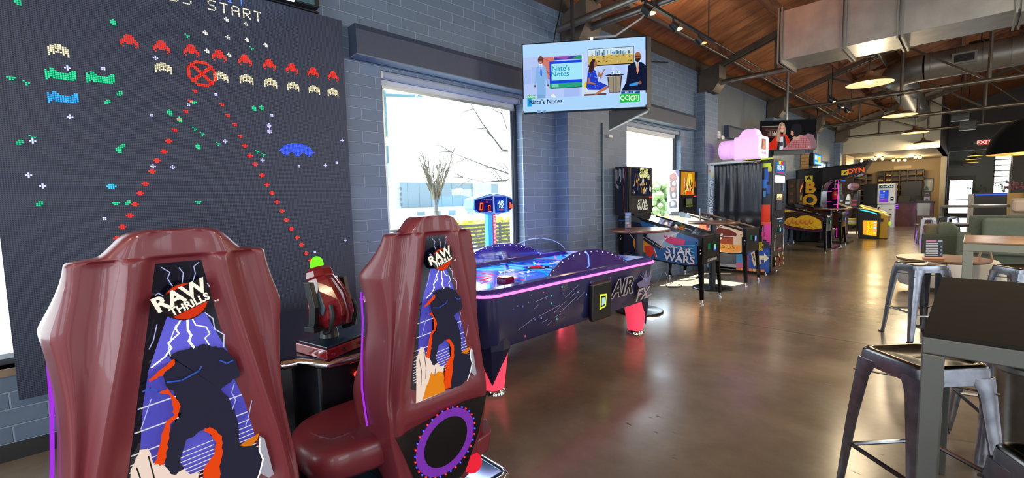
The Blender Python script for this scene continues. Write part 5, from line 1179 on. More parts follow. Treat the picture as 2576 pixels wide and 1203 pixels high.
# giant glowing camera topper (its own thing, stands on the booth)
t = thing('camera_topper', 'giant glowing pink toy camera standing on top of the photo booth', 'camera sculpture', (-3.01, 9.42, 2.146))
PK = mat((234, 182, 242), .45, emis=.62, spec=.3)
def rr(w, h, r, x, n=5, yo=0, zo=0):
    P = []
    for sy, sz, a0 in ((1, -1, -PI/2), (1, 1, 0), (-1, 1, PI/2), (-1, -1, PI)):
        for k in range(n+1):
            a = a0+PI/2*k/n; P.append((x, yo+sy*(w-r)+math.cos(a)*r, zo+sz*(h-r)+math.sin(a)*r))
    return P
m = MB(); m.loft([rr(.24, .21, .05, -.24, zo=.23), rr(.27, .22, .06, -.22, zo=.23), rr(.27, .22, .06, .20, zo=.23), rr(.25, .21, .06, .225, zo=.23)], PK); bo = m.build('camera_body', t)
m = MB(); m.loft([[(x, y, z) for x, y, z in ((-.20, -.19, .43), (.16, -.20, .43), (.16, .20, .43), (-.20, .19, .43))], [(x, y, z) for x, y, z in ((-.15, -.10, .56), (.12, -.11, .56), (.12, .11, .56), (-.15, .10, .56))], [(x, y, z) for x, y, z in ((-.11, -.07, .60), (.09, -.07, .60), (.09, .07, .60), (-.11, .07, .60))]], PK, smooth=False); m.build('viewfinder_hump', t, bevel=.02)
m = MB(); m.lathe([(.17, -.22), (.19, -.25), (.19, -.33), (.175, -.35), (.185, -.37), (.185, -.52), (.165, -.56), (.13, -.57), (.11, -.55), (.001, -.54)], PK, (0, 0, .24), 32, 'x'); m.build('lens', t, sharp=40)
m = MB(); m.tube([(.06, .28, .40), (.10, .32, .38), (.14, .33, .32), (.14, .32, .24), (.10, .30, .20)], .025, PK, 8); m.build('strap_lug', t)
A = Art((.226, -.02, .25), (0, 1, 0), (0, 0, 1), .0008); A.rect(-.15, -.06, .10, .14, (30, 24, 26), 0); A.rect(-.13, -.05, .08, .13, (120, 70, 60), .5); A.poly([(-.10, -.05), (-.06, .09), (-.01, .12), (.04, .06), (.05, -.05)], (190, 130, 100), .6); A.poly([(-.06, .02), (-.04, .09), (.0, .10), (.03, .03), (-.02, -.02)], (226, 180, 150), .7)
for k in range(4): A.disc(-.11+.065*k, -.125, .018, (206, 120, 110), .3, ry=.022, n=12)
A.build('rear_screen', t)

# ================================================================ TELEVISIONS
def tv(pl, pr, zb, zt, label, art, mount):
    c = ((pl[0]+pr[0])/2, (pl[1]+pr[1])/2); w = math.hypot(pr[0]-pl[0], pr[1]-pl[1]); rz = math.atan2(pr[1]-pl[1], pr[0]-pl[0]); h = zt-zb
    t = thing('television', label, 'television', (c[0], c[1], zb), rz, 'televisions')
    MB().box(-w/2, w/2, -.012, .045, 0, h, mat((14, 15, 20), .2)).build('bezel', t, bevel=.006)
    A = Art((-w/2, -.0125, 0), (1, 0, 0), (0, 0, 1), .0005, emit=.95); art(A, w, h); A.build('screen', t)
    mount(t, w, h); return t
def man(A, x, y, s, suit, skin, tie, shirt=(235, 240, 250), legs=True):
    A.poly([(x-.075*s, y-.02*s), (x-.05*s, y+.16*s), (x-.015*s, y+.20*s), (x+.02*s, y+.20*s), (x+.055*s, y+.16*s), (x+.085*s, y-.02*s), (x+.07*s, y-.03*s), (x+.05*s, y+.05*s), (x+.05*s, y-.14*s), (x-.045*s, y-.14*s), (x-.04*s, y+.05*s), (x-.06*s, y-.03*s)], suit)
    if legs: A.poly([(x-.042*s, y-.13*s), (x+.045*s, y-.13*s), (x+.05*s, y-.32*s), (x+.012*s, y-.32*s), (x, y-.16*s), (x-.01*s, y-.32*s), (x-.05*s, y-.32*s)], tuple(int(v*.92) for v in suit))
    A.poly([(x-.014*s, y+.205*s), (x+.018*s, y+.205*s), (x+.004*s, y+.08*s)], shirt); A.poly([(x-.003*s, y+.19*s), (x+.008*s, y+.19*s), (x+.011*s, y+.08*s), (x+.002*s, y+.06*s), (x-.005*s, y+.09*s)], tie)
    A.disc(x, y+.245*s, .030*s, skin, ry=.042*s); A.line([(x-.024*s, y+.252*s), (x+.024*s, y+.252*s)], .008*s, (50, 34, 30)); A.line([(x-.01*s, y+.222*s), (x+.012*s, y+.222*s)], .005*s, (240, 230, 225) if legs else (60, 40, 36))
    for dx in (-.067, .078): A.disc(x+dx*s, y-.03*s, .012*s, skin, n=8)
def art1(A, w, h):
    e = .85
    A.rect(.012, .012, w-.012, h-.012, (172, 212, 248))
    A.rect(.012, .13, .60, h-.14, (176, 196, 240))
    for (a, b_, c_, d_) in ((.02, .30, .09, .44), (.10, .30, .22, .46), (.42, .14, .58, .30)): A.rect(a, b_, c_, d_, (160, 184, 236))
    A.poly([(.20, .36), (.30, .32), (.33, .50), (.32, h-.15), (.20, h-.15)], (206, 120, 110)); A.line([(.20, .47), (.25, .42), (.29, .36)], .004, (60, 50, 60)); A.line([(.2, .55), (.32, .49)], .003, (70, 60, 70))
    A.rect(.33, h-.185, .61, h-.15, (60, 60, 150)); A.poly([(.33, h-.16), (.45, h-.18), (.50, h-.15), (.33, h-.15)], (150, 80, 170)); A.poly([(.50, h-.185), (.61, h-.185), (.61, h-.15), (.55, h-.16)], (40, 150, 100))
    A.rect(.28, .285, .61, .505, (30, 70, 220)); A.rect(.30, .315, .61, .48, (160, 224, 244))
    A.rect(.28, .24, .61, .285, (40, 160, 120)); A.rect(.30, .25, .37, .28, (120, 200, 190)); A.rect(.285, .235, .61, .241, (40, 40, 60))
    A.line([(.33, .462), (.40, .465)], .002, (60, 130, 150))
    A.text("Nate's", .395, .43, .072, (30, 150, 180), bold=.012); A.text("Notes", .385, .375, .072, (30, 150, 180), bold=.012)
    A.rect(.615, .13, w-.012, h-.14, (186, 206, 246)); A.rect(.605, .13, .618, h-.14, (200, 222, 250))
    for (a, b_, c_, d_) in ((.64, .36, .70, .48), (.80, .28, .90, .42), (.93, .28, 1.03, .42)): A.rect(a, b_, c_, d_, (172, 196, 242))
    # skyline picture
    A.rect(.665, .43, 1.115, .60, (30, 30, 34)); A.rect(.67, .44, 1.11, .595, (196, 170, 90)); A.rect(.67, .53, 1.11, .595, (200, 226, 240))
    rn = random.Random(21)
    for i in range(26): x = .69+.016*i; A.rect(x, .53, x+.012, .545+rn.uniform(.01, .042), rn.choice([(90, 140, 180), (60, 90, 120), (150, 190, 210), (200, 210, 215)]))
    for i in range(60): x = rn.uniform(.68, 1.08); y = rn.uniform(.445, .53); A.poly([(x, y), (x+rn.uniform(.01, .03), y+.003), (x+.015, y+rn.uniform(.006, .02))], rn.choice([(60, 60, 40), (226, 190, 70), (40, 44, 44), (210, 200, 170), (240, 200, 60), (150, 110, 60)]))
    man(A, .195, .285, .92, (130, 176, 226), (110, 66, 50), (30, 50, 190))
    A.poly([(.29, .16), (.32, .17), (.35, .13), (.30, .14)], (230, 240, 250))
    # sofa, table, woman, man
    A.poly([(.62, .135), (.62, .24), (.66, .25), (.80, .20), (.84, .135)], (206, 214, 222)); A.poly([(.62, .24), (.64, .28), (.70, .20), (.62, .22)], (226, 200, 50)); A.rect(.62, .133, .84, .15, (90, 60, 70))
    A.poly([(.645, .22), (.66, .36), (.70, .40), (.74, .37), (.76, .27), (.86, .22), (.86, .20), (.80, .18), (.66, .19)], (34, 60, 190))
    for i in range(24): A.disc(rn.uniform(.66, .80), rn.uniform(.20, .37), .005, (110, 130, 230), n=6)
    A.poly([(.66, .30), (.655, .25), (.73, .235), (.74, .245), (.68, .265), (.68, .31)], (170, 110, 84)); A.poly([(.76, .32), (.79, .29), (.82, .36), (.835, .38), (.82, .38), (.79, .33), (.765, .36)], (170, 110, 84))
    A.poly([(.86, .22), (.82, .21), (.72, .14), (.74, .135), (.84, .18)], (176, 116, 88)); A.disc(.725, .435, .028, (170, 110, 84), ry=.036); A.poly([(.665, .36), (.68, .44), (.705, .48), (.735, .475), (.725, .44), (.72, .38), (.70, .35)], (60, 34, 36))
    A.disc(.92, .315, .09, (50, 40, 44), ry=.012, n=24); A.poly([(.85, .30), (.86, .30), (.88, .15), (.865, .15)], (50, 40, 40)); A.poly([(.98, .30), (.99, .30), (.975, .15), (.96, .15)], (50, 40, 40)); A.rect(.905, .15, .915, .30, (60, 48, 44)); A.rect(.87, .145, .97, .155, (50, 40, 40)); A.poly([(.87, .15), (.86, .30), (.98, .30), (.965, .15)], (150, 140, 120)); A.rect(.90, .15, .908, .3, (50, 40, 40)); A.rect(.93, .15, .938, .3, (50, 40, 40))
    for x in (.90, .955): A.rect(x-.016, .32, x+.012, .355, (240, 240, 245)); A.rect(x-.012, .328, x+.004, .348, (60, 140, 200))
    A.poly([(.985, .16), (1.03, .24), (1.05, .40), (1.12, .43), (1.18, .42), (w-.013, .38), (w-.013, .15)], (20, 26, 52))
    A.poly([(1.115, .43), (1.155, .43), (1.14, .31)], (150, 210, 240)); A.poly([(1.13, .42), (1.145, .42), (1.15, .34), (1.138, .31), (1.128, .34)], (220, 150, 120)); A.disc(1.14, .475, .030, (150, 96, 66), ry=.046); A.poly([(1.112, .46), (1.168, .46), (1.155, .43), (1.14, .42), (1.122, .43)], (46, 30, 26)); A.line([(1.118, .478), (1.162, .478)], .007, (36, 26, 26))
    A.poly([(1.06, .22), (1.15, .235), (1.14, .205), (1.06, .20)], (60, 150, 230)); A.disc(1.16, .225, .016, (140, 90, 64))
    A.rect(.012, .012, w-.012, .128, (168, 208, 246)); A.rect(.055, .05, .10, .13, (30, 150, 220)); A.rect(.05, .13, .135, .16, (40, 180, 90)); A.text('QUEEN', .092, .145, .026, (220, 250, 230), bold=.02)
    A.text("Nate's Notes", .24, .09, .062, (30, 34, 60), bold=.012)
    A.rect(.97, .045, 1.16, .125, (30, 190, 60)); A.rect(.98, .127, 1.16, .15, (30, 70, 150)); A.text('3:05   |   48°', 1.07, .138, .022, (230, 240, 250), bold=.01)
    A.text('QC', 1.012, .086, .062, (235, 250, 240), bold=.012, sx=.85); A.text('[@3]', 1.102, .086, .055, (235, 250, 240), bold=.012, sx=.85)
    A.disc(.70, h-.028, .016, (255, 240, 225), 1.2)
def mount1(t, w, h):
    m = MB(); m.prism([(w/2-.34, .05), (w/2+.001, .05), (w/2+.001, .0), (w/2+.05, .02), (w/2+.06, .16), (w/2-.30, .12)], 'z', .0, h-.0, mat((20, 22, 32), .4)); m.build('rear_box', t, bevel=.004)
    m = MB(); m.prism([(w/2-.36, .0), (w/2+.03, .0), (w/2-.05, -.04), (w/2-.36, -.19)], 'y', .06, .10, mat((18, 20, 28), .5)); m.bar((w/2-.36, .08, -.195), (w/2+.03, .08, -.02), .02, .012, M_ALU); m.build('wall_bracket', t)
    m = MB(); m.tube([(-.1, .08, h-.05), (-.1, .08, 1.22)], .022, M_BLACK, 8); m.box(-.16, .2, .045, .07, h-.3, h-.1, M_BLACK); m.build('ceiling_pole', t)
    m = MB(); m.tube([(-.30, .07, h-.02), (-.28, .10, h+.12), (-.24, .16, h+.3), (-.2, .2, h+.5)], .007, M_BLACK, 6); m.build('cable', t)
tv((-3.28, 3.39), (-2.31, 4.16), 2.36, 3.06, 'big tilted television showing a news studio, mounted above the air hockey table', art1, mount1)
def art2(A, w, h):
    A.rect(.01, .01, w-.01, h-.01, (14, 15, 18), .6); A.rect(.03, .30, .45, .56, (40, 24, 24), .6); A.rect(.02, .56, .5, .575, (110, 110, 105), .6); A.rect(.10, .48, .48, .49, (90, 70, 60), .6)
    rn = random.Random(9)
    for i in range(12): x = .15+.024*i; A.rect(x, .35, x+.014, .35+rn.uniform(.04, .12), rn.choice([(120, 110, 100), (70, 50, 44), (170, 160, 150)]), .6)
    A.poly([(.86, .02), (.92, .30), (1.05, .38), (1.18, .34), (w-.012, .20), (w-.012, .02)], (150, 110, 120), .7)
    A.poly([(.02, .03), (.04, .11), (.24, .22), (.34, .34), (.45, .38), (.58, .36), (.66, .22), (.60, .03)], (206, 52, 34), .8)
    A.poly([(.40, .34), (.47, .34), (.46, .02), (.36, .02)], (34, 34, 40), .5); A.poly([(.48, .34), (.54, .33), (.60, .03), (.50, .02)], (40, 40, 46), .5); A.poly([(.44, .32), (.50, .32), (.51, .02), (.42, .02)], (214, 214, 220), .8); A.rect(.43, .10, .50, .20, (60, 60, 66), .6)
    A.poly([(.35, .22), (.37, .50), (.41, .62), (.46, .655), (.52, .62), (.55, .50), (.56, .38), (.50, .36), (.50, .48), (.44, .48), (.43, .20)], (176, 144, 120), .8)
    A.disc(.475, .50, .052, (216, 160, 136), .85, ry=.08, n=24); A.poly([(.40, .48), (.42, .60), (.47, .63), (.45, .56), (.43, .44)], (150, 116, 96), .8); A.line([(.455, .455), (.495, .455)], .012, (240, 225, 220), .9); A.line([(.445, .515), (.465, .515)], .006, (60, 44, 40), .7); A.line([(.49, .515), (.51, .515)], .006, (60, 44, 40), .7)
    A.poly([(.46, .02), (.56, .08), (.70, .24), (.76, .32), (.88, .35), (1.0, .32), (1.10, .20), (1.14, .02)], (188, 120, 124), .8)
    for i in range(9): A.line([(.62+.055*i, .05), (.66+.05*i, .28)], .006, (90, 40, 50), .7)
    for i in range(5): A.line([(.60, .08+.05*i), (1.1, .06+.05*i)], .006, (90, 40, 50), .7)
    A.poly([(.70, .30), (.74, .22), (.86, .24), (.87, .35)], (200, 150, 128), .8); A.poly([(.66, .36), (.665, .46), (.72, .50), (.73, .34), (.70, .33)], (204, 150, 128), .8)
    A.poly([(.66, .46), (.67, .54), (.73, .595), (.83, .60), (.90, .55), (.91, .46), (.88, .36), (.80, .30), (.74, .32), (.73, .42)], (24, 24, 30), .6)
    A.rect(1.05, .05, 1.09, .08, (200, 180, 180), .7)
def mount2(t, w, h):
    m = MB(); m.tube([(0, .08, h-.1), (0, .08, 2.05)], .028, mat((150, 152, 156), .35, .7), 10); m.box(-.14, .14, .045, .075, h*.3, h*.7, M_BLACK); m.build('ceiling_pole', t)
    m = MB(); m.box(-.30, .40, .03, .14, -.10, .0, M_BLACK); m.build('lower_shelf', t)
tv((-3.52, 11.62), (-2.60, 12.46), 2.51, 3.21, 'hanging television showing two people talking, above and behind the photo booth', art2, mount2)

# ================================================================ WALL FITTINGS
def tube_thing(name, pts, r, m_, label, cat, n=8, group=None): return tag(MB().tube(pts, r, m_, n).build(name), label, cat, group)
M_COND = mat((112, 128, 138), .4, .3)
o = thing('pipe_conduit', 'thin vertical conduit on the wall left of the second window', 'conduit', (-3.89, 5.72, 0))
MB().tube([(0, 0, 0), (0, 0, 2.6)], .014, M_COND, 8).build('pipe', o)
for z in (.5, 1.65, 2.45): MB().box(-.012, .022, -.03, .03, z-.01, z+.01, M_COND).build('strap', o)
o = thing('pipe_conduit', 'vertical conduit on the grey wall beside the second brick pier', 'conduit', (-3.875, 9.68, 0))
MB().tube([(0, 0, 0), (0, 0, 3.6)], .018, M_COND, 8).build('pipe', o)
for z in (.6, 1.9, 3.2): MB().box(-.005, .022, -.035, .035, z-.012, z+.012, M_COND).build('strap', o)
tag(MB().box(-3.91, -3.87, 5.85, 5.95, 2.40, 2.44, mat((190, 196, 200), .4)).build('door_sensor'), 'small pale sensor on the wall left of the second window', 'sensor')
o = thing('emergency_light', 'white twin-head emergency light on the grey wall above the photo booth', 'emergency light', (-3.88, 9.85, 2.78))
MB().box(0, .07, -.16, .16, -.08, .08, mat((196, 200, 206), .4)).build('housing', o, bevel=.015)
for k in range(3): MB().box(.07, .074, -.12, .06, -.045+.035*k, -.035+.035*k, mat((110, 116, 124), .5)).build('vent_slot', o)
for s in (.17, .24): MB().lathe([(.012, -.03), (.04, .0), (.045, .03), (.001, .035)], mat((210, 214, 220), .3), (.07, s, -.05), 12, 'x').build('lamp_head', o)
# ================================================================ DUCTS
t = thing('rectangular_duct', 'huge rectangular galvanised air duct crossing the room under the roof', 'duct', (0, 7.6, 3.44))
X0, X1, DW, DH = -2.07, 3.6, .72, .70
m = MB(); m.box(X0, X1, 0, DW, 0, DH, M_GALV); m.build('duct_run', t, bevel=.003)
for x in (X0+.01, -1.30, -.72, .28, .9, 1.9, 2.9):
    m = MB()
    for dx in (-.022, .022):
        m.box(x+dx-.010, x+dx+.010, -.045, DW+.045, -.045, DH+.045, mat((128, 130, 128), .4, .7))
    m.build('flange', t)
for x in (-1.5, .3, 2.0): MB().tube([(x, -.03, DH), (x, -.03, 1.5)], .006, M_STEEL, 6).tube([(x, DW+.03, DH), (x, DW+.03, 1.5)], .006, M_STEEL, 6).build('hanger_rod', t)
t = thing('spiral_duct', 'round spiral duct with square grilles, turning toward the pale wall', 'duct', (0, 14.6, 4.40))
R_ = .31; m = MB(); P = [(3.5, 0, .05), (-.9, 0, 0)]
for k in range(1, 7): a = PI/2*k/6; P.append((-.9-.55*math.sin(a), .55*(1-math.cos(a)), 0))
m.tube(P[:2], R_, M_GALV, 28); m.build('duct_run', t)
MB().tube(P[1:], R_, M_GALV, 28).build('elbow', t)
MB().tube([(-1.45, .55, 0), (-1.45, 7.55, -.1)], R_*.94, M_GALV, 24).build('duct_branch', t)
x = -.8
while x < 3.4:
    MB().lathe([(R_, -.010), (R_+.010, -.006), (R_+.010, .006), (R_, .010)], M_GALV, (x, 0, .01+.05*(x+.9)/4.4), 28, 'x', caps=False).build('seam_ring', t); x += .42
for x in (-.25, .95, 2.2):
    MB().box(x-.20, x+.20, -R_-.03, -R_+.06, -.12, .12, mat((150, 152, 150), .4, .6)).build('grille_frame', t)
    MB().box(x-.16, x+.16, -R_-.035, -R_-.028, -.08, .08, mat((36, 38, 40), .6)).build('grille', t)
# conduits and bus pipes along the roof
for (x, z, r, y0, y1, lb) in ((-3.35, .02, .028, -4.5, 22, 'long steel pipe running along the roof nearest the wall'), (-3.22, .03, .018, -4.5, 22, 'thin conduit running beside the long roof pipe'), (-1.6, -.02, .035, 1.0, 22, 'dark sprinkler pipe running along the roof, above the duct end')):
    tube_thing('roof_pipe', [(x, y0, roofz(x)-.09+z), (x, y1, roofz(x)-.09+z)], r, M_PIPE, lb, 'pipe', 10)
tube_thing('tie_pipe', [(-3.75, 4.55, 3.62), (-2.3, 4.55, 3.66), (3, 4.55, 3.72)], .045, M_PIPE, 'fat pipe beside the nearest truss', 'pipe', 12)
m = MB().tube([(-3.55, 4.9, 3.55), (-3.2, 5.0, 3.5), (-2.9, 5.1, 3.65), (-2.62, 5.2, 3.95)], .012, mat((176, 178, 176), .5), 6)
tag(m.build('cable_loop'), 'grey cable drooping near the nearest truss haunch', 'cable')
tag(MB().tube([(-3.85, 6.6, 3.92), (-3.80, 7.0, 3.72), (-3.85, 7.4, 3.8), (-3.86, 7.7, 3.86)], .010, M_BLACK, 6).build('cable_loop'), 'dark cable drooping from the wall top above the second window', 'cable')
for i, (x, y) in enumerate(((-3.0, 4.75), (-2.45, 5.4))):
    tag(MB().box(x-.07, x+.07, y-.06, y+.06, roofz(x)-.12, roofz(x)-.04, mat((150, 154, 152), .5)).build('junction_box', bevel=.01), ['pale junction box on the roof beside the nearest truss', 'pale junction box where the lamp track meets the roof pipes'][i], 'junction box', 'junction boxes')
# ================================================================ LAMPS
E_WARM = emi((255, 222, 140), 3.0)
def pendant(loc, rod, label, r=.31, light=90):
    t = thing('pendant_lamp', label, 'pendant lamp', loc, 0, 'enamel pendant lamps')
    MB().lathe([(.045, .20), (.055, .16), (.065, .12), (.10, .10), (.19, .075), (.27, .03), (r, 0)], mat((118, 84, 56), .4, .3), (0, 0, 0), 32, caps=False).build('shade', t, sharp=60)
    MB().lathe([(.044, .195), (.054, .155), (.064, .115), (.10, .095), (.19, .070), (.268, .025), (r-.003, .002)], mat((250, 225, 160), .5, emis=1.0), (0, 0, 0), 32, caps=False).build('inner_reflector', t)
    MB().lathe([(.001, .0), (.05, .02), (.065, .06), (.05, .10), (.02, .13)], E_WARM, (0, 0, -.01), 16).build('bulb', t)
    MB().tube([(0, 0, .19), (0, 0, rod)], .010, M_BLACK, 6).lathe([(.06, rod-.02), (.06, rod)], M_BLACK, (0, 0, 0), 12).build('stem', t)
    l = lamp('pendant_light', 'POINT', (0, 0, -.06), light, (1.0, .80, .52), shadow_soft_size=.12); l.parent = t
    return t
for i, (y, x) in enumerate(((9.21, -1.22), (13.47, -1.22), (17.73, -1.24), (21.85, -1.30))):
    pendant((x, y, 3.20), CHZ-3.20-.05, ['nearest warm enamel pendant lamp, hanging just under the big duct', 'second warm enamel pendant lamp from the camera, under the spiral duct', 'third warm enamel pendant lamp down the row', 'farthest warm enamel pendant lamp in the row, against the pale wall'][i])
for i, (x, y) in enumerate(((1.2, 4.95), (-.8, -2.4), (3.6, -1.5), (2.6, 6.0), (2.6, 11.0), (2.6, 16.0), (5.2, 4.0), (5.2, 12))):  # extra unseen pendants added to fill the room with warm light
    pendant((x, y, 3.45 if i < 2 else 3.2), CHZ-3.20-.3 if i < 2 else 1.6, 'added fill pendant lamp, unseen, behind or right of the camera', light=130)
def track(x, y0, y1, heads, label, zz):
    z = zz
    t = thing('track_light', label, 'track light', (x, y0, z), 0, 'track lights')
    MB().box(-.018, .018, 0, y1-y0, 0, .03, M_BLACK).build('rail', t)
    for k in (0.1, .9): MB().tube([(0, (y1-y0)*k, .03), (0, (y1-y0)*k, roofz(x)-z+.2)], .008, M_BLACK, 6).build('hanger', t)
    for (d, dx, lit) in heads:
        h = MB(); h.tube([(0, d, 0), (0, d, -.06)], .012, M_BLACK, 8); h.tube([(-.02*dx, d-.02, -.05), (.10*dx, d+.02, -.12)], [.045, .06], M_BLACK, 12); ho = h.build('lamp_head', t)
        MB().lathe([(.001, 0), (.055, 0)], emi((255, 210, 140), 6.0 if lit else 1.2), (0, 0, 0), 12).build('lamp_face', ho).location = (.10*dx, d+.02, -.125)
        if lit:
            l = lamp('spot', 'SPOT', (.10*dx, d+.02, -.14), 60, (1.0, .78, .5), dir=(.8*dx, .3, -1), spot_size=1.6, spot_blend=.8); l.parent = t
track(-2.62, 4.64, 6.6, [(.05, .6, True), (.72, .5, True), (1.45, .4, False)], 'black lamp track with spot heads under the near roof boards', 3.62)
track(-2.4, 12.6, 15.6, [(.1, .6, True), (1.1, .5, True), (2.0, .4, True)], 'black lamp track with glowing heads in front of the hanging television', 3.72)
# added warm fill light without a fixture, brightens the near roof boards
lamp('roof_fill', 'SPOT', (-2.1, 5.8, 3.75), 260, (1.0, .66, .40), dir=(-.3, -.1, 1), spot_size=2.6, spot_blend=1.0, shadow_soft_size=.1)
# black dome pendant at the right edge
t = thing('dome_pendant', 'large matte black dome pendant at the right edge', 'pendant lamp', (.40, 6.55, 1.80))
MB().lathe([(.05, .34), (.12, .33), (.22, .28), (.29, .18), (.325, .06), (.33, 0)], mat((8, 8, 9), .9, spec=.05), (0, 0, 0), 36, caps=False).build('shade', t, sharp=60)
MB().lathe([(.05, .33), (.12, .32), (.215, .275), (.284, .178), (.318, .06), (.323, .002)], mat((176, 110, 50), .4, .5), (0, 0, 0), 36, caps=False).build('copper_lining', t, sharp=60)
MB().lathe([(.001, .06), (.05, .09), (.06, .14), (.03, .2)], E_WARM, (0, 0, 0), 14).build('bulb', t)
MB().tube([(0, 0, .33), (0, 0, 3.5)], .008, M_BLACK, 6).lathe([(.05, .33), (.04, .38), (.01, .40)], M_BLACK, (0, 0, 0), 14).build('cord', t)
l = lamp('dome_light', 'POINT', (0, 0, .04), 25, (1, .75, .45), shadow_soft_size=.08); l.parent = t
for i, (x, y, z) in enumerate(((.0, 15.2, 4.6), (-.35, 19.0, 3.55), (-.2, 21.0, 3.45))):
    t = thing('ceiling_speaker', ['black ceiling speaker above the spiral duct', 'black speaker box on the roof near the far end', 'farthest black speaker box by the charcoal wall'][i], 'speaker', (x, y, z), 0, 'hanging speakers')
    MB().box(-.2, .2, -.12, .12, 0, .30, M_BLACK).build('cabinet', t, bevel=.015); MB().tube([(0, 0, .3), (0, 0, roofz(x)-z+.1)], .012, M_BLACK, 6).build('bracket', t)
tag(MB().lathe([(.001, .0), (.16, .0), (.18, .05), (.12, .10), (.001, .11)], mat((170, 170, 160), .5), (-1.9, 18.6, 3.95), 16).tube([(-1.9, 18.6, 4.0), (-1.9, 18.6, roofz(-1.9)+.24)], .01, M_BLACK, 6).build('disco_light'), 'round pale ceiling fixture among the far rafters', 'ceiling fixture')
# ================================================================ FAR LEFT GAMES
def boxing():
    t = thing('boxing_machine', 'black boxing arcade machine with long curved arm and gold letters', 'boxing machine', (-3.25, 16.75, 0), 0)
    dk = mat((16, 16, 20), .2, coat=.6)
    m = MB(); m.loft([[(x, y, z) for x, y in ((-.62, -.42), (.05, -.42), (.05, .30), (-.62, .30))] for z in (0, 1.0, 1.98)], dk, smooth=False); m.build('column', t, bevel=.03)
    arm = [(-.62, 1.95), (-.62, 2.26), (-.2, 2.28), (.4, 2.31), (.9, 2.34), (1.18, 2.46), (1.05, 2.22), (.98, 2.05), (.85, 1.97), (.6, 1.90), (.35, 1.90), (.18, 1.85), (.08, 1.72), (.05, 1.55), (-.1, 1.6)]
    m = MB(); m.prism(arm, 'y', -.44, .32, dk); m.build('overhead_arm', t, bevel=.03)
    m = MB(); m.tube([(.06, -.43, 1.55), (.11, -.44, 1.75), (.25, -.45, 1.87), (.6, -.45, 1.93), (.85, -.45, 2.0)], .014, M_CHROME, 6); m.tube([(-.60, -.45, .95), (-.60, -.45, 1.93)], .02, M_ALU, 8); m.build('trim_tube', t)
    A = Art((0, -.4405, 0), (1, 0, 0), (0, 0, 1), .001, rough=.3)
    gold = (214, 160, 50)
    A.rect(-.40, 1.88, -.20, 2.06, (214, 200, 60), 0); A.poly([(-.37, 1.90), (-.33, 2.02), (-.30, 2.04), (-.27, 2.02), (-.23, 1.90), (-.30, 1.96)], (20, 20, 20), 0)
    for i, ch in enumerate('BOX'): A.text(ch, -.26, 1.68-.39*i, .47, gold, 0, .05)
    A.rect(.52, 2.02, .68, 2.17, (214, 200, 60), 0); A.poly([(.55, 2.05), (.64, 2.14), (.66, 2.12), (.60, 2.05)], (20, 20, 20), 0)
    A.text('DYN', .86, 2.13, .19, (226, 104, 50), .2, .04, .1)
    A.build('gold_lettering', t)
    m = MB(); m.lathe([(.03, 0), (.06, .03), (.075, .10), (.06, .20), (.03, .24), (.001, .25)], mat((170, 24, 34), .3), (.30, -.05, 1.34), 18); m.tube([(.30, -.05, 1.6), (.30, -.05, 1.9)], .02, M_CHROME, 8); m.build('punch_ball', t)
    m = MB(); m.box(.0, .30, -.35, .25, 0, .95, dk); m.box(.0, .75, -.45, .35, 0, .06, mat((44, 42, 42), .5)); m.build('base', t, bevel=.01)
    A = Art((.3005, -.05, .6), (0, 1, 0), (0, 0, 1), .001); A.rect(-.22, .1, .2, .33, (230, 60, 80), .8); A.disc(-.05, .2, .08, (60, 190, 255), 1.1); A.rect(-.2, -.2, .2, .0, (220, 220, 225), .3); A.build('lit_front', t)
boxing()
t = thing('arcade_cabinet', 'arcade cabinet with glowing pink maze lines behind the boxing game', 'arcade cabinet', (-3.30, 18.5, 0))
MB().prism([(-.42, 0), (.38, 0), (.38, .9), (.50, 1.0), (.15, 1.15), (.05, 1.75), (.25, 1.9), (.25, 2.1), (-.42, 2.1)], 'y', -.38, .38, mat((20, 14, 26), .3)).build('cabinet', t, bevel=.01)
A = Art((0, -.3805, 0), (1, 0, 0), (0, 0, 1), .001, emit=1.0); pk = (240, 50, 170)
A.rect(-.41, .05, .2, 2.05, (30, 12, 34), .1)
for j in range(5):
    z = .3+.34*j
    A.line([(-.38, z), (-.20, z), (-.20, z+.16), (-.38, z+.16)], .016, pk); A.line([(-.12, z), (-.12, z+.24), (.02, z+.24)], .016, pk); A.line([(.04, z), (.18, z), (.18, z+.14), (.08, z+.14)], .016, pk); A.line([(-.30, z+.22), (-.16, z+.22)], .016, pk)
A.line([(.2, .05), (.2, 2.05)], .02, (255, 90, 190)); A.build('maze_side_print', t)
A = Art((.26, 0, 2.0), (0, 1, 0), (0, 0, 1), .001, emit=1.0); A.rect(-.36, -.09, .36, .09, (40, 120, 240)); A.build('marquee_face', t)
# wall-hung light box sign
t = thing('light_box_sign', 'blue and yellow lit sign box high on the wall beyond the boxing game', 'sign', (-3.55, 17.3, 2.42))
MB().box(-.12, .0, -.42, .62, 0, .36, M_BLACK).build('housing', t, bevel=.02)
A = Art((.002, .1, .18), (0, 1, 0), (0, 0, 1), .001, emit=1.2); A.rect(-.5, -.16, .5, .16, (40, 140, 240)); A.rect(-.02, -.10, .34, .12, (245, 200, 40)); A.rect(-.44, -.02, -.10, .12, (170, 220, 250)); A.rect(-.38, .02, -.2, .09, (240, 250, 255)); A.rect(.05, -.04, .10, .06, (200, 150, 30)); A.rect(.2, -.04, .25, .06, (200, 150, 30)); A.rect(-.44, -.14, .44, -.08, (160, 230, 255)); A.build('lit_face', t)
MB().tube([(-.06, .1, .36), (-.06, .1, 1.9)], .012, M_BLACK, 6).build('hanger', t)
tag(MB().box(-3.9, -3.68, 16.80, 16.84, 2.3, 2.78, brick_mat('tan_brick', (190, 150, 96), mortar=(70, 50, 34))).build('wooden_panel'), 'pale tan brick-patterned panel beside the lit sign box', 'panel')
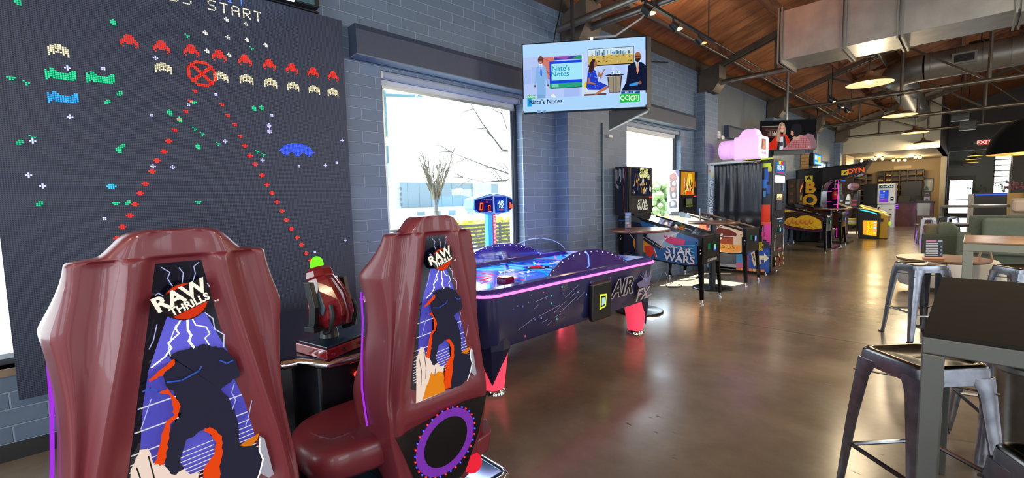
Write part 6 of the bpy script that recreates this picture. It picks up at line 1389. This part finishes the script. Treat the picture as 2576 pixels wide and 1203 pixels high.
tag(MB().box(-3.905, -3.6, 22.36, 23.9, 2.45, 3.04, brick_mat('bare_brick', (190, 150, 96), mortar=(90, 64, 40))).build('brick_patch'), 'patch of warm bare brick at the alcove ceiling corner', 'brickwork')
# clothes rack with jerseys and ball
t = thing('clothes_rack', 'black rail rack of jerseys near the far left wall', 'clothes rack', (-3.15, 20.1, 0))
m = MB()
for x in (-.32, .32):
    m.tube([(x, -.2, 0), (x, -.2, 1.58)], .015, M_BLACK, 6); m.tube([(x, .2, 0), (x, .2, 1.58)], .015, M_BLACK, 6)
for y in (-.2, .2): m.tube([(-.32, y, 1.58), (.32, y, 1.58)], .015, M_BLACK, 6)
for x in (-.32, .32): m.tube([(x, -.2, 1.58), (x, .2, 1.58)], .015, M_BLACK, 6)
m.box(-.34, .34, -.22, .22, .35, .37, M_BLACK); m.build('frame', t)
for k, (c1, c2, lb) in enumerate((((44, 46, 52), (200, 204, 206), 'white and dark striped jersey hanging on the left of the rack'), ((214, 214, 210), (60, 64, 70), 'white jersey with dark stripe in the middle of the rack'), ((60, 60, 70), (190, 60, 90), 'dark jersey with a pink patch on the right of the rack'))):
    x = -.18+.2*k
    m = MB(); m.loft([[(x-.06, -.24, .95), (x+.06, -.24, .95), (x+.06, .22, .95), (x-.06, .22, .95)], [(x-.05, -.22, 1.25), (x+.07, -.22, 1.25), (x+.05, .2, 1.25), (x-.05, .2, 1.25)], [(x-.02, -.10, 1.46), (x+.03, -.10, 1.46), (x+.03, .10, 1.46), (x-.02, .10, 1.46)]], mat(c1, .8), smooth=True)
    m.box(x-.07, x+.075, -.245, -.235, 1.05, 1.12, mat(c2, .8)); m.box(x-.065, x+.07, -.24, -.23, 1.2, 1.24, mat(c2, .8))
    o = m.build('jersey', loc=(-3.15, 20.1, 0)); tag(o, lb, 'jersey', 'jerseys on the rack')
tag(MB().lathe([(.001, -.13), (.08, -.10), (.12, -.04), (.12, .04), (.08, .10), (.001, .13)], mat((150, 110, 120), .5, noise=.4, nscale=12), (0, 0, 0), 18, sx=1.4).build('ball_cap', loc=(-3.0, 20.1, 1.73)), 'round mauve cap on top of the clothes rack', 'hat')
for k in range(3): tag(MB().box(-3.45, -2.9, 19.95, 20.25, .375+.07*k, .44+.07*k, mat(((210, 190, 90), (214, 210, 190), (190, 160, 60))[k], .7)).build('folded_shirt'), ['bottom yellow folded shirt on the clothes rack shelf', 'middle cream folded shirt on the clothes rack shelf', 'topmost dull yellow folded shirt on the clothes rack shelf'][k], 'shirt', 'folded shirts')
# yellow and black game
t = thing('arcade_game', 'low yellow and black arcade game with glowing yellow side panel', 'arcade game', (-2.25, 18.85, 0))
dk = mat((22, 20, 18), .35); yl = mat((186, 146, 30), .35)
MB().prism([(-.32, 0), (.20, 0), (.22, .72), (.10, .84), (-.40, 1.0), (-.36, .5)], 'y', -.42, .30, dk).build('cabinet', t, bevel=.02)
MB().prism([(.20, .02), (.40, .02), (.40, .60), (.42, .74), (.22, .80)], 'y', -.36, .26, yl).build('front_panel', t, bevel=.02)
MB().loft([[(-.28+.62*.5*(1+math.cos(a))*1.05-.06, -.06+.42*math.sin(a), 1.05-.24*.5*(1+math.cos(a))+dz) for a in [2*PI*k/28 for k in range(28)]] for dz in (0, .05)], mat((176, 132, 50), .3), smooth=False).build('playfield_top', t)
m = MB(); m.tube([(-.28+.62*.5*(1+math.cos(a))*1.05-.06, -.06+.43*math.sin(a), 1.05-.24*.5*(1+math.cos(a))+.02) for a in [2*PI*k/28 for k in range(28)]], .018, emi((255, 235, 80), 1.6), 6, closed=True); m.build('yellow_light_ring', t)
m = MB(); m.tube([(-.30, -.44, .94), (-.05, -.45, .88), (.14, -.44, .80)], .018, emi((60, 200, 230), 1.6), 6); m.build('cyan_light_strip', t)
A = Art((-.02, -.4205, .35), (1, 0, 0), (0, 0, 1), .001, emit=1.3)
A.poly([(-.18, -.22), (.17, -.26), (.17, .24), (-.20, .24)], (250, 176, 60), .9); A.poly([(-.07, -.23), (.06, -.24), (.06, .22), (-.08, .22)], (255, 190, 20)); 
for i, ch in enumerate('KING'): A.text(ch, -.005, .15-.105*i, .12, (230, 130, 10), .9, .03)
for i in range(5): A.rect(.08, .15-.085*i, .15, .20-.085*i, ((255, 240, 210), (255, 200, 120), (150, 220, 240), (255, 150, 120), (255, 210, 60))[i])
A.build('glowing_side_panel', t)
MB().box(.15, .30, -.43, -.40, .55, .66, M_BLACK).build('coin_box', t)
MB().box(.40, .44, -.10, .10, .42, .54, emi((190, 220, 60), .9)).build('card_reader', t)
for x in (-.0, .12): MB().tube([(x, -.1, .93), (x+.03, -.1, 1.02)], .018, M_BLACK, 8).build('joystick', t)
# white kiosk
t = thing('payment_kiosk', 'tall white payment kiosk with blue screen', 'kiosk', (-2.55, 24.8, 0))
wk = mat((236, 243, 250), .35)
MB().box(-.29, .29, -.10, .30, 0, .99, wk).build('lower_cabinet', t, bevel=.01)
MB().box(-.30, .30, -.18, .30, 1.0, 1.86, wk).build('upper_cabinet', t, bevel=.05)
A = Art((0, -.181, 1.0), (1, 0, 0), (0, 0, 1), .001, emit=1.0)
A.rect(-.24, .68, .23, .80, (40, 70, 66), .3); A.text('CoolClub', 0, .74, .095, (235, 245, 240), .9, .02, 0, .3)
A.rect(-.22, .08, .08, .60, (50, 80, 200), .9); A.rect(-.22, .08, .08, .26, (120, 60, 190), .9); A.disc(-.07, .54, .03, (235, 235, 235))
for k in range(4): A.rect(-.19, .42-.07*k, -.05, .43-.07*k, (190, 200, 240), .7)
A.rect(.15, .14, .25, .30, (30, 34, 40), .1); A.rect(.17, .22, .23, .26, (210, 220, 225), .7); A.build('screen_face', t)
A = Art((0, -.101, 0), (1, 0, 0), (0, 0, 1), .001); A.rect(.10, .74, .20, .79, (120, 70, 70), 0); A.rect(.03, .46, .20, .60, (24, 26, 30), 0); A.build('slots', t)
# dark partition beside the kiosk and shoe shelves behind
tag(MB().box(-3.35, -2.88, 24.9, 25.0, 0, 1.88, M_BLACK).build('screen_panel'), 'tall black panel standing left of the white kiosk', 'panel')
tag(MB().box(-2.28, -1.58, 27.0, 27.1, 0, 1.98, M_BLACK).build('screen_panel'), 'wide black panel behind the reception counter, right of the white kiosk', 'panel')
def shelf(x0, x1, y, z1, cols, rows, label, axis='x'):
    t = thing('cubby_shelf', label, 'shelf', (x0, y, 0), 0, 'shoe cubby shelves'); wd = wood_mat('cubby_wood', (52, 40, 32), (78, 60, 46), .5)
    L = x1-x0; m = MB(); dz = .24
    if axis == 'x':
        for i in range(cols+1): MB().box(L*i/cols-.012, L*i/cols+.012, 0, .32, 0, z1, wd).build('upright', t)
        for k in range(rows+1): MB().box(0, L, 0, .32, z1-dz*k-.02, z1-dz*k, wd).build('shelf_board', t)
        MB().box(0, L, .32, .34, 0, z1, wd).build('back_board', t)
    return t, L/cols, dz
st, cw_, dz_ = shelf(-3.3, -1.62, 28.3, 2.55, 6, 8, 'dark wooden cubby shelf of shoes on the alcove back wall')
t2 = thing('cubby_shelf', 'dark wooden ladder shelf standing along the alcove left wall', 'shelf', (-3.86, 23.0, 0), 0, 'shoe cubby shelves')
wd = wood_mat('cubby_wood2', (52, 40, 32), (78, 60, 46), .5)
for k in range(10): MB().box(0, .42, 0, 5.0, .12+.25*k, .14+.25*k, wd).build('shelf_board', t2)
for yy in (0, 1.66, 3.33, 5.0): MB().box(0, .42, yy-.012, yy+.012, 0, 2.42, wd).build('upright', t2)
rn = random.Random(44)
SHOES = [(0, 1), (0, 3), (1, 0), (1, 1), (1, 2), (1, 3), (2, 2), (2, 3), (5, 0), (5, 2), (5, 3), (0, 2), (3, 3), (4, 3)]
pos = ['third', 'second', 'first']
shoe_root = None
colname = ['leftmost', 'second', 'third', 'fourth', 'fifth', 'rightmost']; rowname = ['top', 'second', 'third', 'fourth']
for (c_, r_) in SHOES:
    for q in (0, 1):
        x = -3.3+cw_*(c_+.33+.34*q); z = 2.55-dz_*(r_+1)
        if shoe_root is None:
            m = MB(); sm = mat((206, 170, 110), .5)
            m.loft([[(-.045, .26, 0), (.045, .26, 0), (.04, .25, .09), (-.04, .25, .09)], [(-.045, .15, 0), (.045, .15, 0), (.036, .15, .085), (-.036, .15, .085)], [(-.05, .05, 0), (.05, .05, 0), (.04, .06, .05), (-.04, .06, .05)], [(-.035, .0, 0), (.035, .0, 0), (.028, .01, .03), (-.028, .01, .03)]], sm)
            o = m.build('bowling_shoe', bevel=.008); shoe_root = o
        else:
            o = shoe_root.copy(); COL.objects.link(o)
        o.location = (x, 28.32, z)
        tag(o, '%s tan shoe in the %s row, %s column of the alcove cubby shelf' % ('left' if q == 0 else 'right', rowname[r_], colname[c_]), 'shoe', 'tan shoes on the cubby shelf')
# alcove bulbs
for i, (x, y) in enumerate(((-3.55, 25.6), (-3.30, 26.0), (-2.95, 24.6), (-2.75, 24.9), (-2.55, 26.6), (-2.40, 26.9), (-2.2, 27.1), (-1.75, 25.6), (-1.62, 25.9))):
    t = thing('ceiling_bulb', 'bare warm bulb on the alcove ceiling', 'bulb', (x, y, 3.05), 0, 'bare alcove bulbs')
    MB().lathe([(.04, -.001), (.04, -.03), (.02, -.05)], M_BLACK, (0, 0, 0), 10).build('socket', t)
    MB().lathe([(.02, -.05), (.05, -.09), (.055, -.12), (.03, -.16), (.001, -.17)], emi((255, 205, 90), 14.0), (0, 0, 0), 12).build('globe', t)
lamp('alcove_glow', 'POINT', (-2.9, 25.3, 2.75), 60, (1, .76, .42), shadow_soft_size=.15); lamp('alcove_glow', 'POINT', (-1.9, 26.6, 2.75), 60, (1, .76, .42), shadow_soft_size=.15)
# counter with purple lights
t = thing('reception_counter', 'dark wooden reception counter washed with purple light', 'counter', (-1.75, 25.9, 0))
CW = wood_mat('counter_wood', (58, 34, 34), (96, 58, 50), .45, (3, 3, 1.0), .08)
MB().box(-.60, .62, 0, .6, 0, 1.02, CW).build('front', t); MB().box(-.64, .66, -.05, .65, 1.02, 1.08, mat((30, 24, 40), .3)).build('worktop', t, bevel=.006)
for k in range(3): MB().box(-.64-.04*k*0, -.50+.0*k, -.062, -.055, .94-.075*k, .955-.075*k, emi((140, 60, 255), 3.5)).build('purple_light', t)
l = lamp('counter_light', 'POINT', (.25, -.5, .75), 6, (.45, .1, 1.0), shadow_soft_size=.1); l.parent = t
for i, (x, w_, lb) in enumerate(((-2.1, .38, 'open black laptop on the left of the reception counter'), (-1.55, .30, 'second black laptop turned aside on the reception counter'))):
    t = thing('laptop', lb, 'laptop', (x, 26.1, 1.08), .2*i, 'laptops on the counter')
    MB().box(-w_/2, w_/2, -.12, .14, 0, .02, M_BLACK).build('keyboard_base', t); MB().rbox((0, .16, .13), (w_, .012, .24), M_BLACK, (-.25, 0, 0)).build('lid', t)
t = thing('counter_sign', 'small upright dark poster stand on the reception counter', 'sign', (-1.34, 25.95, 1.08))
MB().box(-.11, .11, -.01, .01, 0, .42, M_BLACK).build('board', t); A = Art((0, -.011, 0), (1, 0, 0), (0, 0, 1), .001); A.rect(-.09, .02, .09, .20, (150, 150, 150), 0); A.poly([(-.06, .03), (.0, .16), (.06, .03)], (60, 60, 66), 0); A.rect(-.05, .33, .05, .36, (190, 190, 195), 0); A.rect(-.06, .26, .06, .275, (150, 150, 150), 0); A.build('poster', t)
t = thing('framed_picture', 'framed abstract picture on the pale wall above the counter', 'picture', (-1.62, 28.93, 1.5))
MB().box(-.33, .33, -.02, .01, 0, .62, M_BLACK).build('frame', t); A = Art((0, -.0205, .31), (1, 0, 0), (0, 0, 1), .001); A.rect(-.29, -.27, .29, .27, (160, 170, 176), 0); A.poly([(-.28, .05), (-.1, .25), (.05, .10), (-.02, -.2), (-.2, -.25)], (90, 96, 104), 0); A.poly([(.0, .2), (.25, .22), (.2, -.1), (.05, -.02)], (196, 200, 204), 0); A.poly([(-.05, -.25), (.2, -.24), (.1, -.05)], (60, 90, 80), 0); A.poly([(-.2, .1), (-.05, .2), (-.08, .0)], (120, 70, 130), 0); A.build('artwork', t)
tag(MB().box(-1.78, -1.62, 28.92, 28.95, 2.42, 2.55, mat((200, 196, 180), .5)).build('thermostat', bevel=.006), 'small white wall box above the framed picture', 'thermostat')
tag(MB().box(-2.75, -2.10, 28.9, 28.95, 2.62, 2.78, mat((206, 190, 150), .5)).build('wall_note'), 'pale blank strip above the cubby shelf', 'panel')
# exit sign
t = thing('exit_sign', 'red exit sign high on the charcoal wall', 'sign', (.26, 28.95, 3.60))
MB().box(-.20, .20, -.05, .04, -.13, .13, mat((150, 150, 146), .5)).build('housing', t, bevel=.01); A = Art((0, -.051, 0), (1, 0, 0), (0, 0, 1), .001); A.rect(-.18, -.11, .18, .11, (200, 60, 56), .7); A.text('EXIT', 0, 0, .22, (255, 190, 180), 1.2, .02); A.build('face', t)
for s in (-1, 1): MB().lathe([(.02, 0), (.06, -.04), (.06, -.07), (.001, -.075)], mat((150, 150, 146), .5), (s*.27, -.02, 0), 10, 'y').build('lamp_head', t)

# ================================================================ RIGHT SIDE: STOOLS AND TABLES
def stool():
    t = thing('metal_stool', '', 'stool', (0, 0, 0)); H = .755; a = .150; b = .205
    def sq(w, z, r=.035, n=4):
        P = []
        for sx, sy, a0 in ((1, -1, -PI/2), (1, 1, 0), (-1, 1, PI/2), (-1, -1, PI)):
            for k in range(n+1):
                q = a0+PI/2*k/n; P.append((sx*(w-r)+math.cos(q)*r, sy*(w-r)+math.sin(q)*r, z))
        return P
    m = MB(); m.loft([sq(a+.004, H-.055), sq(a+.002, H-.03), sq(a, H-.008), sq(a-.008, H+.001), sq(a-.022, H), sq(a-.032, H-.007), sq(a-.12, H-.009, .02)], M_TOLIXDK, caps=False); m.add(sq(a-.12, H-.009, .02), [tuple(range(20))], M_TOLIXDK); so = m.build('seat', t, sharp=50)
    MB().loft([sq(a+.006, H-.06), sq(a+.006, H-.035), sq(a+.003, H-.012)], M_TOLIX, caps=False).build('seat_rim', so, sharp=50)
    MB().box(-.035, .035, -.007, .007, H-.0092, H-.0078, M_BLACK).build('hand_slot', so)
    for sx in (-1, 1):
        for sy in (-1, 1):
            def Ls(c, w, th=.003): 
                x, y, z = c
                return [(x+sx*.0, y-sy*w, z), (x+sx*.008, y-sy*w*.5, z), (x, y, z), (x-sx*w*.5, y+sy*.008, z), (x-sx*w, y, z), (x-sx*w, y-sy*th, z), (x-sx*w*.5, y+sy*(.008-th), z), (x-sx*th, y-sy*th, z), (x+sx*(.008-th), y-sy*w*.5, z), (x-sx*th, y-sy*w, z)]
            m = MB(); m.loft([Ls((sx*(b+.0), sy*(b+.0), .012), .034), Ls((sx*(b-.008), sy*(b-.008), .12), .042), Ls((sx*(b-.026), sy*(b-.026), .40), .056), Ls((sx*(a+.010), sy*(a+.010), H-.12), .074), Ls((sx*(a+.004), sy*(a+.004), H-.05), .10)], M_TOLIX); lo = m.build('leg', t, sharp=40)
            MB().box(sx*b-.018-(.004 if sx > 0 else -.004), sx*b+.018-(.004 if sx > 0 else -.004), sy*b-.018-(.004 if sy > 0 else -.004), sy*b+.018-(.004 if sy > 0 else -.004), 0, .014, M_RUBBER).build('foot_cap', lo)
    for k in range(4):
        c, s = (1, 0) if k % 2 == 0 else (0, 1); sg = 1 if k < 2 else -1
        z = .26 if k % 2 else .285; r = b-.022
        p0 = (sg*r, -r, z) if c else (-r, sg*r, z); p1 = (sg*r, r, z) if c else (r, sg*r, z)
        q0 = Vector(p0).lerp(Vector(p1), .12); q1 = Vector(p0).lerp(Vector(p1), .88)
        MB().tube([p0, q0, q1, p1], [.006, .010, .010, .006], M_TOLIX if k % 2 else M_TOLIXDK, 8).build('footrest_bar', t)
        # skirt under the seat
        w = a+.003; zt, zb = H-.05, H-.095
        pts = [(-w+.06, zb), (-w+.085, zb+.018), (w-.085, zb+.018), (w-.06, zb), (w-.03, zt), (-w+.03, zt)]
        MB().prism(pts, 'x' if c else 'y', sg*w-.002, sg*w+.002, M_TOLIX).build('seat_apron', t)
    for k in range(2):
        d = a+.015; z = H-.115
        MB().bar((-d if k else d, -d, z), (d if k else -d, d, z+.012*k), .018, .004, M_BLACK).build('cross_brace', t)
    return t
st0 = stool(); st0['label'] = 'battered metal stool in front of the dark table, nearest full stool'; st0['group'] = 'metal stools'
st0.location = (-.122, 2.565, 0); st0.rotation_euler = (0, 0, math.radians(49))
dup(st0, (-.33, 5.97, 0), math.radians(38), 'metal stool standing beside the wooden side table, beyond the dark table')
dup(st0, (.27, 1.74, 0), math.radians(30), 'dark metal stool cut off by the bottom right corner')
dup(st0, (.36, 6.18, 0), math.radians(33), 'metal stool under the far end of the tan bar table')
dup(st0, (.20, 3.55, 0), math.radians(20), 'metal stool on the far side of the dark table')
dup(st0, (-.85, 17.3, 0), math.radians(10), 'far metal stool near the reception counter')
dup(st0, (-.45, 17.9, 0), math.radians(40), 'far metal stool with its seat under the long bar table')
t = thing('metal_pail', 'tall tapered galvanised metal pail under the dark table at the right edge', 'pail', (.225, 2.95, 0))
MB().lathe([(.001, 0), (.085, 0), (.088, .02), (.125, .66), (.13, .68), (.122, .68), (.118, .64), (.001, .62)], mat((150, 150, 146), .28, 1.0, noise=.3, nscale=9), (0, 0, 0), 32).build('body', t, sharp=30)
MB().lathe([(.124, .655), (.134, .665), (.134, .685), (.124, .69)], M_STEEL, (0, 0, 0), 32, caps=False).build('rolled_rim', t)
def bar_table(loc, L, W, H, top, frame, label, th=.055):
    t = thing('bar_table', label, 'table', loc, 0, 'rectangular bar tables')
    MB().box(0, W, 0, L, H-.012, H, top).build('tabletop', t, bevel=.003)
    m = MB()
    m.box(0, W, 0, th, H-th-.012, H-.012, frame); m.box(0, W, L-th, L, H-th-.012, H-.012, frame); m.box(0, th, th, L-th, H-th-.012, H-.012, frame); m.box(W-th, W, th, L-th, H-th-.012, H-.012, frame); m.build('apron_frame', t, bevel=.004)
    for x in (0, W-th):
        for y in (0, L-th): MB().box(x, x+th, y, y+th, 0, H-th-.012, frame).build('leg', t, bevel=.004)
    return t
bar_table((-.09, 1.84, 0), 1.30, .75, 1.02, M_DKTOP, M_BRONZE, 'grey steel bar table with dark top, nearest at right', .052)
bar_table((-.035, 5.05, 0), .85, 1.1, 1.05, M_OAK, mat((128, 128, 112), .4, .3), 'bar table with glossy oak top and pale steel frame', .06)
bar_table((-.66, 18.6, 0), 1.1, 2.6, 1.05, M_TABLE, M_BRONZE, 'long dark bar table in the far distance at right', .05)
bar_table((-.45, 13.1, 0), .7, 2.2, .78, M_TABLE, M_BLACK, 'low dark side table behind the green sofa', .05)
# round wooden side table with menu stand
t = thing('side_table', 'brown round-cornered side table holding a striped menu stand, beyond the dark table', 'table', (-.20, 6.62, 0))
MB().lathe([(.001, .72), (.36, .72), (.375, .735), (.375, .75), (.001, .755)], wood_mat('side_table_wood', (84, 58, 40), (116, 82, 56), .4, (2, 14, 14), .03), (0, 0, 0), 40).build('tabletop', t)
MB().lathe([(.045, .03), (.045, .72)], M_BLACK, (0, 0, 0), 16).lathe([(.001, 0), (.24, 0), (.22, .02), (.05, .035)], M_BLACK, (0, 0, 0), 28).build('pedestal', t)
t = thing('menu_stand', 'clear menu stand with dark striped card on the brown side table', 'menu holder', (-.26, 6.42, .755), .55)
MB().box(-.085, .085, -.025, .025, 0, .014, mat((196, 130, 90), .4)).build('wood_base', t)
MB().box(-.082, .082, -.003, .003, .014, .21, M_ACRYL).build('clear_sleeve', t)
A = Art((0, -.0035, .014), (1, 0, 0), (0, 0, 1), .0005); A.rect(-.078, .004, .078, .19, (34, 40, 60), 0); A.rect(-.072, .165, .02, .182, (176, 120, 160), 0); A.rect(.03, .165, .07, .182, (150, 160, 170), 0)
for k in range(8): A.rect(-.072, .145-.018*k, .035, .152-.018*k, (196, 200, 206), 0)
for k in range(3): A.poly([(.045, .12-.04*k), (.07, .13-.04*k), (.06, .10-.04*k)], (120, 130, 150), 0)
A.build('card', t)
# sofa, armchair, ottoman
M_SAGE = mat((100, 112, 100), .85, bump=.1, bscale=60, noise=.08, nscale=10); M_SAGED = mat((84, 94, 84), .85, noise=.08)
t = thing('sofa', 'sage green high-backed sofa behind the oak bar table', 'sofa', (-.02, 10.6, 0))
MB().box(0, 2.2, .2, 1.0, .12, .46, M_SAGED).build('base', t, bevel=.03); MB().box(.0, 2.2, .86, 1.02, .12, 1.02, M_SAGED).build('back_frame', t, bevel=.02); MB().box(.16, 1.15, .66, .88, .46, .98, M_SAGE).build('back_cushion', t, bevel=.06, segs=4); MB().box(1.16, 2.15, .66, .88, .46, .98, M_SAGE).build('back_cushion', t, bevel=.06, segs=4)
MB().box(.05, 1.1, .1, .68, .40, .56, M_SAGE).build('seat_cushion', t, bevel=.05, segs=4); MB().box(1.12, 2.15, .1, .68, .40, .56, M_SAGE).build('seat_cushion', t, bevel=.05, segs=4); MB().box(-.14, .04, .15, 1.02, .12, .72, M_SAGED).build('armrest', t, bevel=.03)
t = thing('armchair', 'low sage green armchair with two back cushions beside the sofa', 'armchair', (-.68, 12.2, 0))
MB().box(0, .62, 0, .75, .0, .62, M_SAGED).build('body', t, bevel=.02); MB().box(.03, .28, .08, .24, .45, .82, mat((120, 116, 96), .85)).build('back_cushion', t, bevel=.06, segs=4)
MB().loft([[(.22, .06, .55), (.60, .06, .55), (.60, .24, .55), (.22, .24, .55)], [(.22, .02, .75), (.52, .04, .74), (.52, .22, .74), (.22, .2, .75)], [(.26, .08, .86), (.42, .08, .86), (.42, .18, .86), (.26, .18, .86)]], M_SAGE).build('loose_cushion', t, bevel=.03)
t = thing('ottoman', 'white round ottoman beside the armchair', 'ottoman', (-.38, 9.1, 0))
MB().lathe([(.001, .08), (.36, .08), (.38, .12), (.38, .38), (.34, .45), (.001, .46)], mat((176, 172, 168), .7), (0, 0, 0), 32).build('cushion', t)
for k in range(4): MB().tube([(.25*math.cos(k*PI/2+.7), .25*math.sin(k*PI/2+.7), 0), (.25*math.cos(k*PI/2+.7), .25*math.sin(k*PI/2+.7), .08)], .02, M_BLACK, 6).build('leg', t)
t = thing('ottoman', 'low bronze metallic drum stool under the oak bar table', 'ottoman', (.64, 7.35, 0)); MB().lathe([(.001, 0), (.30, 0), (.32, .1), (.32, .46), (.29, .50), (.001, .51)], mat((150, 140, 130), .25, .7), (0, 0, 0), 30).build('drum', t); MB().lathe([(.22, .511), (.24, .514), (.22, .517)], M_STEEL, (0, 0, 0), 24).build('seam', t)
t = thing('backpack', 'pale grey backpack standing on the stool seat under the oak bar table', 'bag', (.12, 6.95, 0))
t['label'] = 'pale grey cloth bag standing behind the oak bar table leg'
MB().loft([[(x*w, y*d_, z) for x, y in ((-1, -1), (1, -1), (1, 1), (-1, 1))] for z, w, d_ in ((0, .17, .10), (.3, .19, .12), (.62, .16, .10), (.72, .10, .06))], mat((170, 172, 170), .6)).build('bag_body', t, bevel=.04, segs=3)
MB().tube([(-.05, 0, .70), (-.03, 0, .80), (.04, 0, .80), (.06, 0, .70)], .012, mat((120, 100, 80), .6), 6).build('handle', t)
# planter divider, plant, far chairs
t = thing('planter_box', 'black planter divider with blue light strip in the next room', 'planter', (.05, 24.8, 0))
MB().box(0, 1.2, 0, .4, 0, 1.38, M_BLACK).build('box', t); MB().box(.02, 1.2, -.01, .0, 1.30, 1.34, emi((40, 80, 255), 1.8)).build('blue_light', t); MB().box(-.16, .0, 0, .35, 0, 1.36, mat((176, 170, 164), .5)).build('end_panel', t)
def plant(name, loc, n, h, label, seed, col):
    rnd = random.Random(seed); t = thing(name, label, 'plant', loc); m = MB(); g = mat(col, .6); st_ = MB()
    for i in range(n):
        a = rnd.uniform(0, 2*PI); hh = h*rnd.uniform(.4, 1); sp = rnd.uniform(.1, .45); e = Vector((math.cos(a)*sp, math.sin(a)*sp*.5, hh))
        st_.tube([(0, 0, 0), e*.5+Vector((0, 0, .08)), e], .006, g, 4)
        for q in range(5):
            p = e*(.4+.15*q); d = Vector((rnd.uniform(-1, 1), rnd.uniform(-.4, .4), rnd.uniform(-.3, .5))).normalized()*.12; s_ = d.cross(Vector((0, 0, 1))).normalized()*.025
            m.add([p, p+d*.5+s_, p+d, p+d*.5-s_], [(0, 1, 2, 3)], g)
    st_.build('stem', t); m.build('foliage', t); return t
plant('potted_plant', (.82, 25.0, 1.38), 16, .5, 'leafy green plant on the planter divider', 3, (96, 108, 60))
plant('potted_plant', (.12, 25.0, 1.38), 10, .25, 'low dark green plant at the left end of the planter divider', 5, (44, 66, 44))
t = thing('booth_sofa', 'cream cushioned seat in the far right corner', 'sofa', (.72, 17.2, 0))
MB().box(0, 1.4, 0, .7, .1, .5, mat((150, 138, 124), .8)).build('base', t, bevel=.03); MB().box(0, 1.4, .5, .7, .5, 1.25, mat((166, 154, 140), .8)).build('back', t, bevel=.05); MB().box(.02, .4, .2, .5, .9, 1.2, mat((190, 174, 164), .8)).build('pillow', t, bevel=.06)
t = thing('dried_bouquet', 'mauve dried flower bunch in a tan pot by the far right opening', 'flowers', (.93, 20.6, 0))
MB().lathe([(.001, 0), (.14, 0), (.17, .9), (.18, 1.38), (.001, 1.38)], mat((176, 140, 84), .6), (0, 0, 0), 16).build('pot', t)
m = MB(); rnd = random.Random(5); 
for i in range(40): p = (rnd.gauss(-.05, .07), rnd.gauss(0, .05), 1.5+abs(rnd.gauss(0, .10))); m.lathe([(.001, -.05), (.045, 0), (.001, .05)], mat((130, 92, 100), .8), p, 6)
m.build('flower_head', t)
t = thing('far_chair', 'white metal chair left of the far bar table', 'chair', (-1.0, 18.9, 0), .3)
MB().box(-.2, .2, -.2, .2, .44, .47, mat((120, 122, 122), .4, .5)).build('seat', t); MB().box(-.16, .16, .18, .2, .72, 1.12, mat((130, 132, 132), .4, .5)).build('backrest', t, bevel=.03)
for x in (-.18, .18):
    for y in (-.18, .18): MB().tube([(x, y, 0), (x*.9, y, .45 if y < 0 else .9)], .014, M_STEEL, 6).build('leg', t)
t = thing('pendant_lamp', 'warm lamp seen through the opening, highest of three', 'pendant lamp', (.02, 30.6, 3.12), 0, 'lamps in the next room'); MB().lathe([(.05, .14), (.2, .06), (.30, 0)], mat((110, 70, 40), .5), (0, 0, 0), 20, caps=False).build('shade', t); MB().lathe([(.001, .0), (.28, .01)], emi((255, 220, 110), 2.0), (0, 0, 0), 20, caps=False).build('glow', t); MB().tube([(0, 0, .14), (0, 0, .88)], .01, M_BLACK, 6).build('stem', t)
dup(t, (-.05, 32.4, 3.05), 0, 'warm lamp seen through the opening, middle of three'); dup(t, (-.1, 34.2, 2.98), 0, 'warm lamp seen through the opening, lowest of three')
lamp('next_room_light', 'POINT', (.5, 32.5, 3.0), 80, (1, .9, .75), shadow_soft_size=.2)
